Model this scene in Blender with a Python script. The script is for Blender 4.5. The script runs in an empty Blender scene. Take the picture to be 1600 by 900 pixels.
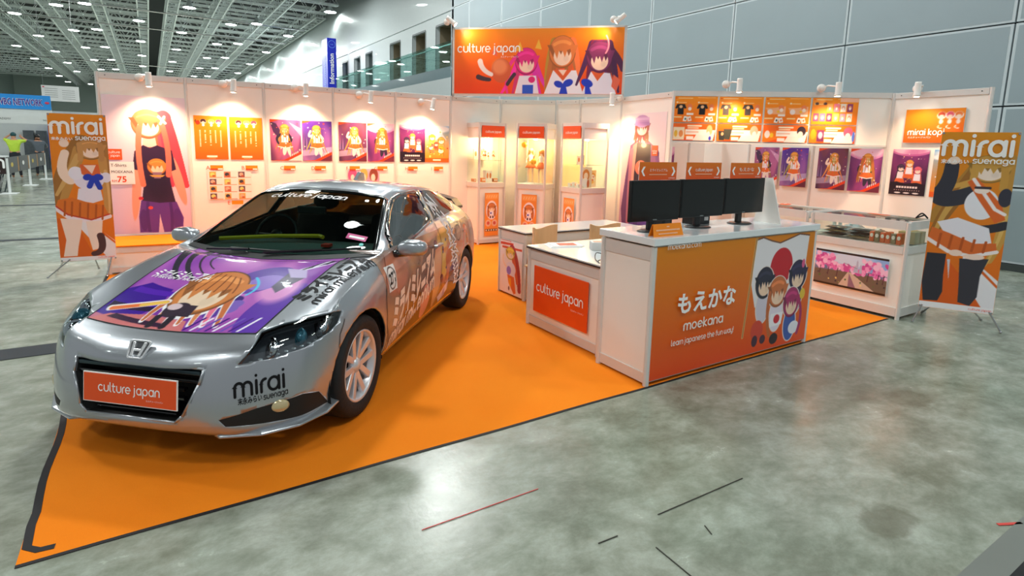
import bpy, bmesh, math, random
import numpy as np
from mathutils import Vector, Matrix
from mathutils.bvhtree import BVHTree
random.seed(7); rng = np.random.default_rng(7)
S = bpy.context.scene
COL = S.collection
PI = math.pi

# ---------------------------------------------------------------- camera
cam_data = bpy.data.cameras.new('camera')
cam = bpy.data.objects.new('camera', cam_data); COL.objects.link(cam)
F_PX, PX, PY, PITCH, ROLL, YAW = 880.629, 791.664, 364.5195, 0.1513, 0.0247, 0.5634
CAM = Vector((0.5372, -2.67, 1.6516))
fw = Vector((math.sin(YAW)*math.cos(PITCH), math.cos(YAW)*math.cos(PITCH), -math.sin(PITCH)))
rt = Vector((math.cos(YAW), -math.sin(YAW), 0)); up = rt.cross(fw)
rt, up = rt*math.cos(ROLL)+up*math.sin(ROLL), up*math.cos(ROLL)-rt*math.sin(ROLL)
m = Matrix((rt, up, -fw)).transposed().to_4x4(); m.translation = CAM
cam.matrix_world = m
cam_data.sensor_width = 36; cam_data.lens = F_PX/1600*36
cam_data.shift_x = (800-PX)/1600; cam_data.shift_y = (PY-450)/1600
cam_data.clip_end = 400
S.camera = cam

# ---------------------------------------------------------------- world, exposure
w = bpy.data.worlds.new('hall_air'); S.world = w; w.use_nodes = True
bg = w.node_tree.nodes['Background']; bg.inputs[0].default_value = (0.84, 0.90, 0.95, 1); bg.inputs[1].default_value = 0.24
S.view_settings.view_transform = 'Standard'; S.view_settings.look = 'None'
S.view_settings.gamma = 1; S.view_settings.use_curve_mapping = False
S.view_settings.exposure = 0.57
S.cycles.transparent_max_bounces = 40; S.cycles.max_bounces = 10
HALL_W, BOOTH_W = 430.0, 70.0      # watts of one hall lamp, one booth spotlight
BOOTH_COL = (1.0, 0.62, 0.37)

# ---------------------------------------------------------------- helpers
def lin(c):
    c = np.asarray(c, float)
    if c.max() > 1.001: c = c/255.0
    return np.where(c <= .04045, c/12.92, ((c+.055)/1.055)**2.4)

MATS = {}
def M(name, rgb=(200,200,200), rough=.5, metal=0, coat=0, spec=.5, vary=.04, scale=6, bump=0, alpha=None, emit=None, estr=0, attr=None, trans=0):
    """principled material whose colour is broken up a little by noise"""
    if name in MATS: return MATS[name]
    mt = bpy.data.materials.new(name); mt.use_nodes = True
    nt = mt.node_tree; N = nt.nodes; L = nt.links
    p = N['Principled BSDF']; c = lin(rgb)
    p.inputs['Roughness'].default_value = rough; p.inputs['Metallic'].default_value = metal
    p.inputs['Coat Weight'].default_value = coat; p.inputs['Coat Roughness'].default_value = .03
    p.inputs['Specular IOR Level'].default_value = spec
    if trans: p.inputs['Transmission Weight'].default_value = trans
    if attr:
        a = N.new('ShaderNodeAttribute'); a.attribute_name = attr; L.new(a.outputs['Color'], p.inputs['Base Color'])
    else:
        tc = N.new('ShaderNodeTexCoord'); nz = N.new('ShaderNodeTexNoise'); nz.inputs['Scale'].default_value = scale
        nz.inputs['Detail'].default_value = 4
        L.new(tc.outputs['Object'], nz.inputs['Vector'])
        mx = N.new('ShaderNodeMix'); mx.data_type = 'RGBA'
        mx.inputs[6].default_value = (*[float(x*(1-vary)) for x in c], 1); mx.inputs[7].default_value = (*[float(min(1, x*(1+vary))) for x in c], 1)
        L.new(nz.outputs['Fac'], mx.inputs[0]); L.new(mx.outputs[2], p.inputs['Base Color'])
        if bump:
            b = N.new('ShaderNodeBump'); b.inputs['Strength'].default_value = bump; b.inputs['Distance'].default_value = .01
            L.new(nz.outputs['Fac'], b.inputs['Height']); L.new(b.outputs['Normal'], p.inputs['Normal'])
    if emit is not None:
        p.inputs['Emission Color'].default_value = (*lin(emit), 1); p.inputs['Emission Strength'].default_value = estr
    MATS[name] = mt
    return mt

def glass(name, tint=(255,255,255), gloss=.12, dark=1.0, edge=.8):
    if name in MATS: return MATS[name]
    mt = bpy.data.materials.new(name); mt.use_nodes = True
    nt = mt.node_tree; N = nt.nodes; L = nt.links
    N.remove(N['Principled BSDF']); out = N['Material Output']
    t = N.new('ShaderNodeBsdfTransparent'); t.inputs[0].default_value = (*(lin(tint)*dark), 1)
    g = N.new('ShaderNodeBsdfGlossy'); g.inputs['Roughness'].default_value = .02
    lw = N.new('ShaderNodeLayerWeight'); lw.inputs[0].default_value = .5
    pw = N.new('ShaderNodeMath'); pw.operation = 'POWER'; pw.inputs[1].default_value = 4.5; L.new(lw.outputs['Facing'], pw.inputs[0])
    ma = N.new('ShaderNodeMath'); ma.operation = 'MULTIPLY_ADD'; ma.inputs[1].default_value = edge; ma.inputs[2].default_value = gloss*.3
    mx = N.new('ShaderNodeMixShader')
    L.new(pw.outputs[0], ma.inputs[0]); L.new(ma.outputs[0], mx.inputs[0]); L.new(t.outputs[0], mx.inputs[1]); L.new(g.outputs[0], mx.inputs[2])
    L.new(mx.outputs[0], out.inputs[0]); MATS[name] = mt
    return mt

def frame(p, ang=0.0):
    return Matrix.Translation(Vector(p) if len(p) == 3 else Vector((p[0], p[1], .0016))) @ Matrix.Rotation(ang, 4, 'Z')
def ang_of(a, b): return math.atan2(b[1]-a[1], b[0]-a[0])

def props(o, label=None, cat=None, group=None, kind=None):
    if label: o['label'] = label
    if cat: o['category'] = cat
    if group: o['group'] = group
    if kind: o['kind'] = kind
    return o
def thing(name, label, cat, mat=None, group=None, parent=None):
    o = bpy.data.objects.new(name, None); COL.objects.link(o); o.empty_display_size = .1
    if mat is not None: o.matrix_world = mat
    return props(o, label, cat, group)

class MB:
    def __init__(s): s.v = []; s.f = []; s.c = []
    def add(s, vs, fs):
        n = len(s.v); s.v += [tuple(v) for v in vs]; s.f += [tuple(i+n for i in f) for f in fs]; return s
    def box(s, x0, x1, y0, y1, z0, z1, M_=None):
        vs = [Vector((x, y, z)) for z in (z0, z1) for y in (y0, y1) for x in (x0, x1)]
        if M_ is not None: vs = [M_ @ v for v in vs]
        return s.add(vs, [(0,2,3,1),(4,5,7,6),(0,1,5,4),(2,6,7,3),(0,4,6,2),(1,3,7,5)])
    def cyl(s, p0, p1, r0, r1=None, n=12, cap=True):
        r1 = r0 if r1 is None else r1
        p0 = Vector(p0); p1 = Vector(p1); d = (p1-p0).normalized()
        a = d.orthogonal().normalized(); b = d.cross(a)
        vs = []
        for p, r in ((p0, r0), (p1, r1)):
            vs += [p+(a*math.cos(t)+b*math.sin(t))*r for t in [2*PI*k/n for k in range(n)]]
        fs = [(k, (k+1) % n, n+(k+1) % n, n+k) for k in range(n)]
        if cap: fs += [tuple(range(n-1, -1, -1)), tuple(range(n, 2*n))]
        return s.add(vs, fs)
    def tube(s, pts, r, n=8):
        for a, b in zip(pts[:-1], pts[1:]): s.cyl(a, b, r, n=n)
        return s
    def lathe(s, prof, n=20, M_=None):
        vs = []; fs = []
        for (r, z) in prof:
            vs += [Vector((r*math.cos(2*PI*k/n), r*math.sin(2*PI*k/n), z)) for k in range(n)]
        if M_ is not None: vs = [M_ @ v for v in vs]
        for j in range(len(prof)-1):
            for k in range(n): fs.append((j*n+k, j*n+(k+1) % n, (j+1)*n+(k+1) % n, (j+1)*n+k))
        return s.add(vs, fs)
    def prism(s, poly, y0, y1, M_=None):
        n = len(poly); vs = [Vector((x, y0, z)) for x, z in poly]+[Vector((x, y1, z)) for x, z in poly]
        if M_ is not None: vs = [M_ @ v for v in vs]
        return s.add(vs, [tuple(range(n)), tuple(range(2*n-1, n-1, -1))]+[((k+1) % n, k, n+k, n+(k+1) % n) for k in range(n)])
    def ell(s, c, r, n=14, M_=None):
        c = Vector(c); prof = []
        vs = []; fs = []; m_ = n//2
        for j in range(m_+1):
            th = PI*j/m_
            for k in range(n):
                ph = 2*PI*k/n; vs.append(Vector((c[0]+r[0]*math.sin(th)*math.cos(ph), c[1]+r[1]*math.sin(th)*math.sin(ph), c[2]+r[2]*math.cos(th))))
        if M_ is not None: vs = [M_ @ v for v in vs]
        for j in range(m_):
            for k in range(n): fs.append((j*n+k, (j+1)*n+k, (j+1)*n+(k+1) % n, j*n+(k+1) % n))
        return s.add(vs, fs)
    def build(s, name, mat, parent=None, smooth=False, bevel=0, mw=None, weld=False):
        me = bpy.data.meshes.new(name); me.from_pydata([tuple(v) for v in s.v], [], s.f)
        if weld or bevel:
            bm = bmesh.new(); bm.from_mesh(me)
            if weld: bmesh.ops.remove_doubles(bm, verts=bm.verts, dist=1e-5)
            bmesh.ops.recalc_face_normals(bm, faces=bm.faces); bm.to_mesh(me); bm.free()
        for mm in (mat if isinstance(mat, (list, tuple)) else [mat]): me.materials.append(mm)
        if smooth: me.polygons.foreach_set('use_smooth', [True]*len(me.polygons))
        o = bpy.data.objects.new(name, me); COL.objects.link(o)
        if parent is not None: o.parent = parent
        if mw is not None:
            if parent is None: o.matrix_world = mw
            else: o.matrix_local = mw
        if bevel:
            b = o.modifiers.new('bevel', 'BEVEL'); b.width = bevel; b.segments = 2; b.limit_method = 'ANGLE'; b.angle_limit = .7
        return o
def copy_tree(o, parent=None):
    c = o.copy(); COL.objects.link(c)
    if parent is not None: c.parent = parent; c.matrix_parent_inverse = o.matrix_parent_inverse
    for ch in list(o.children): copy_tree(ch, c)
    return c
def boxobj(name, mat, parent, *b, bevel=0, mw=None): return MB().box(*b).build(name, mat, parent, bevel=bevel, mw=mw)

# ---------------------------------------------------------------- stroke lettering (rounded geometric letters)
def arc(cx, cy, rx, ry, a0, a1, n=10):
    return [(cx+rx*math.cos(math.radians(a0+(a1-a0)*k/n)), cy+ry*math.sin(math.radians(a0+(a1-a0)*k/n))) for k in range(n+1)]
O_ = arc(.42,.5,.42,.5,0,360,20)
GLY = {
 'c': (.78,[arc(.42,.5,.42,.5,50,310)]), 'u': (.8,[[(0,1),(0,.4)]+arc(.4,.4,.4,.4,180,360)+[(.8,1)]]),
 'l': (.2,[[(0,1.5),(0,.15),(.18,0)]]), 't': (.45,[[(.1,1.35),(.1,.2),(.2,.03),(.42,.0)],[(-.08,.95),(.42,.95)]]),
 'r': (.25,[[(0,0),(0,.6)]+arc(.36,.6,.36,.38,180,90)]), 'e': (.84,[[(.03,.5),(.84,.5)]+arc(.42,.5,.42,.5,0,310,18)]),
 'j': (.2,[[(.1,1),(.1,-.15)]+arc(-.1,-.15,.2,.3,0,-80,5),[(.1,1.38),(.1,1.4)]]),
 'a': (.84,[O_,[(.84,1),(.84,0)]]), 'p': (.84,[O_,[(0,.5),(0,-.5)]]), 'n': (.75,[[(0,0),(0,.6)]+arc(.375,.6,.375,.4,180,0)+[(.75,0)]]),
 'i': (.1,[[(.05,1),(.05,0)],[(.05,1.38),(.05,1.4)]]),
 'm': (1.3,[[(0,0),(0,.65)]+arc(.325,.65,.325,.35,180,0)+[(.65,0)],[(.65,.65)]+arc(.975,.65,.325,.35,180,0)+[(1.3,0)]]),
 's': (.62,[[(.6,.95),(.25,1.0)]+arc(.25,.76,.25,.24,90,250,6)+[(.45,.48)]+arc(.38,.25,.24,.25,80,-90,6)+[(0,.03)]]),
 'o': (.84,[O_]), 'g': (.84,[O_,[(.84,1),(.84,-.2)]+arc(.44,-.2,.4,.28,0,-150,8)]),
 'k': (.6,[[(0,1.45),(0,0)],[(.55,.95),(.03,.45),(.6,0)]]), 'y': (.75,[[(0,1),(0,.5)]+arc(.375,.4,.375,.4,180,360),[(.75,1),(.75,-.15)]+arc(.4,-.15,.35,.3,0,-110,6)]),
 'h': (.75,[[(0,1.45),(0,0)],[(0,.6)]+arc(.375,.6,.375,.4,180,0)+[(.75,0)]]), 'f': (.42,[[(.1,0),(.1,1.2)]+arc(.35,1.2,.25,.25,180,90,5),[(-.08,.95),(.4,.95)]]),
 'w': (1.2,[[(0,1),(0,.35)]+arc(.3,.35,.3,.35,180,360,8)+[(.6,1)],[(.6,.35)]+arc(.9,.35,.3,.35,180,360,8)+[(1.2,1)]]),
 '.': (.08,[[(.04,0),(.04,.02)]]), '!': (.1,[[(.05,1.45),(.05,.45)],[(.05,0),(.05,.02)]]), ' ': (.10,[]), '-': (.5,[[(0,.5),(.5,.5)]]),
}
def stroke2d(text, h, wgt=.17, gap=.22, slant=0):
    """-> (verts (x, y, lift), faces, width); h is the height of an x in metres; strokes are ribbons with round ends"""
    vs, fs, x = [], [], 0.0
    for ch in text:
        wd, st = GLY.get(ch, GLY[' ']); lift = 0
        for pl in st:
            pts = [Vector((x+a, b)) for a, b in pl]; n = len(pts); closed = n > 3 and (pts[0]-pts[-1]).length < 1e-4
            D = [(pts[k+1]-pts[k]).normalized() for k in range(n-1)]; k0 = len(vs)
            for k in range(n):
                d0 = D[k-1] if k > 0 else (D[-1] if closed else D[0]); d1 = D[k] if k < n-1 else (D[0] if closed else D[-1])
                nn = Vector((-(d0+d1).y, (d0+d1).x)); nn = nn.normalized() if nn.length > 1e-6 else Vector((-d0.y, d0.x)); c_ = max(.5, nn.dot(Vector((-d0.y, d0.x))))
                vs += [(*(pts[k]+nn*(wgt/2/c_)), lift), (*(pts[k]-nn*(wgt/2/c_)), lift)]
                if k: fs.append((k0+2*k-2, k0+2*k-1, k0+2*k+1, k0+2*k))
            lift += 1
            if not closed:
                for p in (pts[0], pts[-1]):
                    k = len(vs); vs += [(*(p+Vector((math.cos(t), math.sin(t)))*wgt/2), lift) for t in [2*PI*q/10 for q in range(10)]]
                    fs.append(tuple(range(k, k+10))); lift += 1
        x += wd+gap+wgt*.5
    x -= gap
    return [((a+slant*b)*h, b*h, l*6e-5) for a, b, l in vs], fs, x*h
def font2d(text, h, bold=0.0):
    cu = bpy.data.curves.new('txt', 'FONT'); cu.body = text; cu.size = h; cu.resolution_u = 2; cu.offset = bold*h
    o = bpy.data.objects.new('txt', cu); COL.objects.link(o)
    dg = bpy.context.evaluated_depsgraph_get(); dg.update()
    me = bpy.data.meshes.new_from_object(o.evaluated_get(dg))
    vs = [(v.co.x, v.co.y, 0.0) for v in me.vertices]; fs = [tuple(p.vertices) for p in me.polygons]
    bpy.data.objects.remove(o); bpy.data.curves.remove(cu); bpy.data.meshes.remove(me)
    wd = max([v[0] for v in vs]) if vs else 0
    return vs, fs, wd
def text2d(text, h, style='s', **k):
    return stroke2d(text, h, **k) if style == 's' else font2d(text, h, **k)
def flat_text(name, text, h, x, z, mat, parent, y=-.002, style='s', align='l', rot=0, fit=None, tall=False, **k):
    """lettering lying on a front face (local x right, z up), a thin solid sheet"""
    vs, fs, wd = text2d(text, h, style, **k)
    if not vs: return None
    if fit: sc = fit/wd; vs = [(a*sc, b*(sc if sc < 1 and not tall else 1), l) for a, b, l in vs]; wd = fit
    ox = {'l': 0, 'c': -wd/2, 'r': -wd}[align]
    cr, sr = math.cos(rot), math.sin(rot)
    v3 = [(x+(a+ox)*cr-b*sr, y-l, z+(a+ox)*sr+b*cr) for a, b, l in vs]
    mb = MB(); mb.add(v3, fs)
    return mb.build(name, mat, parent)

# ---------------------------------------------------------------- abstract print artwork, painted on a fine grid
class Art:
    def __init__(s, nx, nz, aspect):           # aspect = width / height; u spans 0..aspect, v 0..1
        s.nx, s.nz, s.asp = nx, nz, aspect
        s.V, s.U = np.meshgrid(np.linspace(0, 1, nz+1), np.linspace(0, aspect, nx+1), indexing='ij')
        s.C = np.zeros(s.U.shape+(3,)); s.w = .8/nz
    def _mix(s, a, c): s.C = s.C*(1-a[..., None])+np.array(c, float)*a[..., None]; return s
    def grad(s, bot, top, p=1): t = (s.V**p)[..., None]; s.C = np.array(bot, float)*(1-t)+np.array(top, float)*t; return s
    def ell(s, cx, cy, rx, ry, c, rot=0, soft=0, a=1):
        t = math.radians(rot); x = s.U-cx*s.asp; y = s.V-cy; X = x*math.cos(t)+y*math.sin(t); Y = -x*math.sin(t)+y*math.cos(t)
        d = np.sqrt((X/(rx*s.asp))**2+(Y/ry)**2); w_ = max(s.w/min(rx*s.asp, ry), soft)
        return s._mix(np.clip((1-d)/w_+.5, 0, 1)*a, c)
    def poly(s, pts, c, a=1):
        ins = np.zeros(s.U.shape, bool); P = [(x*s.asp, y) for x, y in pts]; n = len(P)
        for i in range(n):
            x0, y0 = P[i]; x1, y1 = P[(i+1) % n]
            if y0 == y1: continue
            cnd = ((y0 > s.V) != (y1 > s.V)) & (s.U < (x1-x0)*(s.V-y0)/(y1-y0)+x0)
            ins ^= cnd
        best = np.full(s.U.shape, 9.)
        for i in range(n):
            x0, y0 = P[i]; x1, y1 = P[(i+1) % n]; dx, dy = x1-x0, y1-y0; q = np.clip(((s.U-x0)*dx+(s.V-y0)*dy)/(dx*dx+dy*dy+1e-9), 0, 1)
            best = np.minimum(best, np.hypot(s.U-x0-q*dx, s.V-y0-q*dy))
        return s._mix(np.clip(np.where(ins, best, -best)/s.w+.5, 0, 1)*a, c)
    def line(s, pts, wd, c, a=1, taper=0):
        P = [(x*s.asp, y) for x, y in pts]; wd = wd*min(1, s.asp); best = np.full(s.U.shape, 9.); n = len(P)-1
        for i in range(n):
            x0, y0 = P[i]; x1, y1 = P[i+1]; dx, dy = x1-x0, y1-y0; q = np.clip(((s.U-x0)*dx+(s.V-y0)*dy)/(dx*dx+dy*dy+1e-9), 0, 1)
            ww = wd*(1-taper*(i+q)/n)
            best = np.minimum(best, np.hypot(s.U-x0-q*dx, s.V-y0-q*dy)/np.maximum(ww, 1e-4))
        return s._mix(np.clip((1-best)*wd/s.w+.5, 0, 1)*a, c)
    def curve(s, p0, p1, p2, wd, c, a=1, taper=0):
        pts = [tuple((1-t)**2*np.array(p0)+2*t*(1-t)*np.array(p1)+t*t*np.array(p2)) for t in np.linspace(0, 1, 9)]
        return s.line(pts, wd, c, a, taper)
    def tress(s, x, y, rx, ry, hair, skin, n=5, tilt=0):
        """a rounded colour mass with a pale core half covered by pointed locks"""
        dk = tuple(int(q*.72) for q in hair); lt = tuple(min(255, int(q*1.18+14)) for q in hair)
        s.ell(x, y, rx, ry, dk, tilt).ell(x, y+ry*.04, rx*.95, ry*.93, hair, tilt).ell(x+rx*.03, y-ry*.24, rx*.66, ry*.58, skin, tilt).ell(x+rx*.3, y-ry*.40, rx*.2, ry*.2, tuple(int(q*.93) for q in skin), 0, .5, .7)
        for k in range(n):
            t = (k+.5)/n*2-1; s.poly([(x+rx*(t-.30), y+ry*.42), (x+rx*(t+.34), y+ry*.42), (x+rx*(t*.86+.06), y-ry*(.12+.16*(k % 2)+.25*abs(t)))], hair if k % 2 else dk)
        s.ell(x, y+ry*.48, rx*.80, ry*.42, hair, tilt).curve((x-rx*.6, y+ry*.45), (x, y+ry*.78), (x+rx*.55, y+ry*.5), ry*.10, lt, .8)
        return s
    def strands(s, x, y, w_, h, hair, n=7, seed=0, wd=.03, spread=1.4):
        g = np.random.default_rng(seed)
        for k in range(n):
            t = (k+.5)/n*2-1; c = tuple(int(min(255, q*g.uniform(.7, 1.2))) for q in hair)
            s.curve((x+w_*t*.6, y), (x+w_*t*1.15, y-h*.5), (x+w_*t*spread+g.uniform(-.02, .02), y-h*g.uniform(.85, 1.05)), wd, c, 1, .7)
        return s
    def spots(s, n, pal, r=(.03, .1), box=(0, 1, 0, 1), seed=0, soft=0, a=1, el=1):
        g = np.random.default_rng(seed)
        for k in range(n):
            rr = g.uniform(*r); s.ell(g.uniform(box[0], box[1]), g.uniform(box[2], box[3]), rr/s.asp*g.uniform(.7, 1.3), rr*el*g.uniform(.7, 1.3), pal[k % len(pal)], g.uniform(0, 180), soft, a)
        return s
    def cloud(s, c, a=.5, k=3, seed=1):
        g = np.random.default_rng(seed); f = np.zeros(s.U.shape)
        for _ in range(10):
            kx, ky, ph = g.uniform(-k, k)*3, g.uniform(-k, k)*3, g.uniform(0, 6); f += np.sin(kx*s.U+ky*s.V+ph+2*np.sin(ky*s.U*1.7))
        return s._mix(np.clip(f/6+.3, 0, 1)*a, c)
ART_M = None
def color_attr(me, C):
    at = me.color_attributes.new('print', 'FLOAT_COLOR', 'POINT')
    L_ = lin(np.clip(C.reshape(-1, 3), 0, 255)/255.0) if C.max() > 1.001 else lin(C.reshape(-1, 3))
    a = np.ones((len(me.vertices), 4)); a[:len(L_), :3] = L_
    if len(me.vertices) > len(L_): a[len(L_):, :3] = L_[:1]
    at.data.foreach_set('color', a.ravel())
def print_panel(name, art, W, H, mat, parent=None, mw=None, t=.004, wave=0, backmat=None, x0=0, z0=0):
    """a printed sheet with real thickness: painted front grid, plain edge and back"""
    nx, nz = art.nx, art.nz
    X = np.linspace(x0, x0+W, nx+1); Z = np.linspace(z0, z0+H, nz+1)
    ZZ, XX = np.meshgrid(Z, X, indexing='ij'); YY = np.zeros_like(XX)
    if wave: YY = wave*(np.sin(XX*9+ZZ*2)+.6*np.sin(ZZ*5+1))
    n = (nx+1)*(nz+1); co = np.stack([XX, YY, ZZ], -1).reshape(-1, 3)
    q = np.arange(n).reshape(nz+1, nx+1)
    fr = np.stack([q[:-1, :-1], q[:-1, 1:], q[1:, 1:], q[1:, :-1]], -1).reshape(-1, 4)
    bt = np.concatenate([q[0, :], q[1:, -1], q[-1, -2::-1], q[-2:0:-1, 0]])
    bc = co[bt].copy(); bc[:, 1] += t
    k = len(bt); vs = np.concatenate([co, bc])
    faces = [tuple(f) for f in fr.tolist()]
    faces += [(int(bt[(i+1) % k]), int(bt[i]), n+i, n+(i+1) % k) for i in range(k)]
    if wave:
        co2 = co.copy(); co2[:, 1] += t; vs = np.concatenate([co, bc, co2]); faces += [tuple(int(z_)+n+k for z_ in f[::-1]) for f in fr]
    else: faces += [tuple(range(n, n+k))[::-1]]
    me = bpy.data.meshes.new(name); me.from_pydata(vs.tolist(), [], faces)
    me.materials.append(mat); me.materials.append(backmat or MATS['paper_white'])
    mi = [0]*len(fr)+[1]*(len(faces)-len(fr)); me.polygons.foreach_set('material_index', mi)
    color_attr(me, art.C)
    o = bpy.data.objects.new(name, me); COL.objects.link(o)
    if parent is not None: o.parent = parent
    if mw is not None:
        if parent is None: o.matrix_world = mw
        else: o.matrix_local = mw
    return o
PRINT = M('printed_paper', rough=.35, attr='print', coat=.15)
PRINT_MATT = M('printed_cloth', rough=.6, attr='print')
PRINT_CAR = M('vinyl_wrap', rough=.25, attr='print', coat=.8)
PAPER = M('paper_white', (245,242,238), .6, scale=20)
WHITE = M('white_laminate', (240,236,232), .42, scale=3, vary=.015)
ALU = M('aluminium_profile', (208,206,204), .35, metal=.35, scale=10)
WHT_TXT = M('white_lettering', (250,250,248), .5, vary=.01)
BLK_TXT = M('black_lettering', (22,20,22), .4)
ORG = (244,92,16); ORG2 = (238,140,20)
ORANGE_SIGN = M('orange_sign_face', (240,84,22), .4, scale=4)
BLACK = M('black_plastic', (14,14,15), .35); DGREY = M('dark_grey_plastic', (50,52,55), .5)
STEEL = M('brushed_steel', (190,190,192), .25, metal=1)
CHROME = M('chrome', (235,235,238), .08, metal=1)
GLASS = glass('clear_glass', (246,252,250), .1)
# ================================================================ lights of the hall
def area_lamp(loc, power, size, col=(.96, 1.0, .985), rot=None, parent=None, name='hall_lamp_light'):
    l = bpy.data.lights.new(name, 'AREA'); l.shape = 'DISK'; l.size = size; l.energy = power; l.color = col
    o = bpy.data.objects.new(name, l); COL.objects.link(o); o.location = loc
    if rot: o.rotation_euler = rot
    if parent is not None: o.parent = parent
    return o
# ================================================================ floor, walls, ceiling
def floor_mat():
    mt = bpy.data.materials.new('polished_concrete'); mt.use_nodes = True; nt = mt.node_tree; N = nt.nodes; L = nt.links; p = N['Principled BSDF']
    tc = N.new('ShaderNodeTexCoord')
    def noise(sc, det, rough=.6, dist=0, vec=None):
        n = N.new('ShaderNodeTexNoise'); n.inputs['Scale'].default_value = sc; n.inputs['Detail'].default_value = det; n.inputs['Roughness'].default_value = rough
        n.inputs['Distortion'].default_value = dist; L.new(vec or tc.outputs['Object'], n.inputs['Vector']); return n
    mp = N.new('ShaderNodeMapping'); mp.inputs['Rotation'].default_value = (0, 0, .5); mp.inputs['Scale'].default_value = (1, 1.5, 1); L.new(tc.outputs['Object'], mp.inputs[0])
    n1 = noise(1.6, 10, .66, .25); n2 = noise(3.8, 12, .72, .2, mp.outputs[0]); n3 = noise(26, 4)
    r1 = N.new('ShaderNodeValToRGB'); e = r1.color_ramp.elements
    cs = [(.32, (104,106,90)), (.44, (130,133,118)), (.52, (150,154,140)), (.64, (180,183,172))]
    e[0].position = cs[0][0]; e[0].color = (*lin(cs[0][1]), 1); e[1].position = cs[-1][0]; e[1].color = (*lin(cs[-1][1]), 1)
    for ps, c in cs[1:-1]: q = e.new(ps); q.color = (*lin(c), 1)
    mx = N.new('ShaderNodeMath'); mx.operation = 'MULTIPLY_ADD'; mx.inputs[1].default_value = .55
    L.new(n2.outputs[0], mx.inputs[0]); m2 = N.new('ShaderNodeMath'); m2.operation = 'MULTIPLY'; m2.inputs[1].default_value = .45; L.new(n1.outputs[0], m2.inputs[0]); L.new(m2.outputs[0], mx.inputs[2])
    L.new(mx.outputs[0], r1.inputs[0])
    # green tint patches and dark stains
    r2 = N.new('ShaderNodeValToRGB'); r2.color_ramp.elements[0].position = .45; r2.color_ramp.elements[0].color = (0, 0, 0, 1); r2.color_ramp.elements[1].position = .7; r2.color_ramp.elements[1].color = (1, 1, 1, 1)
    n4 = noise(.5, 5); L.new(n4.outputs[0], r2.inputs[0])
    mA = N.new('ShaderNodeMix'); mA.data_type = 'RGBA'; mA.blend_type = 'MULTIPLY'; mA.inputs[7].default_value = (.84, .92, .88, 1); L.new(r2.outputs[0], mA.inputs[0]); L.new(r1.outputs[0], mA.inputs[6])
    last = mA.outputs[2]
    sep = N.new('ShaderNodeSeparateXYZ'); L.new(tc.outputs['Object'], sep.inputs[0])
    n5 = noise(5, 5, .7)
    for (x, y, rx_, ry_, st) in ((3.30,-1.62,.16,.10,.5),(4.9,-1.05,.20,.12,.4),(6.15,-.55,.32,.13,.4),(4.25,-.62,.14,.10,.35),(4.9,-.9,.5,.1,.12),(2.2,-1.5,.3,.06,.18),(5.6,-.75,.16,.08,.3),(3.3,-.72,.22,.2,.18)):
        a1 = N.new('ShaderNodeMath'); a1.operation = 'SUBTRACT'; a1.inputs[1].default_value = x; L.new(sep.outputs[0], a1.inputs[0])
        b1 = N.new('ShaderNodeMath'); b1.operation = 'SUBTRACT'; b1.inputs[1].default_value = y; L.new(sep.outputs[1], b1.inputs[0])
        a2 = N.new('ShaderNodeMath'); a2.operation = 'DIVIDE'; a2.inputs[1].default_value = rx_; L.new(a1.outputs[0], a2.inputs[0])
        b2 = N.new('ShaderNodeMath'); b2.operation = 'DIVIDE'; b2.inputs[1].default_value = ry_; L.new(b1.outputs[0], b2.inputs[0])
        cb = N.new('ShaderNodeCombineXYZ'); L.new(a2.outputs[0], cb.inputs[0]); L.new(b2.outputs[0], cb.inputs[1])
        ln = N.new('ShaderNodeVectorMath'); ln.operation = 'LENGTH'; L.new(cb.outputs[0], ln.inputs[0])
        ad = N.new('ShaderNodeMath'); ad.operation = 'MULTIPLY_ADD'; ad.inputs[1].default_value = 1.3; L.new(n5.outputs[0], ad.inputs[0]); L.new(ln.outputs['Value'], ad.inputs[2])
        mr = N.new('ShaderNodeMapRange'); mr.inputs[1].default_value = 1.75; mr.inputs[2].default_value = 1.45; mr.inputs[3].default_value = 0; mr.inputs[4].default_value = st; L.new(ad.outputs[0], mr.inputs[0])
        mm = N.new('ShaderNodeMix'); mm.data_type = 'RGBA'; mm.inputs[7].default_value = (*lin((92,88,68)), 1); L.new(mr.outputs[0], mm.inputs[0]); L.new(last, mm.inputs[6]); last = mm.outputs[2]
    L.new(last, p.inputs['Base Color'])
    rr_ = N.new('ShaderNodeMapRange'); rr_.inputs[3].default_value = .15; rr_.inputs[4].default_value = .34; L.new(n2.outputs[0], rr_.inputs[0]); L.new(rr_.outputs[0], p.inputs['Roughness'])
    p.inputs['Specular IOR Level'].default_value = .5
    b = N.new('ShaderNodeBump'); b.inputs['Strength'].default_value = .04; b.inputs['Distance'].default_value = .02; L.new(n3.outputs[0], b.inputs['Height']); L.new(b.outputs[0], p.inputs['Normal'])
    return mt
fl = MB().box(-24, 16, -14, 152, -.2, 0).build('floor', floor_mat()); props(fl, kind='structure')
STRIP = M('dark_floor_channel', (62,66,70), .8, spec=.2)
def strip(name, pts, wd, label=None, mat=STRIP):
    mb = MB(); (x0, y0), (x1, y1) = pts; a = ang_of(pts[0], pts[1]); L_ = math.hypot(x1-x0, y1-y0)
    o = mb.box(0, L_, -wd/2, wd/2, 0, .003).build(name, mat, mw=frame((x0, y0), a)); return props(o, kind='structure')
strip('trim_1', ((-9, 2.86), (-.02, 2.80)), .27); strip('trim_2', ((-9, 9.1), (-.6, 8.95)), .16); strip('trim_3', ((-12, 14.9), (-1, 14.8)), .2)
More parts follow.
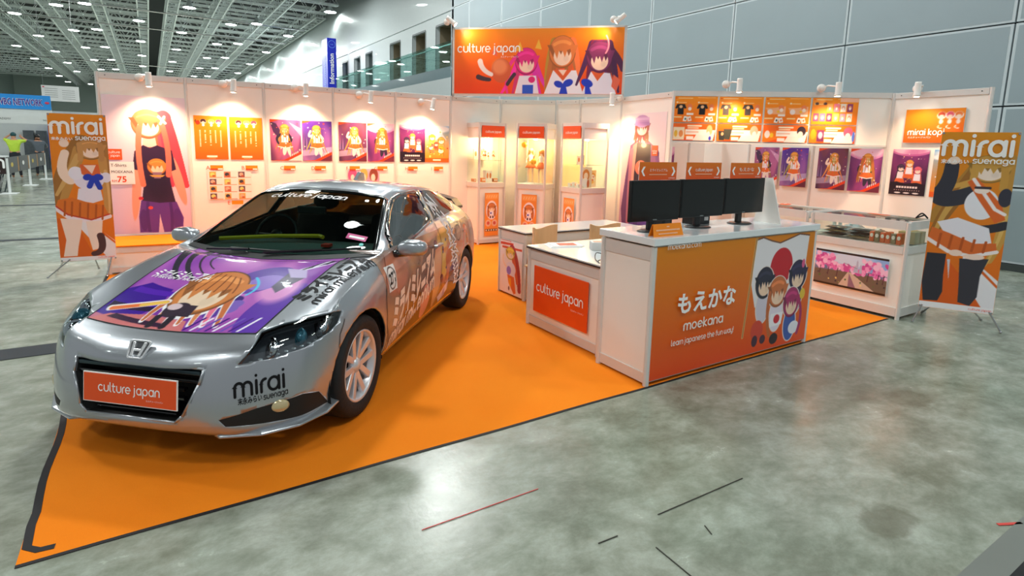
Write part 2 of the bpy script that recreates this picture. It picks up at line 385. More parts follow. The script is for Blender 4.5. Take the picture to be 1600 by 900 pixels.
strip('trim_4', ((3.0, -1.99), (4.6, -1.99)), .11, mat=M('worn_floor_channel', (120,124,118), .4)); strip('trim_5', ((3.0, -2.15), (4.6, -2.15)), .21, mat=M('black_floor_channel', (22,22,24), .5))
CRK = M('floor_scratch', (58,56,48), .7)
for i, (a_, b_) in enumerate((((2.414,-1.058),(3.015,-1.071)), ((2.049,-1.065),(2.153,-1.071)), ((2.539,-1.218),(2.517,-1.273)), ((2.244,-1.206),(2.241,-1.42)))):
    strip('trim_%d' % (6+i), (a_, b_), .004, mat=CRK)
RDL = M('red_chalk_line', (214,74,66), .7)
for i, (a_, b_, w_) in enumerate((((1.439,-.613),(2.05,-.621),.003), ((3.72,-1.895),(3.83,-1.95),.014))): strip('trim_%d' % (10+i), (a_, b_), w_, mat=RDL)
# hall wall behind the booth: cladding panels with open joints
CLAD = M('grey_cladding', (158,172,178), .42, metal=.15, vary=.05, scale=1.2)
JNT = M('cladding_joint', (40,44,48), .8); CLADE = M('cladding_edge', (204,214,218), .4)
props(MB().box(11.48, 11.7, -14, 19.2, 0, 14).build('wall_right', JNT), kind='structure')
ysj = [.71-2.42*k for k in range(6, 0, -1)]+[.71+2.42*k for k in range(0, 9)]; zsj = [.10, 1.24, 2.44, 3.64, 4.84, 6.04, 7.24, 8.44, 9.64, 10.84, 12.04, 13.2]
pn = MB(); pe = MB()
for y0, y1 in zip(ysj[:-1], ysj[1:]):
    for z0, z1 in zip(zsj[:-1], zsj[1:]):
        pn.box(11.40, 11.48, y0+.050, min(y1, 19.2)-.050, z0+.045, z1-.045); pe.box(11.403, 11.48, y0+.012, min(y1, 19.2)-.012, z0+.012, z1-.012)
props(pn.build('wall_right_cladding', CLAD), kind='structure'); props(pe.build('wall_right_panel_edges', CLADE), kind='structure')
props(MB().box(11.36, 11.47, -14, 19.2, 0, .10).build('baseboard_right', M('base_dark', (60,66,66), .6)), kind='structure')
# gallery stretch further down the hall
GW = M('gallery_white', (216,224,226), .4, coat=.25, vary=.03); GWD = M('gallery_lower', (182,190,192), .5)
def wall_with_doors():
    mb = MB(); doors = [(22.4,24.1),(25.4,27.1),(28.9,30.5),(33.7,35.0),(36.2,37.5),(39.0,40.3)]
    y = 19.2
    for a_, b_ in doors: mb.box(13, 13.2, y, a_, 4.6, 7.5); y = b_
    mb.box(13, 13.2, y, 150, 0, 7.5); mb.box(13, 13.2, 19.2, 150, 7.5, 8.0); mb.box(13, 13.2, 19.2, 150, 0, 4.6)
    props(mb.build('wall_gallery', GW), kind='structure')
    for i, (a_, b_) in enumerate(doors):
        d = MB(); d.box(13.9, 14.0, a_-.6, b_+.6, 4.6, 7.6); d.box(13.2, 14.0, a_-.02, a_, 4.6, 7.6); d.box(13.2, 14.0, b_, b_+.02, 4.6, 7.6); d.box(13.2, 14, a_, b_, 7.5, 7.6)
        o = d.build('door_%d' % (i+1), M('timber_slat' if i < 3 else 'corridor_grey', (150,136,112) if i < 3 else (130,140,142), .5, vary=.2, scale=5)); props(o, kind='structure')
        MB().box(12.98, 13.0, a_-.05, a_, 4.6, 7.5).box(12.98, 13.0, b_, b_+.05, 4.6, 7.5).box(12.98, 13.0, a_, b_, 7.46, 7.55).build('door_frame', M('door_frame_grey', (90,98,100), .4), o)
wall_with_doors()
mb = MB(); n = 8
vs = []
for k in range(n+1):
    t = k/n; vs += [(13.0+1.7*t*t, 19.2, 8+5.6*t), (13.0+1.7*t*t, 150, 8+5.6*t)]
mb.add(vs, [(2*k, 2*k+1, 2*k+3, 2*k+2) for k in range(n)]); mb.box(12.97, 13.0, 19.2, 150, 7.97, 8.0)
props(mb.build('wall_gallery_upper', GW, smooth=True, weld=False), kind='structure')
props(MB().box(11.4, 13.0, 19.2, 60, 4.5, 4.95).build('trim_9', M('slab_edge_blue', (84,112,122), .25, coat=.5)), kind='structure')
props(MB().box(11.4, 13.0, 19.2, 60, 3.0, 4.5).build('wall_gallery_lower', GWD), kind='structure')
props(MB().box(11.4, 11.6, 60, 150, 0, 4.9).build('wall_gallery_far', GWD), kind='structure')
props(MB().box(11.4, 13.1, 19.0, 19.2, 0, 13.5).build('wall_gallery_return', CLAD), kind='structure')
RG = glass('balustrade_glass', (214,238,234), .5, .97, .25)
for k in range(7):
    y0 = 19.25+k*2.47; t = thing('glass_balustrade', ['glass balustrade panel with steel rail nearest the orange banner','glass balustrade panel second from the orange banner','glass balustrade panel in front of the timber doorway','glass balustrade panel in the middle of the gallery','glass balustrade panel fifth along the gallery','glass balustrade panel sixth along the gallery','glass balustrade panel seventh along the gallery','glass balustrade panel nearest the blue sign tower'][k], 'balustrade', frame((11.45, y0, 0)), 'glass balustrade along the gallery')
    boxobj('glass_pane', RG, t, -.012, .012, .02, 2.46, 4.55, 6.0); boxobj('top_rail', STEEL, t, .03, .07, 0, 2.5, 5.85, 5.90)
    mb = MB()
    for q in (.3, 1.2, 2.2): mb.cyl((-.03, q, 4.75), (.0, q, 4.75), .03, n=8)
    mb.build('clamp_row', STEEL, t)
# ceiling plane and far walls
props(MB().box(-24, 16, -14, 152, 14.2, 14.4).build('ceiling', M('ceiling_black', (30,34,36), .8)), kind='structure')
props(MB().box(-24, 16, 150, 150.2, 0, 14.2).build('wall_far', M('far_wall', (206,220,212), .6)), kind='structure')
props(MB().box(-22.2, -22, 20, 150, 0, 14.2).build('wall_left', M('left_wall', (190,206,200), .6)), kind='structure')
# ceiling girders and cross trusses
TR = M('truss_grey', (232,238,238), .5)
def truss_mesh(L_, w_, h_, pitch, r=.045):
    mb = MB(); n = int(L_/pitch)
    for y in (-w_/2, w_/2):
        for z in (0, h_): mb.box(0, L_, y-r, y+r, z-r, z+r)
        for k in range(n):
            x0 = k*pitch; a_, b_ = ((x0, y, 0), (x0+pitch/2, y, h_)); mb.cyl(a_, b_, r*.6, n=4, cap=False); mb.cyl(b_, (x0+pitch, y, 0), r*.6, n=4, cap=False)
    for k in range(n+1): mb.box(k*pitch-r*.8, k*pitch+r*.8, -w_/2, w_/2, -r*.8, r*.8)
    return mb
ORD = ['nearest','second','third','fourth','fifth','sixth','seventh','eighth','ninth','tenth']
def ordw(k): return ['first','second','third','fourth','fifth','sixth','seventh','eighth','ninth','tenth','eleventh','twelfth','thirteenth','fourteenth','fifteenth','sixteenth','seventeenth','eighteenth','nineteenth','twentieth','twenty first','twenty second','twenty third','twenty fourth','twenty fifth','twenty sixth','twenty seventh','twenty eighth','twenty ninth','thirtieth'][k]
for bay, x0, L_ in (('left bay', -21.9, 11.56), ('middle bay', -9.0, 10.03), ('right bay', 2.45, 10.88)):
    base = truss_mesh(L_, .55, 1.0, 1.36).build('roof_truss', TR)
    for k in range(26):
        o = base if k == 0 else base.copy()
        if k: COL.objects.link(o)
        o.location = (x0, 42.5+3.35*k, 12.0); props(o, 'pale grey cross truss in the %s of the ceiling, %s from the camera' % (bay, ordw(k)), 'truss', 'cross trusses under the hall ceiling')
gb = truss_mesh(100.0, .75, .9, 1.0).build('roof_girder', TR)
for k, (x, wd) in enumerate([(-10.6,'leftmost'),(-8.75,'second from left'),(-5.7,'third from left'),(-2.25,'fourth from left'),(.75,'just left of the dark gap'),(2.75,'just right of the dark gap'),(6.0,'second right of the dark gap'),(9.9,'third right of the dark gap'),(13.2,'rightmost')]):
    o = gb if k == 0 else gb.copy()
    if k: COL.objects.link(o)
    o.rotation_euler = (0, 0, PI/2); o.location = (x, 40 if x < 12 else 47, 11.85); props(o, 'pale grey long ceiling girder, '+wd, 'girder', 'long girders running down the hall')
pp = MB(); pp.cyl((-22, 0, 0), (13, 0, 0), .06, n=6); p0 = pp.build('ceiling_pipe', STEEL)
for k, y in enumerate((52.0, 60.5, 92)):
    o = p0 if k == 0 else p0.copy()
    if k: COL.objects.link(o)
    o.location = (0, y, 11.6); props(o, ['thin steel pipe crossing under the trusses nearest the camera','thin steel pipe crossing under the trusses halfway','thin steel pipe crossing under the trusses far away'][k], 'pipe', 'pipes under the trusses')
# high bay lamps
def hb_lamp():
    t = thing('high_bay_lamp', None, 'ceiling lamp')
    MB().lathe([(.05,.55),(.14,.5),(.18,.25),(.42,.05),(.44,0)], 14).build('reflector_shade', M('lamp_shade', (214,220,220), .4), t, smooth=True)
    MB().lathe([(.0005,-.02),(.36,-.015),(.42,.02)], 14).build('lamp_lens', M('lamp_glow', (255,255,255), .5, emit=(244,255,250), estr=26), t)
    MB().cyl((0,0,.5),(0,0,2.66),.02,n=5).build('hanging_rod', STEEL, t)
    return t
proto = hb_lamp(); first = True; LAMPS = []
for ci, (x, y0) in enumerate([(-11.4,82.2),(-8.2,60.1),(-4.85,54.),(-2.95,52.),(.42,56.8),(3.75,48.4),(7.15,53.3),(8.95,51.5),(12.3,55.5)]):
    for k in range(8):
        y = y0+12.05*k
        if y > 135: break
        if k % 2 and x in (8.95, -2.95, -8.2) and k > 4: continue
        LAMPS.append((x, y, ci, k))
LAMPS += [(12.9, 43.0, 8, -1), (3.75, 60.1+0, 5, 9)]
LAMPS = [l for l in LAMPS if l[3] != 9]
colw = ['far left','second left','third left','fourth left','centre left','centre right','third right','second right','far right']
for i, (x, y, ci, k) in enumerate(LAMPS):
    o = proto if i == 0 else copy_tree(proto)
    o.location = (x, y, 11.55); props(o, 'round ceiling lamp in the %s row, %s from the near end' % (colw[ci], ordw(k+1)), 'ceiling lamp', 'round lamps under the hall ceiling')
k = 0
for x in (-14, -6, 2, 10):
    for y in (-9, -2, 6, 14, 24, 34):
        o = copy_tree(proto); o.location = (x, y, 11.55); props(o, 'round ceiling lamp over the booth, column %s row %s' % (ordw(int((x+14)/8)), ordw((-9, -2, 6, 14, 24, 34).index(y))), 'ceiling lamp', 'round lamps over the booth')
for x, y, e in ((-8, -5, .55), (2, -7, .55), (10, -6, .5), (-7, 9, 1.1), (4, 8, 1.2), (9, 15, 1.0), (-9, 18, 1.0), (5, 34, 2.0), (1, 44, 2.6), (8, 58, 3.5), (1, 66, 3.6), (6, 88, 5), (0, 108, 4.5)):
    area_lamp((x, y, 11.4), HALL_W*e, 1.4 if y < 30 else 2.0)
# blue sign towers and wall openings
BLUE = M('sign_blue', (18,38,190), .35)
PB_ = M('sign_pale_blue', (120,170,240), .4)
t = thing('sign_tower', 'tall blue information sign tower beside the glass gallery', 'sign', frame((11.29, 38.0, 4.953)))
boxobj('tower_body', BLUE, t, 0, .62, 0, 1.45, 0, 3.83, bevel=.01)
flat_text('sign_lettering', 'Information', .46, .42, .75, WHT_TXT, t, y=-.02, style='f', rot=PI/2, fit=2.05, bold=.02)
mb = MB(); ringv = []
for k in range(28):
    a_ = 2*PI*k/28
    for r in (.225, .25): ringv.append((.31+r*math.cos(a_), -.02, 3.42+r*math.sin(a_)))
mb.add(ringv, [(2*k, 2*k+1, (2*k+3) % 56, (2*k+2) % 56) for k in range(28)]); mb.build('sign_ring', PB_, t)
flat_text('sign_lettering', 'i', .30, .40, 3.40, PB_, t, y=-.02, style='f', rot=PI/2, align='c')
v = flat_text('sign_lettering', 'Information', .9, .95, .3, PB_, t, y=-.02, style='f', rot=PI/2, fit=2.4)
v.matrix_local = Matrix.Translation((0, 1.45, 0)) @ Matrix.Rotation(-PI/2, 4, 'Z')
tb = thing('sign_tower', 'small blue sign box far down the hall wall', 'sign', frame((12.6, 76, 5.6), -PI/2)); boxobj('tower_body', BLUE, tb, -1.1, 1.1, 0, .5, 0, 1.7)
boxobj('sign_face', M('sign_pale_blue'), tb, -1.0, 1.0, -.02, 0, .05, .15)
# ================================================================ booth: carpet, walls, podium
def carpet_mat():
    mt = bpy.data.materials.new('orange_carpet'); mt.use_nodes = True; nt = mt.node_tree; N = nt.nodes; L = nt.links; p = N['Principled BSDF']
    tc = N.new('ShaderNodeTexCoord'); n1 = N.new('ShaderNodeTexNoise'); n1.inputs['Scale'].default_value = 260; n1.inputs['Detail'].default_value = 3; L.new(tc.outputs['Object'], n1.inputs[0])
    n2 = N.new('ShaderNodeTexNoise'); n2.inputs['Scale'].default_value = 1.3; n2.inputs['Detail'].default_value = 5; L.new(tc.outputs['Object'], n2.inputs[0])
    r = N.new('ShaderNodeValToRGB'); r.color_ramp.elements[0].color = (*lin((250,124,12)), 1); r.color_ramp.elements[1].color = (*lin((255,150,34)), 1); L.new(n2.outputs[0], r.inputs[0])
    m_ = N.new('ShaderNodeMix'); m_.data_type = 'RGBA'; m_.blend_type = 'MULTIPLY'; m_.inputs[0].default_value = .10; L.new(r.outputs[0], m_.inputs[6]); L.new(n1.outputs[0], m_.inputs[7]); L.new(m_.outputs[2], p.inputs['Base Color'])
    p.inputs['Roughness'].default_value = .9; p.inputs['Specular IOR Level'].default_value = .15
    b = N.new('ShaderNodeBump'); b.inputs['Strength'].default_value = .25; b.inputs['Distance'].default_value = .004; L.new(n1.outputs[0], b.inputs['Height']); L.new(b.outputs[0], p.inputs['Normal'])
    return mt
cp = MB().box(0, 6.9, -.018, 5.6, -.01, .0015).box(6.9, 8.9, 0.9, 5.6, -.01, .0015).box(.3, 8.9, 5.6, 6.0, -.01, .0015).build('carpet', carpet_mat()); props(cp, 'bright orange carpet covering the booth floor, edged with black tape', 'carpet')
TAPE = M('black_tape', (34,31,34), .62, spec=.3)
def tape(name, pts, wd, label):
    mb = MB(); P = [Vector((x, y, 0)) for x, y in pts]; vs = []; fs = []
    for k, p in enumerate(P):
        d = (P[min(k+1, len(P)-1)]-P[max(k-1, 0)]).normalized(); n = Vector((-d.y, d.x, 0))*wd/2
        vs += [p+n+Vector((0, 0, .0036)), p-n+Vector((0, 0, .0036))]
    m_ = len(vs); vs += [Vector((v.x, v.y, .0016)) for v in vs]
    for k in range(len(P)-1): a_ = 2*k; fs += [(a_, a_+1, a_+3, a_+2), (a_, a_+2, m_+a_+2, m_+a_), (a_+1, m_+a_+1, m_+a_+3, a_+3)]
    o = mb.add(vs, fs).build(name, TAPE); return props(o, label, 'tape')
g = np.random.default_rng(3)
tape('carpet_tape', [(.0, -.024)]+[(x, -.024+.003*math.sin(x*5)) for x in np.linspace(.1, 6.88, 40)], .019, 'thin black tape along the front edge of the orange carpet')
tape('carpet_tape', [(.115, .045), (.06, .05), (.02, .09), (.012, .25)]+[(.012+.008*math.sin(y*7), y) for y in np.linspace(.35, 5.5, 40)], .032, 'wide black tape curling at the corner along the left carpet edge')

PANEL = M('booth_panel_white', (246,240,232), .5, scale=2, vary=.012)
RAIL = M('rail_white', (222,220,216), .4, metal=.15)
def booth_panel(a, b, label, h=2.48, last=False, first=True):
    t = thing('booth_wall_panel', label, 'wall panel', frame(a, ang_of(a, b)), 'white booth wall panels'); L_ = math.hypot(b[0]-a[0], b[1]-a[1])
    boxobj('infill_sheet', PANEL, t, .02, L_-.02, .014, .026, .05, h-.04)
    boxobj('top_rail', RAIL, t, .02, L_-.02, 0, .04, h-.075, h, bevel=.003)
    boxobj('bottom_rail', RAIL, t, .02, L_-.02, .004, .036, .02, .08)
    def post(x): return MB().prism([(x-.02,0),(x-.02,0)], 0, 0) if 0 else MB().cyl((x, .02, .0), (x, .02, h+.004), .024, n=8).build('post', RAIL, t)
    if first: post(0)
    if last: post(L_)
    mb = MB()
    for x in (.09, L_-.09): mb.cyl((x, 0, h-.035), (x, -.004, h-.035), .007, n=8)
    mb.build('rail_screw', DGREY, t)
    return t
LW = [(.016,6.433),(1.001,6.352),(1.98,6.27),(2.955,6.19),(3.925,6.115),(4.877,6.048),(5.832,6.004),(6.601,5.40),(6.76,4.949),(6.922,4.132),(6.791,2.96)]
LWn = ['white booth wall panel behind the tall pink poster','white booth wall panel behind the two orange card charts','white booth wall panel behind the posters C and D','white booth wall panel behind the posters F and G','white booth wall panel behind the posters H and I','white booth wall panel beside the left glass cabinet','white booth wall panel set diagonally behind the cabinets','narrow white booth wall panel behind the middle cabinet','white booth wall panel behind the right glass cabinet','white booth wall panel behind the lilac poster of a capped figure']
for k in range(10): booth_panel(LW[k], LW[k+1], LWn[k], last=(k == 9))
# left end cap and right hand wall
RWX = 8.93; RW = [(RWX+.04, 5.0), (RWX+.03, 4.16), (RWX+.02, 3.2), (RWX+.01, 2.12), (RWX, 1.10), (RWX-.02, .06)]
RWn = ['white booth wall panel deep inside the storage opening','white booth wall panel left of the posters on the right wall','white booth wall panel behind the purple posters on the right wall','white booth wall panel behind the two dark posters above the glass case','white booth wall panel at the right end under the kopi board']
for k in range(5): booth_panel(RW[k], RW[k+1], RWn[k], last=(k == 4))
sp_ = booth_panel((7.0, 3.35), (7.62, 3.30), 'short white booth wall panel with a purple poster beside the storage gap', h=2.3, last=True)
booth_panel((7.62, 3.9), (8.75, 3.9), 'white inner panel lit bluish through the storage gap', h=2.3)
# fascia beam and header
FA, FB = (6.791, 2.96), (8.94, 1.12); FL = math.hypot(FB[0]-FA[0], FB[1]-FA[1]); FM = frame(FA, ang_of(FA, FB))
t = thing('fascia_beam', 'white beam carrying the orange price boards over the storage gap', 'beam', FM)
boxobj('infill_sheet', PANEL, t, 0, FL, .012, .028, 1.80, 2.44); boxobj('top_rail', RAIL, t, 0, FL, 0, .04, 2.42, 2.49); boxobj('bottom_rail', RAIL, t, 0, FL, .002, .038, 1.775, 1.80)
HA, HB = (4.877, 6.02), (6.94, 4.10); HL_ = math.hypot(HB[0]-HA[0], HB[1]-HA[1]); HM = frame(HA, ang_of(HA, HB))
t = thing('header_banner', 'large orange header banner over the cabinets with white lettering', 'banner', HM)
a = Art(380, 140, 2.8); a.grad((240,70,6), (252,150,12), 1.2)
# generic colour masses, no faces
a.strands(.44, .52, .09, .60, (240,50,150), 7, 4, .05, 1.9).poly([(.375,0),(.52,0),(.50,.28),(.40,.28)], (238,232,246)).poly([(.42,0),(.485,0),(.485,.14),(.42,.14)], (50,90,210)).ell(.475,.22,.02,.05,(220,30,120)).tress(.44, .50, .068, .21, (232,36,134), (254,220,198), 6)
a.poly([(.375,.66),(.40,.80),(.42,.66)], (250,190,60)).poly([(.49,.70),(.51,.84),(.53,.68)], (250,190,60)).curve((.37,.55),(.30,.35),(.33,.0),.030,(240,50,150),1,.4)
a.ell(.29,.36,.060,.19,(214,96,52)).ell(.28,.42,.045,.12,(236,140,90), 0, .5).curve((.16,.50),(.17,.36),(.23,.30),.045,(238,230,230),1,.3).curve((.15,.26),(.19,.22),(.22,.22),.04,(70,50,60),1,.3).curve((.33,.15),(.35,.24),(.37,.30),.03,(70,50,60)).poly([(.23,.62),(.25,.74),(.265,.58)], (226,100,90))
a.strands(.655, .80, .10, .74, (224,124,58), 9, 8, .06, 1.2).poly([(.55,0),(.78,0),(.735,.36),(.60,.36)], (244,240,250)).poly([(.60,.37),(.71,.37),(.66,.20)], (228,96,40)).poly([(.63,.37),(.68,.37),(.66,.28)], (252,220,200)).ell(.69,.17,.030,.055,(34,60,200), 20).ell(.635,.15,.028,.05,(34,60,200), -20).poly([(.655,.16),(.675,.16),(.69,0),(.64,0)], (34,60,200)).tress(.65, .64, .078, .25, (228,128,60), (254,222,198), 6)
a.strands(.87, .76, .09, .70, (110,40,90), 9, 11, .06, 1.4).curve((.90,.74),(.98,.55),(1.0,.38),.06,(86,34,76),1,.3).poly([(.77,0),(.97,0),(.93,.32),(.82,.34)], (240,234,248)).poly([(.82,.35),(.90,.34),(.86,.20)], (228,96,40)).ell(.80,.17,.035,.06,(34,60,200), -20).poly([(.79,.15),(.81,.15),(.83,0),(.79,0)], (34,60,200)).tress(.865, .56, .074, .24, (128,48,100), (254,222,200), 6, 14).curve((.90,.88),(.93,.74),(.90,.62),.012,(250,150,170))
a.poly([(.95,.30),(.99,.22),(.97,.04),(.94,.12)], (240,110,80))
print_panel('banner_print', a, HL_-.08, 1.02, PRINT, t, Matrix.Translation((.04, -.012, 2.52)), t=.01)
boxobj('frame_rail', RAIL, t, 0, HL_, 0, .04, 2.48, 2.52); boxobj('frame_rail', RAIL, t, 0, HL_, 0, .04, 3.535, 3.57)
for x in (0, HL_-.04): boxobj('frame_post', RAIL, t, x, x+.04, 0, .04, 2.48, 3.57)
boxobj('back_sheet', PANEL, t, .04, HL_-.04, .01, .02, 2.52, 3.54)
flat_text('banner_lettering', 'culture japan', .118, .10, 3.18, WHT_TXT, t, y=-.016, fit=1.04, wgt=.2)
flat_text('banner_lettering', 'カルチャージャパン', .05, .82, 3.09, WHT_TXT, t, y=-.016, style='f', fit=.30)
# podium at the left wall
t = thing('podium', 'low white podium with an orange carpeted top under the tall pink poster', 'podium', frame((0.02, 5.56), ang_of(LW[0], LW[5])))
boxobj('podium_body', PANEL, t, .03, 3.0, .02, .78, .02, .325); boxobj('top_rail', RAIL, t, 0, 3.0, 0, .03, .26, .33); boxobj('bottom_rail', RAIL, t, 0, 3.0, 0, .03, .02, .08)
mb = MB(); 
for x in (0, .99, 1.98): mb = MB(); mb.cyl((x+.02, .02, 0), (x+.02, .02, .34), .024, n=8); mb.build('post', RAIL, t)
boxobj('carpet_top', MATS.get('x') or cp.data.materials[0], t, -.02, 3.02, -.02, .80, .335, .35)

# ================================================================ spotlights on the booth walls
BULB = M('lamp_bulb_glow', (255,255,255), .5, emit=(255,222,180), estr=40)
LAMPW = M('lamp_white_metal', (236,232,226), .35)
def spotlight(mat, label, power=BOOTH_W, tilt=.0, arm=.26, size=2.0, up_=0.0, aim=(0, .34, -1)):
    t = thing('arm_spotlight', label, 'spotlight', mat, 'arm spotlights along the booth walls')
    mb = MB(); mb.tube([(-.10, .0, .02), (-.05, -.05, .05), (0, -arm+.02, .02), (0, -arm, .0)], .011, 6); mb.build('arm', LAMPW, t)
    mb = MB(); mb.lathe([(.0005,.035),(.05,.03),(.055,0),(.05,-.01),(.0005,-.012)], 16, Matrix.Translation((-.12, -.01, .02)) @ Matrix.Rotation(PI/2, 4, 'X')); mb.build('mounting_disc', LAMPW, t, smooth=True)
    R_ = Matrix.Translation((0, -arm, 0)) @ Matrix.Rotation(tilt, 4, 'Y')
    mb = MB(); mb.lathe([(.0005,.075),(.034,.072),(.036,.05),(.036,-.075),(.042,-.085),(.044,-.11),(.038,-.108),(.030,-.085)], 18, R_); mb.build('lamp_housing', LAMPW, t, smooth=True)
    mb = MB(); mb.lathe([(.0005,-.112),(.020,-.111),(.036,-.103),(.040,-.095)], 16, R_); mb.build('bulb', BULB, t, smooth=True)
    l = bpy.data.lights.new('spot_beam', 'SPOT'); l.energy = power; l.color = BOOTH_COL; l.spot_size = size; l.spot_blend = .9; l.shadow_soft_size = .045
    o = bpy.data.objects.new('spot_beam', l); COL.objects.link(o); o.parent = t
    o.matrix_local = R_ @ Matrix.Translation((0, 0, -.135)) @ Vector(aim).to_track_quat('-Z', 'Y').to_matrix().to_4x4()
    return t
LA = ang_of(LW[0], LW[5])
for (x, n, z, tl) in ((.60,'above the tall pink poster',2.42,0),(1.58,'above the two orange card charts',2.41,.05),(2.52,'above the posters C and D',2.42,.05),(3.46,'above the posters F and G',2.38,.08),(4.46,'above the posters H and I, nearest the header',2.33,.22)):
    y = 6.433-.0792*(x-.016)-.02; spotlight(frame((x, y, z+.0), LA), 'white arm spotlight on the wall top '+n, tilt=tl)
spotlight(frame((6.86, 3.95, 2.44), -PI/2), 'white arm spotlight above the lilac poster of a capped figure', arm=.3, power=BOOTH_W*.5)
fa_ = ang_of(FA, FB)
spotlight(Matrix.Translation((7.40, 2.42, 2.56)) @ Matrix.Rotation(fa_, 4, 'Z'), 'white arm spotlight over the left half of the price boards', power=BOOTH_W*.6)
spotlight(Matrix.Translation((8.33, 1.62, 2.52)) @ Matrix.Rotation(fa_, 4, 'Z'), 'white arm spotlight over the right half of the price boards', power=BOOTH_W*.6)
spotlight(frame((RWX-.02, .70, 2.50), -PI/2), 'white arm spotlight above the kopi board at the right end', arm=.30, power=BOOTH_W*.28)
ha_ = ang_of(HA, HB)
for (u, n, s_) in ((.03, 'left', 1), (2.72, 'right', -1)):
    mm = Matrix.Translation((HA[0]+math.cos(ha_)*u, HA[1]+math.sin(ha_)*u, 3.64)) @ Matrix.Rotation(ha_, 4, 'Z')
    spotlight(mm, 'white arm spotlight on the %s end of the orange header banner' % n, tilt=-.9*s_, power=BOOTH_W*.22, arm=.22, size=1.6, aim=(0, .5, -1))

# ================================================================ posters
def poster(name, art, p, ang, W, H, label, cat='poster', group=None, t=.003, mat=None):
    o = print_panel(name, art, W, H, mat or PRINT, mw=frame(p, ang), t=t); return props(o, label, cat, group)
def on_left(x, z, off=-.0): # position on the left wall's front face at world x
    k = max(i for i in range(5) if LW[i][0] <= x or i == 0); (x0, y0), (x1, y1) = LW[k], LW[k+1]
    return (x, y0+(y1-y0)*(x-x0)/(x1-x0)+off+.004, z)
def amber_art(seed, base=((60,30,80),(120,60,120)), kind=0, hair=(224,150,62)):
    """generic colour study: glow, amber locks, pale centre, orange and dark corners"""
    g = np.random.default_rng(seed); a = Art(90, 128, .707); a.grad(*base)
    a.cloud((200,110,180), .6, 2, seed).cloud((50,24,90), .6, 3, seed+9)
    if kind in (1,): a.ell(.5,1.02,.66,.28,(214,140,190)).ell(.5,1.05,.62,.26,(240,196,220), 0, .2)
    if kind in (0, 5): a.poly([(0,.95),(.2,.9),(.55,.45),(.45,.4),(.1,.7)], (70,40,80)).poly([(.6,.95),(1,.8),(1,.6)], (206,150,190))
    if kind == 4:
        for k in range(4): a.poly([(.02+.05*k,.30),(.07+.05*k,.30),(.05+.05*k,.62+.07*(k % 2))], (84,60,110) if k % 2 else (150,120,170))
        a.poly([(0,.26),(1,.36),(1,.20),(0,.12)], (210,200,226), .6)
    c = .5+g.uniform(-.05, .07); tl = g.uniform(-14, 14)
    a.strands(c, .80, .17, .60, hair, 9, seed, .035, 1.9+.4*(kind == 4))
    a.ell(c,.30,.07,.17,(246,226,214) if kind != 1 else (52,40,60), -8).ell(c+.12,.28,.055,.16,(246,226,214) if kind != 1 else (52,40,60), 10)
    a.poly([(c-.13,.66),(c+.13,.66),(c+.10,.50),(c+.13,.42),(c-.12,.42),(c-.10,.52)], (240,232,244)).poly([(c-.10,.665),(c+.10,.665),(c+.01,.56)], (228,92,44)).poly([(c-.05,.665),(c+.06,.665),(c+.01,.60)], (250,222,204))
    a.curve((c-.12,.64),(c-.34,.56),(c-.20,.74 if kind == 4 else .42),.045,(48,40,58) if kind in (0,1) else (248,222,206),1,.3).curve((c+.12,.64),(c+.30,.50),(c+.14,.46),.045,(48,40,58) if kind in (0,1) else (248,222,206),1,.3)
    a.poly([(c-.14,.45),(c+.14,.45),(c+.25,.34),(c+.05,.31),(c-.22,.34)], (230,110,46)).line([(c-.22,.345),(c+.03,.312),(c+.25,.345)], .014, (250,238,236))
    a.tress(c, .78, .15, .115, hair, (252,226,206), 5, tl).strands(c, .76, .15, .36, hair, 4, seed+3, .018, 1.5)
    if kind == 1:
        for sx_ in (-1, 1): a.curve((c+sx_*.12,.80),(c+sx_*.20,.55),(c+sx_*.26,.28),.05,(190,110,50),1,.3)
    a.spots(16, [(240,210,230),(255,236,190),(230,80,50)], (.006, .018), (.05, .95, .25, .95), seed+2, .3, .9)
    a.poly([(.0,0),(.42,.02),(1,.24),(1,.13),(.62,0)], (234,66,24)).poly([(.55,0),(1,.17),(1,0)], (246,220,214) if kind == 0 else (110,40,60)).poly([(0,1),(.35,1),(0,.92)], (234,74,30))
    for k in range(5): a.line([(.63+.06*k,.105+.023*k),(.64+.06*k,.14+.023*k)], .014, (252,224,210))
    return a
def group_art(seed):
    a = Art(90, 128, .707); a.grad((40,14,30),(110,40,110)); a.ell(.5,1.02,.62,.17,(206,120,170)).ell(.5,1.04,.58,.15,(238,190,214)).cloud((170,60,130), .5, 3, seed)
    for x, y, h, sk in ((.27,.56,(60,40,70),0), (.74,.52,(226,90,110),1), (.50,.66,(232,148,66),2)):
        a.strands(x, y+.02, .11, .34, h, 6, seed+sk, .03, 1.6).poly([(x-.08,y-.05),(x+.08,y-.05),(x+.10,y-.24),(x-.10,y-.24)], (244,236,244)).poly([(x-.11,y-.20),(x+.11,y-.20),(x+.15,y-.29),(x-.15,y-.29)], (232,104,50)).tress(x, y+.03, .11, .085, h, (250,224,206), 4)
    a.poly([(0,0),(1,0),(1,.24),(.75,.28),(.4,.25),(.2,.29),(0,.27)], (34,14,30))
    for k in range(8): a.poly([(.2+.075*k,.15),(.26+.075*k,.15),(.26+.075*k,.195),(.2+.075*k,.195)], (248,230,226))
    for k in range(12): a.ell(.16+.062*k,.105,.012,.008,(230,190,180))
    for k in range(3): a.ell(.25+.25*k,.045,.09,.016,(246,236,232))
    return a.spots(14, [(240,180,120),(255,240,220)], (.006,.014), (.1,.9,.3,.9), 6)
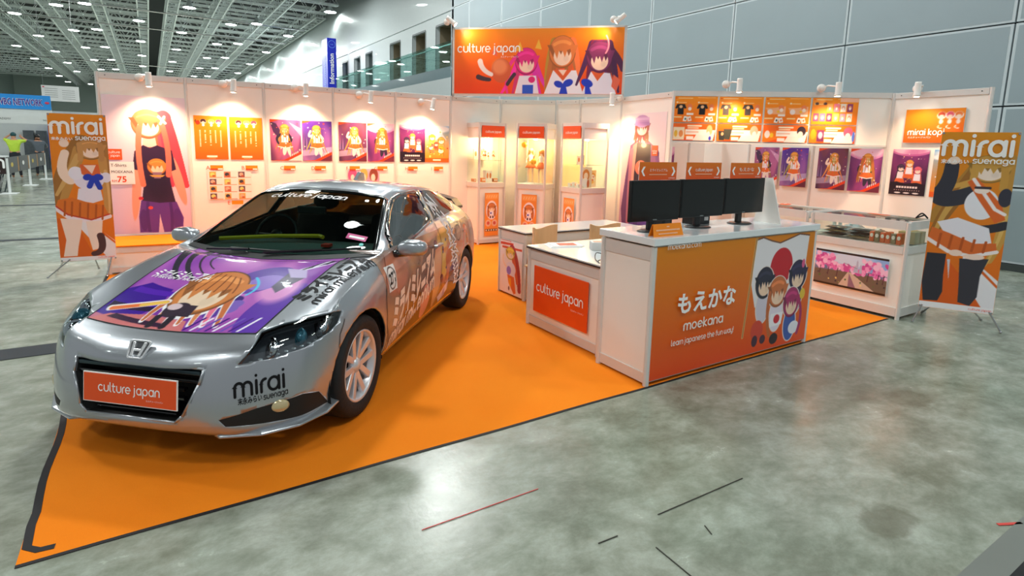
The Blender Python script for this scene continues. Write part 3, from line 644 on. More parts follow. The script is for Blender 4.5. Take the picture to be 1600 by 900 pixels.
def sunny_art(seed):
    a = Art(90, 128, .707); a.grad((250,140,30),(130,190,240), 1.4); a.ell(.55,.92,.5,.10,(250,250,252), 0, .4).ell(.25,.84,.3,.06,(250,250,252), 0, .5)
    a.poly([(.2,.62),(.55,.95),(.9,.62)], (236,236,250), .6)
    for x, y, h, r in ((.30,.68,(246,206,50),.14), (.68,.60,(236,150,70),.16), (.26,.42,(240,110,90),.14), (.66,.34,(250,160,40),.17), (.47,.50,(230,80,60),.10)):
        a.strands(x, y, r*.8, .18, h, 5, int(x*50), .03, 1.3).tress(x, y, r, r*.66, h, (252,232,214), 4)
    return a.spots(18, [(230,50,40),(255,220,120),(250,250,250),(140,190,60)], (.01,.03), (.05,.95,.15,.9), 8, .2).poly([(0,0),(1,0),(1,.11),(0,.11)], (244,96,20)).poly([(.34,.04),(.66,.04),(.66,.08),(.34,.08)], (255,236,214))
ARTS = {'C': amber_art(11, ((150,70,70),(160,90,140)), 0), 'D': amber_art(12, ((150,120,170),(80,40,160)), 4), 'F': amber_art(13, ((90,50,70),(96,44,52)), 4), 'G': amber_art(14, ((150,60,120),(90,30,90)), 1), 'H': group_art(15), 'I': sunny_art(16)}
def chart_art(seed):
    a = Art(80, 110, .72); a.grad((246,96,14), (246,150,24)); g = np.random.default_rng(seed)
    for k, (x, c) in enumerate(((.28,(70,40,50)), (.52,(236,170,90)), (.74,(220,80,110)))): a.ell(x,.87,.095,.055,(250,246,240)).ell(x,.875,.085,.05,c).ell(x,.84,.05,.03,(252,226,200)).ell(x,.785,.04,.03,(246,240,240))
    if seed % 2 == 0: a.curve((.06,.9),(.02,.86),(.1,.8),.012,(60,30,30)).ell(.12,.84,.07,.05,(200,60,30))
    for k in range(5):
        for q in range(14):
            if g.uniform() < .85 and q < (13 if k % 2 == 0 else 10): a.ell(.17+.155*k,.66-.030*q,.020,.009,(255,246,226))
    a.poly([(.34,.045),(.66,.045),(.66,.085),(.34,.085)], (255,240,220)).line([(.4,.025),(.6,.025)], .004, (255,236,214))
    return a
pp_ = on_left(1.185, 1.39); poster('wall_poster', chart_art(2), on_left(1.075,1.385), LA, .415, .60, 'orange syllable chart poster A, leftmost of the two orange charts')
poster('wall_poster', chart_art(3), on_left(1.515,1.385), LA, .43, .60, 'orange syllable chart poster B, right of the two orange charts')
for key, x, d in (('C',2.045+.02,'mauve and amber poster C, first of the coloured posters on the left wall'),('D',2.49+.02,'violet and white poster D right of poster C'),('F',3.023+.02,'brown and amber poster F'),('G',3.465+.02,'magenta and amber poster G with a pale arc'),('H',3.99+.02,'dark purple group poster H with a black lower band'),('I',4.415+.02,'orange and sky blue poster I, nearest the header')):
    p = on_left(x-.02, 1.375); poster('wall_poster', ARTS[key], p, LA, .43, .60, d+(', left wall' if 'left wall' not in d else ''))
# small letter and orange tag below each poster
TAGM = M('price_tag_orange', (246,140,20), .5)
for k, (ch, x) in enumerate((('A',1.25),('B',1.70),('C',2.22),('D',2.66),('F',3.18),('G',3.62),('H',4.13),('I',4.58))):
    t = props(MB().box(0, .16, 0, .002, 0, .065).build('price_tag', TAGM, mw=frame(on_left(x, 1.235, -.004), LA)), 'small orange price tag beside the letter %s on the left wall' % ch, 'price tag', 'price tags under the left wall posters')
    boxobj('price_strip', M('tag_deep_orange', (236,70,14), .5), t, .0, .09, -.001, 0, 0, .02); boxobj('price_patch', PAPER, t, .095, .155, -.001, 0, .004, .022)
    flat_text('tag_letter', ch, .075, -.055, .005, M('tag_deep_orange'), t, y=-.001, style='f')
t = props(MB().box(0, .15, 0, .002, 0, .055).build('price_tag', TAGM, mw=frame(on_left(1.50, .74, -.004), LA)), 'small orange price tag beside the letter E under the picture grid', 'price tag'); flat_text('tag_letter', 'E', .075, -.055, .0, M('tag_deep_orange'), t, y=-.001, style='f')
# the grid of thumbnails
a = Art(90, 78, 1.12); a.grad((244,232,224), (246,236,228)); g = np.random.default_rng(1)
for i in range(3):
    for j in range(4):
        x0, y0 = .04+i*.33, .76-j*.245
        a.poly([(x0,y0),(x0+.15,y0),(x0+.15,y0+.19),(x0,y0+.19)], [(226,170,80),(200,120,90),(90,70,80),(232,190,110)][(i+j*2) % 4]); a.ell(x0+.07,y0+.10,.05,.06,[(246,220,120),(240,180,150),(60,60,70)][(i*2+j) % 3]).ell(x0+.1,y0+.05,.04,.03,(180,90,60))
        a.poly([(x0,y0-.012),(x0+.29,y0-.012),(x0+.29,y0+.006),(x0,y0+.006)], (240,110,50))
poster('picture_grid', a, on_left(1.21, .81), LA, .56, .42, 'sheet of twelve small thumbnail pictures on the left wall', 'picture sheet')
a = Art(60, 24, 2.4); a.grad((232,150,180), (240,190,210)); a.ell(.15,.5,.14,.5,(226,90,140)).ell(.5,.55,.13,.5,(240,180,90)).ell(.82,.5,.14,.55,(150,70,50)).ell(.5,.3,.07,.3,(252,226,206)).ell(.15,.3,.06,.25,(250,220,210)).ell(.8,.3,.07,.3,(250,224,206))
poster('landscape_poster', a, on_left(3.15, 1.06), LA, .50, .20, 'small wide pink picture low between posters F and G', 'poster')
# the tall pink poster with a generic dark and violet clothing mass
a = Art(150, 288, .52); a.grad((212,180,210), (238,222,232)); a.ell(.62,.5,.5,.6,(244,214,222), 0, .9, .6)
a.strands(.66, .86, .16, .56, (244,92,92), 9, 3, .07, 1.5).curve((.72,.86),(.86,.62),(.96,.36),.09,(236,70,84),1,.6)
a.ell(.34,.36,.055,.25,(252,166,138), -6).ell(.86,.40,.06,.19,(252,160,134), 12).poly([(.46,.72),(.60,.72),(.62,.64),(.44,.64)], (250,206,190))
a.poly([(.34,.61),(.45,.655),(.53,.635),(.62,.655),(.80,.62),(.84,.48),(.75,.46),(.76,.38),(.81,.235),(.60,.22),(.39,.25),(.43,.38),(.42,.47),(.30,.48)], (58,32,64)).ell(.60,.36,.14,.10,(44,24,52), 10, .6, .7)
a.tress(.60, .50, .12, .06, (232,140,60), (250,214,180), 4).poly([(.54,.46),(.66,.46),(.64,.415),(.56,.415)], (150,110,130)).poly([(.50,.44),(.70,.44),(.66,.425),(.54,.425)], (214,160,70))
a.tress(.52, .805, .20, .105, (242,128,86), (254,222,210), 6, -6).curve((.42,.78),(.36,.60),(.42,.37),.035,(246,130,100)).curve((.70,.80),(.78,.62),(.74,.44),.035,(244,116,96)).line([(.66,.86),(.74,.815)], .016, (252,240,236)).line([(.73,.86),(.68,.81)], .016, (252,240,236))
a.poly([(.38,.255),(.60,.235),(.82,.24),(.90,.12),(.88,.02),(.64,.015),(.60,.15),(.57,.015),(.34,.02),(.34,.14)], (104,58,150)).ell(.40,.11,.05,.08,(84,44,130)).ell(.82,.11,.06,.08,(88,48,136)).curve((.46,.24),(.44,.14),(.46,.03),.02,(80,42,126)).curve((.74,.23),(.76,.14),(.74,.03),.02,(80,42,126)).ell(.49,.20,.03,.012,(244,80,70))
a.ell(.38,.27,.03,.012,(230,40,60)); a.poly([(0,0),(1,0),(1,.012),(0,.012)], (250,232,226))
poster('tall_poster', a, on_left(.045, .345), LA, .94, 1.86, 'tall pink poster with a dark shirt and violet trousers on the left wall')
def small_sign(p, ang, label, txts, W, H, face, txtm, cat='sign', bar=None):
    t = props(MB().box(0, W, 0, .004, 0, H).build('wall_sign', face, mw=frame(p, ang)), label, cat)
    for (s_, h, x, z, st, fit) in txts: flat_text('sign_lettering', s_, h, x, z, txtm, t, y=-.002, style=st, fit=fit)
    return t
small_sign(on_left(.055, 1.365, -.012), LA, 'small square orange sign on the tall pink poster', [('culture', .024, .02, .085, 's', .13), ('japan', .024, .045, .04, 's', .10)], .17, .14, ORANGE_SIGN, WHT_TXT)
t = small_sign(on_left(.06, 1.04, -.012), LA, 'white price sign reading MOEKANA 75 on the tall pink poster', [('T-Shirts', .055, .03, .235, 'f', None), ('MOEKANA', .085, .03, .15, 'f', .24)], .29, .30, PAPER, M('dark_brown_text', (70,36,30), .5))
flat_text('sign_lettering', '75', .11, .09, .03, M('tag_deep_orange'), t, y=-.002, style='f', bold=.02); flat_text('sign_lettering', 'RM', .045, .03, .03, M('tag_deep_orange'), t, y=-.002, style='f')

# right hand wall posters (front faces look towards -x)
def on_right(y, z): return (RWX-.004-.0, y, z)
k_ = 0
for key, y, d in (('C',3.06,'mauve and amber poster behind the right monitor on the right wall'),('D',2.59,'violet and white poster with stars on the right wall'),('F',2.015,'brown and amber poster on the right wall, left one over the glass case'),('G',1.56,'magenta and amber poster on the right wall, right one over the glass case'),('H',1.02,'dark purple group poster with black lower band on the right wall'),('I',.55,'orange and sky blue poster half hidden by the right banner stand')):
    poster('wall_poster', ARTS[key], (RWX-.006, y, 1.16), -PI/2, .42, .594, d)
poster('wall_poster', ARTS['G'], (7.03, 3.335, 1.12), ang_of((7.0, 3.35), (7.62, 3.30)), .27, .60, 'narrow dark poster showing left of the storage gap above the monitors')
# boards
a = Art(60, 40, 1.5); a.grad((246,96,10), (246,146,10))
for x, c in ((.62,(200,70,40)), (.76,(236,90,120)), (.90,(240,130,60))): a.ell(x,.80,.075,.11,(250,240,236)).ell(x,.82,.06,.085,c).ell(x,.77,.04,.05,(252,230,210)).ell(x,.62,.035,.07,(248,236,236)).curve((x-.03,.5),(x-.08,.45),(x+.02,.42),.012,(250,250,250))
kb = poster('kopi_board', a, (RWX-.03, .915, 1.84), -PI/2, .64, .42, 'orange kopi board with white lettering high at the right end of the wall', 'sign', t=.02)
flat_text('board_lettering', 'mirai kopi', .05, .05, .10, WHT_TXT, kb, y=-.004, fit=.40, wgt=.24)
flat_text('board_lettering', 'カルチャージャパン', .035, .05, .055, WHT_TXT, kb, y=-.004, style='f', fit=.26)
# price boards
g = np.random.default_rng(9)
bw = .600
def upper_board(kind):
    a = Art(90, 62, 1.45); a.grad((246,120,6), (250,150,8)); a.line([(.04,.93),(.05,.93)], .02, (230,60,20)).line([(.1,.93),(.42,.93)], .014, (255,214,150)).line([(.55,.95),(.95,.95)], .007, (255,214,150))
    for s0 in (0, .5):
        a.ell(.07+s0,.77,.022,.035,(255,230,190)).line([(.1+s0,.76),(.28+s0,.76)], .012, (255,220,160))
        if kind < 2:
            c = [(18,16,20),(58,56,56)][kind]; x = .12+s0
            a.poly([(x-.05,.70),(x+.13,.70),(x+.17,.55),(x+.13,.52),(x+.11,.56),(x+.11,.30),(x-.03,.30),(x-.03,.56),(x-.06,.52),(x-.09,.55)], c).ell(x+.04,.60,.04,.06,(236,190,140))
        elif kind == 2: a.poly([(s0+.02,.60),(s0+.2,.60),(s0+.46,.66),(s0+.46,.36),(s0+.1,.36)], (250,180,130)).ell(.12+s0,.45,.06,.1,(244,226,220)).ell(.36+s0,.62,.05,.08,(228,96,80)).ell(.30+s0,.46,.03,.04,(250,190,30))
        if kind < 3:
            a.ell(.37+s0,.60,.055,.11,(240,130,80)).ell(.37+s0,.52,.04,.07,(252,232,214)); a.poly([(.30+s0,.28),(.46+s0,.28),(.46+s0,.36),(.30+s0,.36)], (252,240,230))
            a.line([(.02+s0,.20),(.18+s0,.20)], .025, (255,220,160)); a.poly([(.22+s0,.05),(.30+s0,.03),(.33+s0,.22),(.25+s0,.24)], (250,246,240)).poly([(.34+s0,.03),(.43+s0,.06),(.40+s0,.24),(.32+s0,.21)], (248,240,232)).ell(.28+s0,.13,.02,.04,[(40,90,80),(220,120,90),(60,50,60)][kind]).ell(.38+s0,.13,.022,.04,(236,120,70))
    if kind == 3:
        for i in range(6):
            for j in range(2):
                if i < 2 and j == 1: continue
                x, y = .10+i*.145, .34-j*.0+(.36*j if j else 0); y = .27+.36*j; a.poly([(x-.06,y-.15),(x+.06,y-.15),(x+.06,y+.15),(x-.06,y+.15)], [(150,60,110),(200,90,140),(90,40,90),(244,180,90),(246,130,160),(240,230,220)][(i+j) % 6]).ell(x,y,.035,.08,(240,160,120)).ell(x,y-.03,.02,.05,(248,236,240))
        a.ell(.1,.78,.04,.05,(60,30,40)).ell(.28,.78,.04,.05,(80,40,50)).poly([(.6,.84),(1,.84),(1,1),(.6,1)], (250,190,160))
    return a
def lower_board(kind):
    a = Art(90, 36, 2.5); a.grad((240,84,14), (244,110,20)); a.poly([(0,.0),(.1,0),(.62,.44),(.62,.60),(.2,.66),(0,.5)], (246,128,20)).poly([(.48,0),(.95,0),(1,.62),(.62,.62)], (252,238,228))
    a.poly([(.30,.34),(.80,.34),(.80,.66),(.30,.66)], (253,244,236)).line([(.33,.50),(.60,.50)], .03, (240,180,150)).line([(.36,.86),(.66,.86)], .05, (255,236,210)).line([(.36,.74),(.60,.74)], .03, (255,226,190)); a.poly([(.33,.05),(.50,.05),(.50,.25),(.33,.25)], (253,244,236))
    if kind == 0: a.poly([(.02,.04),(.28,.04),(.28,.78),(.02,.78)], (250,232,200)).ell(.08,.4,.04,.2,(240,190,60)).ell(.2,.4,.05,.2,(240,150,80)).ell(.86,.62,.07,.30,(244,190,130)).ell(.84,.35,.04,.2,(252,238,230)).ell(.88,.15,.03,.12,(60,60,200))
    if kind == 1: a.poly([(.02,.6),(.2,.6),(.17,.05),(.05,.05)], (56,56,52)).poly([(.14,.72),(.34,.72),(.3,.1),(.18,.1)], (70,72,60)).ell(.12,.42,.03,.1,(240,180,130)).ell(.84,.62,.09,.3,(244,180,150)).ell(.85,.4,.05,.2,(252,236,226))
    if kind == 2: a.ell(.10,.45,.06,.22,(246,226,220)).ell(.20,.4,.04,.14,(250,200,40)).ell(.86,.66,.10,.28,(52,40,50)).ell(.84,.45,.06,.2,(252,232,216)).ell(.86,.15,.06,.15,(246,240,240))
    if kind == 3: a.ell(.08,.5,.06,.3,(250,160,30)).poly([(.16,.1),(.32,.1),(.32,.75),(.16,.75)], (120,50,90)).ell(.24,.45,.05,.2,(240,180,200)).ell(.84,.64,.10,.3,(232,90,120)).ell(.84,.4,.06,.2,(252,230,220)).ell(.96,.4,.03,.3,(80,120,220))
    return a
nm = ['orange price board with two black shirts, leftmost','orange price board with two grey shirts, second from left','orange price board with carry pouches, third from left','orange price board crowded with small posters, rightmost']
nl = ['lower orange offer board under the black shirts','lower orange offer board with two grey shirts','lower orange offer board with a dark haired round head','lower orange offer board with a pink haired round head']
for k in range(4):
    mm = FM @ Matrix.Translation((.025+k*(bw+.005), -.006, 2.06))
    o = props(print_panel('price_board', upper_board(k), bw-.02, .355, PRINT, mw=mm, t=.005), nm[k], 'price board', None)
    mm = FM @ Matrix.Translation((.025+k*(bw+.005), -.006, 1.81)); o = props(print_panel('price_board', lower_board(k), bw-.02, .235, PRINT, mw=mm, t=.005), nl[k], 'price board', None)
# lilac poster of a capped figure reduced to plain colour masses
a = Art(130, 260, .50); a.grad((206,160,196), (246,226,230)); a.ell(.62,.6,.4,.5,(252,232,232), 0, .9, .5)
a.poly([(.20,.74),(.42,.80),(.62,.78),(.86,.70),(.95,.5),(.9,0),(.1,0),(.04,.2),(.12,.5)], (150,88,140)).poly([(.12,.5),(.04,.2),(.1,0),(.32,0),(.26,.4),(.24,.66)], (112,66,130)).poly([(.26,.74),(.40,.78),(.36,.5),(.30,.3),(.22,.5)], (214,150,140))
a.poly([(.36,.76),(.68,.75),(.72,.4),(.66,.2),(.34,.2),(.32,.5)], (52,36,56)).ell(.48,.56,.14,.06,(226,110,90)).ell(.5,.55,.08,.04,(240,170,150)).poly([(.24,.26),(.78,.24),(.8,0),(.2,0)], (84,60,150)).ell(.42,.12,.05,.1,(60,40,120))
a.poly([(.40,.83),(.52,.83),(.54,.76),(.38,.77)], (250,206,190)).strands(.45, .90, .14, .13, (178,92,84), 9, 5, .05, 1.3).tress(.45, .885, .17, .075, (182,98,90), (252,224,210), 6).ell(.45,.935,.165,.05,(212,160,206)).poly([(.27,.90),(.63,.90),(.62,.93),(.28,.93)], (190,140,196)).line([(.3,.955),(.6,.955)], .02, (232,190,226))
a.curve((.24,.70),(.20,.45),(.22,.1),.04,(190,120,150)).curve((.84,.68),(.86,.4),(.84,.1),.04,(130,76,140))
LB = ang_of(LW[9], LW[10]); BW = frame(LW[9], LB)
poster('tall_poster', a, tuple((BW @ Vector((.09, .009, .35)))), LB, .99, 1.86, 'tall lilac poster with a capped figure shape left of the monitors')
small_sign(tuple(BW @ Vector((.80, .003, 1.58))), LB, 'small square orange sign on the lilac poster', [('culture', .018, .015, .06, 's', .10), ('japan', .018, .03, .03, 's', .08)], .13, .15, ORANGE_SIGN, WHT_TXT)
# ================================================================ glass display cabinets
AMB = M('cabinet_cream', (250,214,166), .5)
def chibi_art(seed=0):
    a = Art(50, 138, .36); a.grad((246,150,60), (246,150,60)); a.poly([(.06,.86),(.94,.86),(.94,.97),(.06,.97)], (250,170,90))
    for k in range(5): a.line([(.12+.17*k,.89),(.18+.17*k,.94)], .014, (250,222,180))
    a.ell(.5,.60,.40,.22,(250,232,240)).ell(.28,.56,.1,.12,(200,112,56)).ell(.74,.56,.1,.12,(200,112,56)).tress(.5,.65,.30,.12,(206,120,60),(252,222,196),5).ell(.5,.53,.16,.06,(248,240,250)).ell(.45,.53,.06,.02,(70,60,180)).ell(.42,.44,.05,.03,(60,34,34)).ell(.60,.44,.05,.03,(60,34,34))
    a.ell(.27,.30,.2,.08,(244,190,160)).ell(.72,.30,.2,.08,(244,190,160)).ell(.27,.30,.1,.04,(220,90,80)).ell(.72,.30,.1,.04,(220,90,80)).poly([(.05,.11),(.95,.11),(.95,.16),(.05,.16)], (70,30,40))
    for k in range(5): a.ell(.14+.18*k,.135,.06,.018,(250,230,200))
    return a
CH = chibi_art()
def cabinet(mat, label, poster_face, label_poster, sign_face='front', shelves=(1.42,)):
    """a .5 m square tower: local x right along the front, y back"""
    t = thing('display_cabinet', label, 'display cabinet', mat, 'white glass display cabinets in the booth corner'); W = .5
    for x in (.0, W):
        for y in (.0, W): MB().cyl((x, y, 0), (x, y, 2.05), .022, n=8).build('post', RAIL, t)
    b = MB(); b.box(.01, W-.01, .01, W-.01, .06, .98); b.build('base_cupboard', PANEL, t)
    for nm_, z0, z1 in (('base_rail', .02, .08), ('middle_rail', .97, 1.05), ('top_rail', 1.97, 2.05)):
        MB().box(.02, W-.02, -.012, .02, z0, z1).box(-.012, .02, .02, W-.02, z0, z1).box(W-.02, W+.012, .02, W-.02, z0, z1).box(.02, W-.02, W-.02, W+.012, z0, z1).build(nm_, RAIL, t)
    boxobj('display_floor', WHITE, t, .02, W-.02, .02, W-.02, 1.03, 1.05)
    boxobj('back_sheet', AMB, t, .02, W-.02, W-.014, W-.004, 1.05, 1.8)
    boxobj('sign_box', PANEL, t, .01, W-.01, .01, W-.01, 1.80, 1.98)
    MB().box(.02, W-.02, 0, .004, 1.05, 1.80).build('glass_pane', GLASS, t); MB().box(0, .004, .02, W-.02, 1.05, 1.80).build('glass_pane', GLASS, t); MB().box(W-.004, W, .02, W-.02, 1.05, 1.80).build('glass_pane', GLASS, t)
    for z in shelves: boxobj('glass_shelf', glass('shelf_glass', (246,246,240), .2), t, .03, W-.03, .03, W-.03, z, z+.006)
    # sign and lower strip on the face that carries them
    R_ = {'front': Matrix.Identity(4), 'left': Matrix.Translation((0, W, 0)) @ Matrix.Rotation(-PI/2, 4, 'Z')}[poster_face]
    s_ = boxobj('sign_plate', ORANGE_SIGN, t, .035, W-.035, -.020, -.010, 1.815, 2.0, mw=R_)
    v = flat_text('sign_lettering', 'culture japan', .036, .25, 1.885, WHT_TXT, s_, y=-.023, align='c', fit=.30, wgt=.2)
    p = print_panel('lower_poster', CH, .27, .74, PRINT, mw=t.matrix_world @ R_ @ Matrix.Translation((.11, -.018, .14)), t=.003); props(p, label_poster, 'poster', 'tall orange strip posters on the cabinets')
    l = bpy.data.lights.new('cabinet_lamp', 'POINT'); l.energy = 9; l.color = (1, .60, .28); l.shadow_soft_size = .04; o = bpy.data.objects.new('cabinet_lamp', l); COL.objects.link(o); o.parent = t; o.location = (.25, .2, 1.74)
    MB().lathe([(.0005,-.01),(.03,-.008),(.035,.01)], 12, Matrix.Translation((.25, .2, 1.79))).build('ceiling_spot', BULB, t)
    return t
c1 = cabinet(frame((5.185, 5.60), -.03), 'white glass display cabinet on the left of the three, nearest the car', 'front', 'orange strip poster on the left cabinet', shelves=(1.42,))
c2m = frame((5.74, 5.30), -.95); c2 = cabinet(c2m, 'white glass display cabinet in the middle, holding two tall figurines', 'front', 'orange strip poster on the middle cabinet', shelves=())
c3 = cabinet(frame((6.13, 4.08), 0), 'white glass display cabinet on the right of the three, with books inside', 'left', 'orange strip poster on the right cabinet', shelves=(1.40,))
SK = M('figurine_skin', (252,222,196), .5); HAIRF = M('figurine_hair_amber', (226,150,70), .5); HAIR2 = M('figurine_hair_pale', (240,200,130), .5); DRW = M('figurine_white_dress', (250,244,240), .5); DRO = M('figurine_orange_skirt', (236,120,50), .5)
def figurine(mat, h, label, hair, group, pose=0):
    """small standing figure: one continuous body, hair and dress as its clothing"""
    t = thing('figurine', label, 'figurine', mat, group); s = h
    b = MB(); b.lathe([(.0005,0),(.13*s,0),(.13*s,.02*s),(.0005,.022*s)], 18); b.build('stand', DRW, t)
    me = bpy.data.meshes.new('body'); J = [(0,0,.50),(0,0,.66),(0,0,.78),(0,0,.83),(0,0,.90),(.05,0,.48),(.055,-.01,.26),(.06,0,.04),(.06,-.04,.025),(-.05,0,.48),(-.07,-.03 if pose else 0,.27),(-.06,.02,.04),(-.06,-.03,.025),(.07,0,.76),(.13,-.02,.66 if not pose else .80),(.12,-.08,.72 if not pose else .92),(-.07,0,.76),(-.13,0,.65),(-.12,-.06,.56)]
    Ed = [(0,1),(1,2),(2,3),(3,4),(0,5),(5,6),(6,7),(7,8),(0,9),(9,10),(10,11),(11,12),(2,13),(13,14),(14,15),(2,16),(16,17),(17,18)]
    rad = [.06,.045,.05,.022,.065,.045,.03,.02,.018,.045,.03,.02,.018,.026,.02,.014,.026,.02,.014]
    me.from_pydata([(x*s, y*s, z*s) for x, y, z in J], Ed, []); o = bpy.data.objects.new('body', me); COL.objects.link(o); o.parent = t; me.materials.append(SK)
    sk = o.modifiers.new('skin', 'SKIN'); sv = me.skin_vertices[0].data
    for v, r in zip(sv, rad): v.radius = (r*s, r*s)
    sv[0].use_root = True; ss = o.modifiers.new('sub', 'SUBSURF'); ss.levels = 1; ss.render_levels = 1
    mb = MB(); mb.lathe([(.05*s,.80*s),(.068*s,.76*s),(.052*s,.64*s),(.075*s,.56*s)], 16); mb.build('blouse', DRW, t, smooth=True)
    mb = MB(); mb.lathe([(.058*s,.62*s),(.10*s,.54*s),(.165*s,.44*s),(.160*s,.435*s)], 16); mb.build('skirt', DRO, t, smooth=True)
    mb = MB(); mb.ell((0,.012*s,.925*s),(.082*s,.082*s,.075*s), 14); mb.ell((.07*s,.03*s,.80*s),(.035*s,.03*s,.14*s), 10); mb.ell((-.07*s,.03*s,.80*s),(.035*s,.03*s,.14*s), 10); mb.ell((0,.06*s,.78*s),(.07*s,.03*s,.17*s), 10); mb.build('hair', hair, t, smooth=True)
    return t
def cab_at(c, x, y, z, r=0): return c.matrix_world @ Matrix.Translation((x, y, z)) @ Matrix.Rotation(r, 4, 'Z')
figurine(cab_at(c2, .14, .30, 1.052, .1), .60, 'tall white dressed figurine with one raised arm in the middle cabinet', HAIR2, None, 1)
figurine(cab_at(c2, .36, .20, 1.052, -.2), .58, 'tall white dressed figurine standing on the right in the middle cabinet', HAIRF, None, 0)
YB = M('yellow_ball', (250,190,20), .5)
for (x, z, lb) in ((.08, 1.70, 'yellow round paper ball hanging high in the middle cabinet'), (.25, 1.42, 'yellow round paper ball between the two tall figurines')):
    mb = MB(); n = 14
    for k in range(n):
        a_ = PI*k/n; mb.lathe([(.0005,-.055),(.054,0),(.0005,.055)], 4, Matrix.Rotation(a_, 4, 'Z'))
    mb.ell((0,0,0),(.05,.05,.05),12); mb.cyl((0,0,.05),(0,0,1.79-z),.0015,n=4); o = mb.build('paper_ball', YB, mw=cab_at(c2, x, .12, z)); props(o, lb, 'paper ball')
for k, (x, y) in enumerate(((.12,.2),(.20,.16),(.28,.2),(.36,.17),(.42,.25),(.24,.3))):
    figurine(cab_at(c1, x, y, 1.427), .13+.03*(k % 2), ['tiny figurine at the left end of the upper shelf in the left cabinet','tiny figurine second from the left on the upper shelf','tiny figurine third from the left on the upper shelf','tiny figurine fourth from the left on the upper shelf','tiny figurine at the right end of the upper shelf','tiny figurine behind the others on the upper shelf'][k], [HAIRF, HAIR2][k % 2], 'tiny figurines on the upper shelf of the left cabinet', k % 2)
BOXP = M('printed_white_box', (250,240,230), .5); BOXO = M('printed_orange_box', (236,130,60), .5); BOXD = M('dark_book', (60,60,66), .5)
def carton(name, mat, sz, label, cat, face=BOXP, patch=BOXO, group=None, n=2):
    t = thing(name, label, cat, mat, group); w, d, h = sz; boxobj('carton_body', face, t, 0, w, 0, d, 0, h, bevel=.002)
    mb = MB()
    for k in range(n):
        x0 = w*(.12+.42*k); mb.ell((x0+w*.17, -.001, h*.55), (w*.15, .002, h*.25), 12)
    mb.build('printed_motif', patch, t); return t
carton('white_box', cab_at(c1, .20, .14, 1.052), (.13,.10,.20), 'upright white printed box on the floor of the left cabinet', 'box')
carton('small_box', cab_at(c1, .12, .12, 1.052), (.07,.08,.07), 'small orange box left of the upright white box', 'box', BOXO, BOXP); carton('small_box', cab_at(c1, .35, .12, 1.052), (.08,.08,.06), 'small orange box right of the upright white box', 'box', BOXO, BOXP)
carton('flat_box', cab_at(c1, .03, .25, 1.052), (.05,.10,.05), 'small flat orange box in the back left corner of the left cabinet', 'box', BOXO, BOXP)
carton('picture_card', cab_at(c1, .05, .30, 1.43, .1), (.14,.02,.18), 'pale picture card standing on the upper shelf of the left cabinet', 'card', BOXP, BOXO, n=1)
carton('stacked_boxes', cab_at(c1, .22, .37, 1.43), (.08,.06,.25), 'stack of white boxes behind the tiny figurines', 'box')
carton('upright_book', cab_at(c3, .04, .16, 1.408, -.1), (.10,.02,.14), 'white book leaning on the shelf of the right cabinet', 'book'); carton('upright_book', cab_at(c3, .16, .20, 1.408, .3), (.07,.03,.15), 'dark book leaning on the shelf of the right cabinet', 'book', BOXD, BOXD)
a = Art(40, 60, .62); a.grad((244,214,180), (250,236,214)); a.ell(.5,.62,.30,.28,(226,140,60)).ell(.5,.58,.18,.16,(252,226,204)).ell(.45,.25,.28,.24,(248,240,238)).ell(.7,.2,.1,.2,(226,110,60))
o = print_panel('picture_card', a, .22, .32, PRINT, mw=cab_at(c3, .06, .10, 1.052, -.1), t=.01); props(o, 'tall amber picture card standing low in the right cabinet', 'card')
a = Art(40, 60, .7); a.grad((250,220,190), (250,200,120)); a.ell(.5,.7,.4,.16,(240,160,50)).ell(.5,.55,.34,.2,(250,236,226)).ell(.5,.35,.24,.14,(250,190,90)).spots(10, [(230,100,50),(250,240,220)], (.03,.06), (.1,.9,.1,.8), 3)
o = print_panel('picture_card', a, .20, .27, PRINT, mw=cab_at(c3, .27, .14, 1.052, .25), t=.01); props(o, 'orange picture card on the right inside the right cabinet', 'card')
for k in range(3):
    carton('small_box', cab_at(c3, .05, .30+.0, 1.052) @ Matrix.Translation((.0, -.10*k+.02, 0)), (.07,.07,.06+.02*(k == 1)), ['small pale box by the rear glass of the right cabinet','small pale box in the middle of the row in the right cabinet','small pale box at the front of the row in the right cabinet'][k], 'box')

# ================================================================ counters
TOPW = M('counter_top_white', (232,238,240), .18, coat=.5, vary=.01); EDGED = M('counter_edge_dark', (60,44,40), .5); IN_D = M('open_shelf_shade_grey', (110,112,106), .6)
def counter(name, label, x0, x1, y0, y1, h, top, faces, posts, cat='counter', lip=.02):
    t = thing(name, label, cat, frame((x0, y0)))
    W, D = x1-x0, y1-y0
    for (fx_, fy_) in posts: MB().cyl((fx_*W, fy_*D, 0), (fx_*W, fy_*D, h), .022, n=8).build('post', RAIL, t)
    for s_ in faces:
        a_, b_ = {'S': ((.02, 0), (W-.02, 0)), 'N': ((W-.02, D), (.02, D)), 'W': ((0, D-.02), (0, .02)), 'E': ((W, .02), (W, D-.02))}[s_]
        L_ = math.hypot(b_[0]-a_[0], b_[1]-a_[1]); f = Matrix.Translation((a_[0], a_[1], 0)) @ Matrix.Rotation(ang_of(a_, b_), 4, 'Z')
        boxobj('side_panel', PANEL, t, 0, L_, .0, .012, .06, h-.02, mw=f); boxobj('upper_rail', RAIL, t, 0, L_, -.008, .016, h-.10, h-.005, mw=f); boxobj('lower_rail', RAIL, t, 0, L_, -.008, .016, .015, .09, mw=f)
    return t
t = counter('low_counter', 'low white counter with a large orange sign on its front', 3.50, 4.46, .60, 1.60, .73, 1, 'WN', ((0,0),(0,1),(1,1)))
boxobj('worktop', TOPW, t, -.025, .96, -.02, 1.02, .742, .752); boxobj('worktop_edge', EDGED, t, -.028, .963, -.023, 1.023, .728, .742)
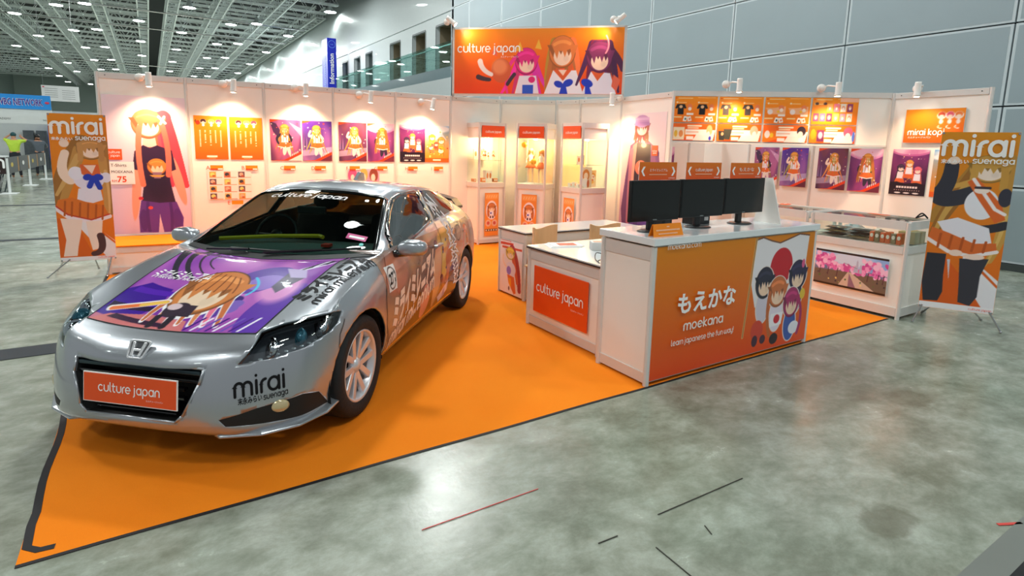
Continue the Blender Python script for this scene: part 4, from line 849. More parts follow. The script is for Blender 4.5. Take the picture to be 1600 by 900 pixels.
f = Matrix.Translation((0, 1.0, 0)) @ Matrix.Rotation(-PI/2, 4, 'Z')
s_ = boxobj('counter_sign', ORANGE_SIGN, t, .105, .87, -.022, -.012, .155, .585, mw=f, bevel=.004)
flat_text('sign_lettering', 'culture japan', .085, .49, .36, WHT_TXT, s_, y=-.026, align='c', fit=.66, wgt=.2); flat_text('sign_lettering', 'カルチャージャパン', .032, .66, .295, WHT_TXT, s_, y=-.026, style='f', fit=.17)
# tall desk
t = counter('tall_desk', 'tall white desk with an orange printed front carrying the three monitors', 3.42, 5.38, .0, .50, 1.0, 1, 'WNE', ((0,0),(0,1),(1,0),(1,1)))
boxobj('worktop', TOPW, t, -.03, 1.99, -.03, .53, 1.01, 1.062, bevel=.004)
boxobj('front_panel', PANEL, t, .0, 1.96, .0, .012, .02, 1.005)
a = Art(420, 210, 1.96/.99); a.grad((236,72,16), (224,134,16), .8)
FLG = (236,232,236)
# flag on its pole
a.poly([(.575,.97),(.62,.985),(.68,.95),(.74,.925),(.80,.95),(.88,.985),(.955,.965),(.94,.55),(.90,.40),(.60,.40),(.565,.60)], FLG); a.line([(.575,.975),(.62,.99),(.68,.955),(.74,.93),(.80,.955),(.88,.99),(.955,.97)], .006, (110,70,60))
a.ell(.765,.72,.080,.165,(200,24,44)).line([(.575,.99),(.535,.16)], .012, (230,190,120)).line([(.575,.99),(.535,.16)], .006, (170,110,60))
# cluster of rounded colour masses in front of the flag (plain stand-ins)
def mass(x, y, c, low, r=.062):
    a.ell(x, y, r+.006, .145, (240,226,220)).ell(x, y-.2, .05, .16, (240,226,220)).ell(x, y-.2, .044, .15, low).tress(x, y, r, .138, c, (248,212,184), 6)
mass(.655,.60,(38,38,62),(214,206,220)); mass(.895,.62,(40,34,74),(60,54,90),.066); mass(.755,.50,(206,112,62),(232,222,236),.066); mass(.865,.38,(170,36,100),(60,90,170),.060)
a.ell(.63,.19,.042,.09,(214,70,50)).ell(.62,.10,.02,.05,(70,40,60)).ell(.675,.10,.02,.04,(70,40,60)).poly([(.715,.19),(.80,.20),(.81,.31),(.72,.31)], (246,242,246)).ell(.765,.255,.022,.04,(210,30,50))
a.ell(.755,.08,.03,.05,(44,30,40)).ell(.90,.14,.04,.06,(236,236,244)).ell(.945,.44,.02,.05,(226,190,60)).ell(.93,.72,.012,.04,(220,90,140)).curve((.70,.5),(.68,.3),(.72,.12),.02,(196,104,56)).curve((.92,.40),(.97,.25),(.93,.08),.018,(170,36,100))
pn_ = print_panel('front_print', a, 1.94, .965, PRINT, t, Matrix.Translation((.01, -.016, .035)), t=.003)
LG = M('print_light_grey', (244,238,230), .5)
flat_text('front_lettering', 'moekana.com', .031, .09, .945, LG, pn_, y=-.019, fit=.34, wgt=.16)
flat_text('front_lettering', 'もえかな', .185, .22, .475, WHT_TXT, pn_, y=-.019, style='f', fit=.66, bold=.03)
flat_text('front_lettering', 'moekana', .047, .31, .335, LG, pn_, y=-.019, fit=.44, wgt=.22)
flat_text('front_lettering', 'learn japanese the fun way!', .034, .19, .235, LG, pn_, y=-.019, fit=.70, wgt=.2)
# back table with its return
t = counter('back_table', 'white L shaped back table behind the low counter', 3.90, 5.49, 2.27, 2.78, .73, 1, 'SWN', ((0,0),(0,1),(.66,0),(1,1)))
mb = MB(); mb.box(-.02, 1.61, -.02, .53, .742, .752); mb.box(1.04, 1.61, -1.72, -.02, .742, .752); mb.build('worktop', TOPW, t)
mb = MB(); mb.box(-.023, 1.613, -.023, .533, .728, .742); mb.box(1.037, 1.613, -1.723, -.023, .728, .742); mb.build('worktop_edge', EDGED, t)
MB().box(1.05, 1.06, -1.7, -.02, .06, .60).build('return_panel', IN_D, t); MB().box(1.04, 1.06, -1.7, -.02, .60, .73).build('return_rail', RAIL, t); MB().box(1.58, 1.59, -1.7, -.02, .06, .73).build('return_panel', PANEL, t)  # the grey sheet stands in for the shaded open shelf inside
a = Art(70, 110, .66); a.grad((248,236,236), (250,238,238)); a.poly([(.02,.90),(.60,.93),(.60,.97),(.02,.95)], (226,60,40)).poly([(.10,.84),(.98,.86),(.98,.90),(.10,.88)], (226,70,50)).line([(.05,.99),(.5,.995)], .01, (226,60,40))
a.curve((.55,.86),(.85,.6),(.90,.12),.12,(170,40,70),1,.4).curve((.5,.85),(.7,.55),(.8,.25),.08,(214,90,70),1,.4).tress(.47,.77,.20,.12,(240,200,80),(252,226,208),5).ell(.5,.47,.22,.14,(240,234,252)).ell(.42,.44,.10,.08,(150,120,220)).curve((.3,.5),(.12,.55),(.15,.7),.03,(252,224,206))
a.poly([(.35,.36),(.66,.34),(.75,.05),(.66,.02),(.42,.20)], (236,110,60)).poly([(.40,.3),(.52,.3),(.55,.12),(.46,.16)], (250,170,40)).ell(.44,.1,.03,.04,(70,30,40))
o = print_panel('table_end_poster', a, .46, .60, PRINT, mw=frame((3.885, 2.75), -PI/2) @ Matrix.Translation((0, -.006, .02)), t=.004); props(o, 'white poster with a yellow and crimson swirl on the left end of the back table', 'poster')
# things on the low counter
t = thing('brochure_stack', 'white brochures with a red cover fanned on the low counter', 'brochures', frame((3.58, 1.40, .753), -.35))
for k in range(3): boxobj('brochure', PAPER, t, .02*k, .30+.02*k, .01*k, .21+.01*k, .004*k, .004*k+.004)
a = Art(30, 20, 1.4); a.grad((250,240,236), (250,240,236)); a.ell(.5,.5,.3,.35,(226,120,100)).ell(.4,.5,.1,.2,(250,220,200))
boxobj('cover_print', M('brochure_red', (226,120,96), .5), t, .11, .28, .06, .18, .0125, .014)
t = thing('card_box', 'small pale grey box of cards on the low counter', 'box', frame((3.84, 1.12, .753), -.5)); boxobj('box_body', M('pale_card', (206,204,200), .6), t, 0, .20, 0, .13, 0, .072, bevel=.004); boxobj('box_lid', PAPER, t, .006, .194, .006, .124, .072, .076)
boxobj('printed_slip', M('slip_peach', (240,190,160), .6), t, .02, .17, .02, .10, .0762, .0775)
t = thing('hand_gel_bottle', 'small teal bottle lying with black cables on the low counter', 'bottle', frame((3.74, .80, .783), .3))
mb = MB(); mb.lathe([(.0005,0),(.024,.002),(.026,.02),(.026,.10),(.012,.12),(.012,.13)], 16, Matrix.Rotation(PI/2, 4, 'Y')); mb.build('bottle_body', M('teal_clear', (120,200,206), .15, coat=.5), t, smooth=True)
mb = MB(); mb.cyl((.13,0,0),(.16,0,0),.015,n=14); mb.build('bottle_cap', M('teal_dark', (20,80,84), .4), t)
def cable(name, pts, label, r=.004, mat=BLACK):
    n = len(pts); P = [pts[0]]+list(pts)+[pts[-1]]; Q = []
    for i in range(n-1):
        a_, b_, c_, d_ = [Vector(q) for q in P[i:i+4]]
        for t in np.linspace(0, 1, 8, endpoint=False): Q.append(.5*((2*b_)+(-a_+c_)*t+(2*a_-5*b_+4*c_-d_)*t*t+(-a_+3*b_-3*c_+d_)*t**3))
    Q.append(Vector(pts[-1])); o = MB().tube(Q, r, 6).build(name, mat, smooth=True); return props(o, label, 'cable')
cable('phone_cable', [(3.56,.72,.761),(3.70,.70,.80),(3.82,.76,.761),(3.88,.68,.79),(3.78,.62,.761),(3.62,.66,.760)], 'black cable curled beside the teal bottle on the low counter')
cable('phone_cable', [(3.80,.92,.761),(3.68,.88,.79),(3.60,.80,.760),(3.52,.66,.760)], 'black cable running to the edge of the low counter')
# chairs with bent wooden backs
WOOD = M('chair_wood', (226,180,130), .4, vary=.12, scale=3)
def chair(x, y, rot, label):
    t = thing('wooden_chair', label, 'chair', frame((x, y), rot), 'bentwood chairs behind the low counter')
    vs = []; fs = []; n = 12
    for k in range(n+1):
        a_ = -1.05+2.1*k/n; x_, y_ = .24*math.sin(a_), .22*math.cos(a_)-.02; sag = .035*math.cos(a_*1.5)
        vs += [(x_, y_, .60), (x_, y_, .83-(.022*math.cos(a_*3))), (x_*.94, y_-.012, .83-(.022*math.cos(a_*3))), (x_*.94, y_-.012, .60)]
        if k: b0 = 4*(k-1); fs += [(b0+q, b0+(q+1) % 4, b0+4+(q+1) % 4, b0+4+q) for q in range(4)]
    fs += [(0, 1, 2, 3), (4*n+3, 4*n+2, 4*n+1, 4*n)]
    mb = MB(); mb.add(vs, fs); mb.build('backrest', WOOD, t, bevel=.004)
    mb = MB(); mb.box(-.21, .21, -.22, .2, .43, .45); mb.build('seat', WOOD, t, bevel=.008)
    for sx_ in (-1, 1):
        MB().tube([(sx_*.17,.17,.012),(sx_*.17,.19,.44),(sx_*.17,.16,.66)], .011).build('leg', STEEL, t); MB().tube([(sx_*.18,-.19,.012),(sx_*.17,-.17,.44)], .011).build('leg', STEEL, t)
chair(4.02, 1.95, PI*.02+.25, 'pale wooden chair with a bent back between the low counter and the back table'); chair(4.72, 1.85, -.1, 'pale wooden chair mostly hidden beside the tall desk')

# monitors on the desk
SCR = M('screen_off', (12,12,13), .35, coat=.3)
def monitor(x0, x1, y, zb, zt, label, yaw=0):
    t = thing('monitor', label, 'monitor', frame(((x0+x1)/2, y, 1.063), yaw)); w = (x1-x0)/2; b = zb-1.063; h = zt-1.063
    boxobj('bezel', BLACK, t, -w, w, 0, .028, b, h, bevel=.004); boxobj('screen', SCR, t, -w+.012, w-.012, -.002, .001, b+.022, h-.012)
    boxobj('logo_plate', STEEL, t, -.02, .02, -.001, .0, b+.006, b+.013)
    boxobj('neck', BLACK, t, -.03, .03, .03, .06, .01, b+.10, bevel=.006); mb = MB(); mb.lathe([(.0005,0),(.115,0),(.118,.006),(.10,.012),(.0005,.014)], 28, Matrix.Translation((0,.03,0)) @ Matrix.Scale(.75, 4, (0,1,0))); mb.build('base', BLACK, t, smooth=True)
    return t
monitor(3.392, 3.895, .22, 1.145, 1.442, 'black monitor on the left of the tall desk', .0); monitor(3.925, 4.43, .235, 1.15, 1.445, 'black monitor in the middle of the tall desk', 0); monitor(4.46, 4.985, .25, 1.155, 1.448, 'black monitor on the right of the tall desk', 0)
PEACH = M('fine_print_peach', (250,196,160), .5)
def top_card(x0, x1, y, label, l1, style='f'):
    W, H = x1-x0, .128; a = Art(40, 16, 2.9); a.grad((232,84,20), (226,120,22)); o = print_panel('monitor_card', a, W, H, PRINT, mw=frame((x0, y, 1.445)), t=.004); props(o, label, 'card', None)
    for s_ in (-1, 1):
        cx = W/2+s_*W*.40; mb = MB(); mb.prism([(cx-s_*.018, .095), (cx-s_*.002, .095), (cx+s_*.020, .062), (cx-s_*.002, .029), (cx-s_*.018, .029), (cx+s_*.004, .062)], -.003, -.0005); mb.build('chevron', WHT_TXT, o)
    flat_text('card_lettering', l1, .035 if style == 'f' else .016, W/2, .062, WHT_TXT, o, style=style, align='c', fit=W*.48); mb = MB(); [mb.box(W*.26+.013*q*W/.385, W*.26+(.013*q+.010)*W/.385, -.0028, -.001, .036, .042) for q in range(14)]; mb.build('card_fine_print', PEACH, o); flat_text('card_lettering', 'culturejapan', .006, W*.95, .01, WHT_TXT, o, align='r')
top_card(3.452, 3.835, .215, 'orange card with white chevrons on top of the left monitor', 'ミライミレニアム'); top_card(3.955, 4.365, .23, 'orange card with white chevrons on top of the middle monitor', 'culture japan', 's'); top_card(4.50, 4.915, .245, 'orange card with white chevrons on top of the right monitor', 'もえかな')
t = thing('tent_card', 'small orange folded card standing at the front of the tall desk', 'card', frame((3.44, .03, 1.063), .0)); mb = MB(); mb.prism([(0,0),(.30,0),(.29,.088),(.01,.088)], 0, .003, Matrix.Rotation(-.25, 4, 'X')); mb.build('front_leaf', TAGM, t); mb = MB(); mb.prism([(0,0),(.30,0),(.29,.088),(.01,.088)], 0, .003, Matrix.Translation((0,.05,0)) @ Matrix.Rotation(.25, 4, 'X')); mb.build('rear_leaf', TAGM, t)
mb = MB()
for q in range(15): mb.box(.03+.016*q, .043+.016*q, -.003, -.001, .040, .050)
for q in range(12): mb.box(.05+.016*q, .063+.016*q, -.003, -.001, .016, .024)
mb.box(.14, .165, -.003, -.001, .064, .072); l_ = mb.build('fine_print', PEACH, t); l_.matrix_local = Matrix.Rotation(-.25, 4, 'X')
t = thing('mini_computer', 'small black computer box between the monitor feet', 'computer', frame((4.26, .375, 1.063))); boxobj('case', BLACK, t, 0, .20, 0, .12, 0, .085, bevel=.004); boxobj('port_label', PAPER, t, .13, .18, -.001, 0, .03, .06)
t = thing('mini_computer', 'small black adapter box behind the left monitor foot', 'computer', frame((3.82, .30, 1.063))); boxobj('case', BLACK, t, 0, .10, 0, .10, 0, .09, bevel=.004); boxobj('vent', DGREY, t, .02, .08, -.001, 0, .02, .07)
o = props(MB().prism([(-.155,0),(.10,0),(.03,.385),(-.045,.385)], 0, .012).build('divider_board', PANEL, mw=frame((5.03, .25, 1.063), PI/2)), 'upright white divider board at the right end of the monitors', 'board')

# ================================================================ glass counters on the right
def glass_counter(y0, y1, label, tall=1.0):
    x0, x1 = 6.915, 7.52; t = thing('glass_counter', label, 'glass counter', frame((x0, y0)), None); W, D = x1-x0, y1-y0
    for x in (0, W):
        for y in (0, D): MB().cyl((x, y, 0), (x, y, 1.0), .022, n=8).build('post', RAIL, t)
    b = MB(); b.box(.004, W-.004, .004, D-.004, .06, .74); b.build('base_cupboard', PANEL, t)
    for nm_, z0, z1 in (('lower_rail', .03, .12), ('middle_rail', .68, .755), ('top_frame', .925, 1.01)):
        MB().box(-.01, .02, .02, D-.02, z0, z1).box(W-.02, W+.01, .02, D-.02, z0, z1).box(.02, W-.02, -.01, .02, z0, z1).box(.02, W-.02, D-.02, D+.01, z0, z1).build(nm_, RAIL, t)
    boxobj('glass_top', GLASS, t, .02, W-.02, .02, D-.02, .995, 1.003)
    boxobj('glass_pane', GLASS, t, 0, .004, .02, D-.02, .755, .925); boxobj('glass_pane', GLASS, t, .02, W-.02, 0, .004, .755, .925)
    return t
gc = glass_counter(-.09, .88, 'white glass counter at the right with a blossom picture on its front'); gc2 = glass_counter(.95, 1.92, 'white glass counter behind the tall desk, further left')
a = Art(200, 110, 2.0); a.grad((110,84,90), (130,160,226)); a.poly([(0,.55),(1,.55),(1,1),(0,1)], (150,184,236)); a.ell(.5,.8,.3,.2,(236,240,250), 0, .6, .8)
g = np.random.default_rng(21)
a.poly([(0,.0),(1,.0),(1,.42),(.6,.48),(.4,.46),(0,.42)], (120,100,84)).poly([(.35,.0),(.9,.0),(.52,.46),(.48,.46)], (216,190,170)).poly([(.5,.0),(.62,.0),(.5,.44)], (150,110,130))
for (x0, x1, y0, y1, n) in ((.0,.30,.50,.90,60),(.28,.50,.48,.66,24),(.52,.7,.46,.6,18),(.68,1.0,.42,.84,60)):
    a.spots(n, [(236,110,180),(250,160,210),(214,80,160),(255,200,230)], (.03,.075), (x0,x1,y0,y1), int(x0*100)+3, .2)
for x in (.08,.2,.33,.75,.88,.95): a.line([(x,.30),(x+.01,.52)], .012, (90,50,60))
for x, h in ((.60,.84),(.65,.74),(.575,.68)): a.poly([(x-.02,.48),(x+.02,.48),(x+.012,h-.06),(x,h),(x-.012,h-.06)], (190,190,214))
a.line([(.42,.70),(.60,.60)], .006, (130,120,140)).spots(16, [(90,120,60),(60,50,60),(246,220,130)], (.01,.03), (.02,.98,.06,.34), 31, .2)
a.poly([(0,.94),(1,.94),(1,1),(0,1)], (44,30,26)).poly([(0,0),(1,0),(1,.055),(0,.055)], (44,30,26))
o = print_panel('blossom_picture', a, .755, .39, PRINT, mw=frame((6.905, .79), -PI/2) @ Matrix.Translation((0, -.012, .22)), t=.012); props(o, 'long picture of pink blossom trees and towers on the front of the glass counter', 'picture')
# goods inside
BAGS = M('cellophane_bag', (150,130,96), .25, coat=.8, vary=.5, scale=30); BAGK = M('dark_shirt_bag', (40,34,32), .22, coat=.9, vary=.6, scale=40); PACK = M('orange_packet', (240,104,50), .35, coat=.4, vary=.3, scale=25); TANB = M('tan_card_box', (190,164,110), .5, vary=.1)
def pillow(mat, w, d, h, seed, rm=None):
    g = np.random.default_rng(seed); mb = MB(); n = 10; vs = []; fs = []
    for s_ in (0, 1):
        for j in range(n+1):
            for i in range(n+1):
                u, v = i/n, j/n; e = (max(0, math.sin(PI*u))*max(0, math.sin(PI*v)))**.35; z = h*(.5+(.5 if s_ else -.5)*e*(1+.12*g.uniform(-1, 1) if s_ else 1)); vs.append(((u-.5)*w, (v-.5)*d, max(0, z)))
    q = (n+1)**2
    for j in range(n):
        for i in range(n): k = j*(n+1)+i; fs += [(k, k+n+1, k+n+2, k+1), (q+k, q+k+1, q+k+n+2, q+k+n+1)]
    return mb.add(vs, fs)
def bag(x, y, z, rot, mat, label, w=.235, d=.20, h=.05, seed=1):
    t = thing('packed_shirt', label, 'packed shirt', frame((x, y, z), rot), 'packed goods in the glass counters')
    pillow(None, w, d, h, seed).build('plastic_bag', mat, t, smooth=True); mb = MB(); mb.box(-w*.36, w*.36, -d*.08, d*.08, h*.98, h*1.02); mb.build('paper_label', PAPER, t)
    return t
lb = ['lowest','middle','topmost']
for s_, (x, y) in enumerate(((7.12, .66), (7.12, .40))):
    for k in range(3): bag(x, y+.05-.01*k, .757+.040*k, PI/2+.1*k, [BAGK, BAGS, BAGK][(k+s_) % 3], ('dark shirt in a clear bag, %s of the %s stack in the glass counter' % (lb[k], ['left','middle'][s_])), h=.034, seed=k+5*s_)
bag(7.38, .66, .757, .1, M('silver_bag', (196,196,200), .25, coat=.8, vary=.3, scale=20), 'silvery white bag behind the left shirt stack in the glass counter', h=.12, seed=12); bag(7.38, .40, .757, .1, BAGS, 'brownish bag behind the middle shirt stack in the glass counter', h=.09, seed=13)
for k in range(6):
    y = .25-.052*k; t = thing('orange_packet', 'orange printed packet in the glass counter, %s from the left' % ordw(k), 'packet', frame((6.985, y, .757), -PI/2+.1*(k % 2)), 'orange packets in the glass counter'); boxobj('packet_body', PACK if k % 3 != 1 else BAGS, t, -.048, -.002, 0, .10, 0, .11+.01*(k % 2), bevel=.006); mb = MB(); mb.ell((-.025, -.001, .07), (.016, .002, .022), 10); mb.build('printed_motif', BOXP, t)
t = thing('tan_box', 'tan card box at the right end inside the glass counter', 'box', frame((7.18, -.05, .757), 0)); boxobj('box_body', TANB, t, 0, .24, 0, .16, 0, .125, bevel=.003); boxobj('box_tape', M('yellow_tape_strip', (244,170,40), .4), t, 0, .24, .07, .09, .1252, .127)
for k in range(4): bag(7.15+.03*(k % 2), 1.80-.215*k, .757, PI/2+.2*k, [BAGS, BAGK, PACK, BAGS][k], ['brown bag at the far left of the further glass counter','dark bag second in the further glass counter','orange bag third in the further glass counter','brown bag at the near end of the further glass counter'][k], w=.17, d=.17, h=.06, seed=30+k)
bag(7.36, 1.5, 1.012, .3, PACK, 'orange packet lying on top of the further glass counter', w=.16, d=.12, h=.02, seed=41); bag(7.40, .42, 1.006, 1.4, PACK, 'red packet lying on top of the nearer glass counter', w=.24, d=.07, h=.015, seed=42); bag(7.42, .12, 1.006, 1.5, BAGS, 'grey strip packet on the right end of the glass counter top', w=.26, d=.07, h=.012, seed=43)
cable('black_strap', [(7.42,-.05,1.02),(7.40,.0,1.07),(7.36,.03,1.03),(7.42,.05,1.02),(7.46,.0,1.05)], 'small loop of black strap on the right end of the glass counter', r=.008)

# ================================================================ banner stands
def banner_stand(mat, art, W, H, z0, label, sub, feet):
    t = thing('banner_stand', label, 'banner stand', mat)
    p = print_panel('banner_sheet', art, W, H, PRINT_MATT, t, Matrix.Translation((0, 0, z0)), t=.002, wave=.004)
    flat_text('banner_lettering', 'mirai', .135, W*.50, H-.215, WHT_TXT, p, y=-.010, align='c', fit=W*.90, wgt=.26)
    flat_text('banner_lettering', '末永みらい', .062, .02, H-.295, WHT_TXT, p, y=-.010, style='f', fit=W*.36, bold=.03); flat_text('banner_lettering', 'suenaga', .036, W*.97, H-.290, WHT_TXT, p, y=-.010, align='r', fit=W*.52, wgt=.24)
    flat_text('banner_lettering', 'culture japan', .014, W*.97, .025, M('tag_deep_orange'), p, y=-.010, align='r', fit=W*.30)
    MB().tube([(W*.5,.03,.28),(0.01,.012,z0+H-.01)], .006).build('support_rod', STEEL, t); MB().tube([(W*.5,.03,.28),(W-.01,.012,z0+H-.01)], .006).build('support_rod', STEEL, t)
    MB().tube([(W*.5,.03,.28),(0.01,.012,z0+.02)], .006).build('support_rod', STEEL, t); MB().tube([(W*.5,.03,.28),(W-.01,.012,z0+.02)], .006).build('support_rod', STEEL, t)
    for (a_, b_) in feet: m_ = MB(); m_.tube([a_, b_], .008); m_.ell(b_, (.014,.014,.012), 8); m_.build('foot', STEEL, t)
    for x in (.012, W-.012):
        for z in (z0+.012, z0+H-.012): MB().cyl((x, -.006, z), (x, .0, z), .010, n=10).build('eyelet', STEEL, t)
    return t
G1, G2 = (232,112,14), (236,142,20)
a = Art(130, 380, .31); a.grad(G1, G2, .8)
a.poly([(.34,.34),(1,.13),(1,.0),(.80,.03),(.30,.27)], (240,236,242)).poly([(.60,.262),(1,.125),(1,.108),(.60,.243)], (226,104,20)).poly([(.28,.30),(.60,.03),(.0,.03),(.0,.3)], (224,100,12))
for p0, p1, p2, wd, c in (((.55,.80),(.10,.60),(.04,.42),.20,(160,108,46)),((.50,.76),(.28,.55),(.12,.40),.12,(196,146,74)),((.46,.72),(.2,.55),(.04,.46),.06,(214,170,100)),((.9,.78),(1.04,.6),(.97,.34),.16,(178,122,58)),((.88,.70),(.93,.5),(.88,.30),.08,(206,152,80)),((.92,.62),(.98,.45),(.93,.30),.03,(226,182,116))): a.curve(p0, p1, p2, wd, c, 1, .5)
a.tress(.69,.768,.25,.072,(204,148,84),(252,226,208),6).curve((.50,.80),(.52,.75),(.50,.70),.05,(204,150,86)).curve((.86,.80),(.88,.75),(.87,.70),.05,(198,142,80))
a.curve((.30,.56),(.08,.60),(.24,.74),.10,(252,226,206),1,.25).ell(.24,.805,.085,.026,(252,224,206))
a.ell(.62,.565,.27,.075,(234,230,250)).ell(.40,.605,.13,.045,(240,238,252)).ell(.92,.575,.10,.035,(236,232,250)).ell(.70,.53,.14,.03,(212,204,240)).poly([(.48,.665),(.80,.665),(.84,.59),(.68,.56),(.50,.60)], (226,104,50)).poly([(.54,.66),(.76,.66),(.68,.60)], (252,222,206)).poly([(.42,.50),(.80,.52),(.84,.42),(.66,.40),(.38,.42)], (236,234,250))
a.ell(.60,.578,.085,.022,(30,60,190), 20).ell(.79,.578,.085,.022,(30,60,190), -15).line([(.70,.575),(.62,.515)], .05, (30,60,190)).line([(.72,.575),(.80,.505)], .05, (30,60,190))
a.poly([(.05,.425),(.30,.44),(.60,.40),(.84,.385),(.93,.31),(.60,.275),(.20,.315),(.0,.375)], (222,118,36)).line([(.0,.37),(.2,.308),(.60,.268),(.93,.305)], .045, (246,232,240)).line([(.0,.385),(.2,.323),(.60,.284),(.93,.32)], .015, (200,60,40))
for x in (.12,.24,.38,.52,.66,.78): a.line([(x+.05,.42-.05*x),(x+.02,.325-.05*x)], .018, (184,88,24))
a.poly([(.06,.30),(.44,.285),(.40,.20),(.33,.10),(.30,.035),(.06,.035),(.13,.15)], (250,226,212)).poly([(.50,.275),(.80,.275),(.76,.16),(.70,.08),(.58,.07),(.53,.16)], (250,228,214)).curve((.74,.17),(.82,.05),(.60,.045),.07,(84,50,50),1,.2)
a.poly([(0,0),(1,0),(1,.028),(0,.028)], (244,242,246))
banner_stand(frame((-.415, 5.515), -.06), a, .54, 1.70, .205, 'orange mirai banner stand on the left beside the tall pink poster', '', (((.09,.0,.23),(-.14,-.02+.06,.02)), ((.49,.0,.23),(.44,-.08,.02)), ((.05,.02,.25),(-.12,.45,.02)), ((.30,.04,.28),(.30,.42,.02))))
a = Art(130, 360, .325); a.grad((232,100,12), (226,146,18), .8)
a.poly([(.50,.34),(1,.19),(1,.03),(.80,.03),(.52,.20)], (240,238,244)).poly([(.62,.30),(1,.165),(1,.148),(.62,.28)], (224,100,20)).poly([(.28,.30),(.52,.20),(.84,.03),(.2,.03)], (226,96,14))
for p0, p1, p2, wd, c in (((.60,.82),(.22,.62),(.03,.52),.16,(184,132,52)),((.52,.78),(.15,.55),(.06,.42),.12,(160,106,40)),((.45,.72),(.2,.6),(.10,.46),.06,(212,166,84)),((.9,.84),(1.04,.6),(.96,.42),.14,(196,144,60)),((.95,.62),(1.0,.45),(.84,.30),.10,(206,156,72)),((.55,.74),(.25,.70),(.04,.68),.05,(216,164,76)),((.97,.55),(.95,.42),(.80,.27),.03,(226,186,104))): a.curve(p0, p1, p2, wd, c, 1, .5)
a.tress(.68,.802,.27,.076,(206,156,70),(250,228,212),6).curve((.50,.83),(.50,.77),(.48,.70),.05,(208,158,72)).curve((.86,.83),(.90,.76),(.88,.70),.05,(204,152,66))
a.curve((.50,.665),(.10,.60),(.06,.655),.13,(50,50,62)).curve((.08,.655),(.20,.72),(.19,.815),.12,(50,50,62),1,.2).ell(.21,.845,.075,.022,(250,226,208))
a.ell(.64,.61,.22,.085,(240,240,248)).poly([(.42,.73),(.54,.755),(.90,.61),(.97,.53),(.84,.51),(.60,.63)], (226,104,36)).line([(.50,.745),(.82,.585),(.95,.56)], .025, (250,240,240)).ell(.93,.65,.09,.05,(52,52,66)).curve((.30,.50),(.6,.44),(.98,.50),.07,(44,44,54)).ell(.62,.685,.10,.018,(250,232,220)).line([(.54,.70),(.72,.70)], .02, (60,50,60))
a.poly([(.10,.50),(.36,.53),(.78,.48),(.84,.40),(.60,.37),(.32,.38)], (238,236,246)).poly([(.04,.47),(.28,.44),(.62,.39),(.90,.40),(.92,.36),(.60,.325),(.34,.34),(.0,.40)], (222,108,40)).line([(.0,.40),(.30,.335),(.60,.318),(.92,.352)], .030, (250,240,240))
for x in (.15,.3,.45,.6,.75): a.line([(x+.02,.44-.05*x),(x,.36-.02*x)], .018, (188,84,24))
a.poly([(.02,.32),(.28,.32),(.28,.20),(.30,.10),(.25,.045),(.05,.04),(.0,.15)], (46,46,56)).poly([(.46,.30),(.84,.31),(.76,.21),(.76,.09),(.68,.035),(.52,.05),(.50,.16)], (54,54,64)).ell(.40,.33,.09,.018,(250,222,206)).ell(.64,.315,.14,.016,(250,222,206)).poly([(.30,.29),(.34,.29),(.36,.17)], (214,214,226))
a.poly([(0,0),(1,0),(1,.035),(0,.035)], (246,246,250))
RBa, RBb = (7.03, -.218), (7.338, -.722)
banner_stand(frame(RBa, ang_of(RBa, RBb)), a, .592, 1.735, .165, 'orange mirai banner stand on the right beside the glass counter', '', (((.03,.0,.19),(-.035,-.02,.01)), ((.56,.0,.19),(.665,-.02,.01)), ((.20,.03,.28),(.12,.42,.01)), ((.35,.03,.28),(.62,.42,.01))))
# ================================================================ the car
CAR_M = frame((0.35118, 0.49595), math.atan2(.73495229, .67811881))
car = thing('car', 'silver grey hatchback coupe with purple bonnet graphics parked on the orange carpet', 'car', CAR_M)
PAINT = M('silver_paint', (172,176,182), .30, metal=.7, coat=1.0, vary=.02, scale=200)
PAINT_D = M('silver_paint_plain', (172,176,182), .28, metal=.7, coat=1.0, vary=.02, scale=200)
TRIMB = M('gloss_black_trim', (10,10,12), .12, coat=1)
RUBBER = M('tyre_rubber', (24,24,25), .75, bump=.3, scale=60)
CGLASS = glass('windscreen_glass', (178,206,198), .22, .85)
SGLASS = glass('tinted_side_glass', (200,190,176), .55, .7)
def cr(P, sub):
    """Catmull-Rom through rows of control points (n, ..., 3)"""
    P = np.asarray(P, float); n = len(P)
    E = np.concatenate([2*P[:1]-P[1:2], P, 2*P[-1:]-P[-2:-1]]); out = []
    for i in range(n-1):
        a, b, c, d = E[i:i+4]
        for t in np.linspace(0, 1, sub, endpoint=False):
            out.append(.5*((2*b)+(-a+c)*t+(2*a-5*b+4*c-d)*t*t+(-a+3*b-3*c+d)*t**3))
    out.append(P[-1]); return np.array(out)
fy = [0,.2,.38,.52,.645,.745,.805]
fx = [[.115,.04,.035,.075,.14,.27],[.115,.045,.04,.08,.145,.275],[.12,.065,.065,.12,.175,.29],[.145,.115,.12,.17,.215,.32],[.235,.215,.215,.255,.30,.39],[.36,.335,.335,.37,.41,.485],[.53,.51,.50,.52,.545,.605]]
fz = [[.19,.245,.38,.54,.615,.665]]*4+[[.19,.25,.39,.54,.62,.675],[.19,.255,.40,.54,.63,.69],[.19,.265,.41,.55,.645,.725]]
fyo = [[0,0,0,0,0,0]]*5+[[0,.005,.01,.01,0,-.01],[-.01,.0,.015,.015,.01,-.01]]
sx = [.72,.95,1.2,1.45,1.8,2.1,2.45,2.8,3.15,3.5,3.75]
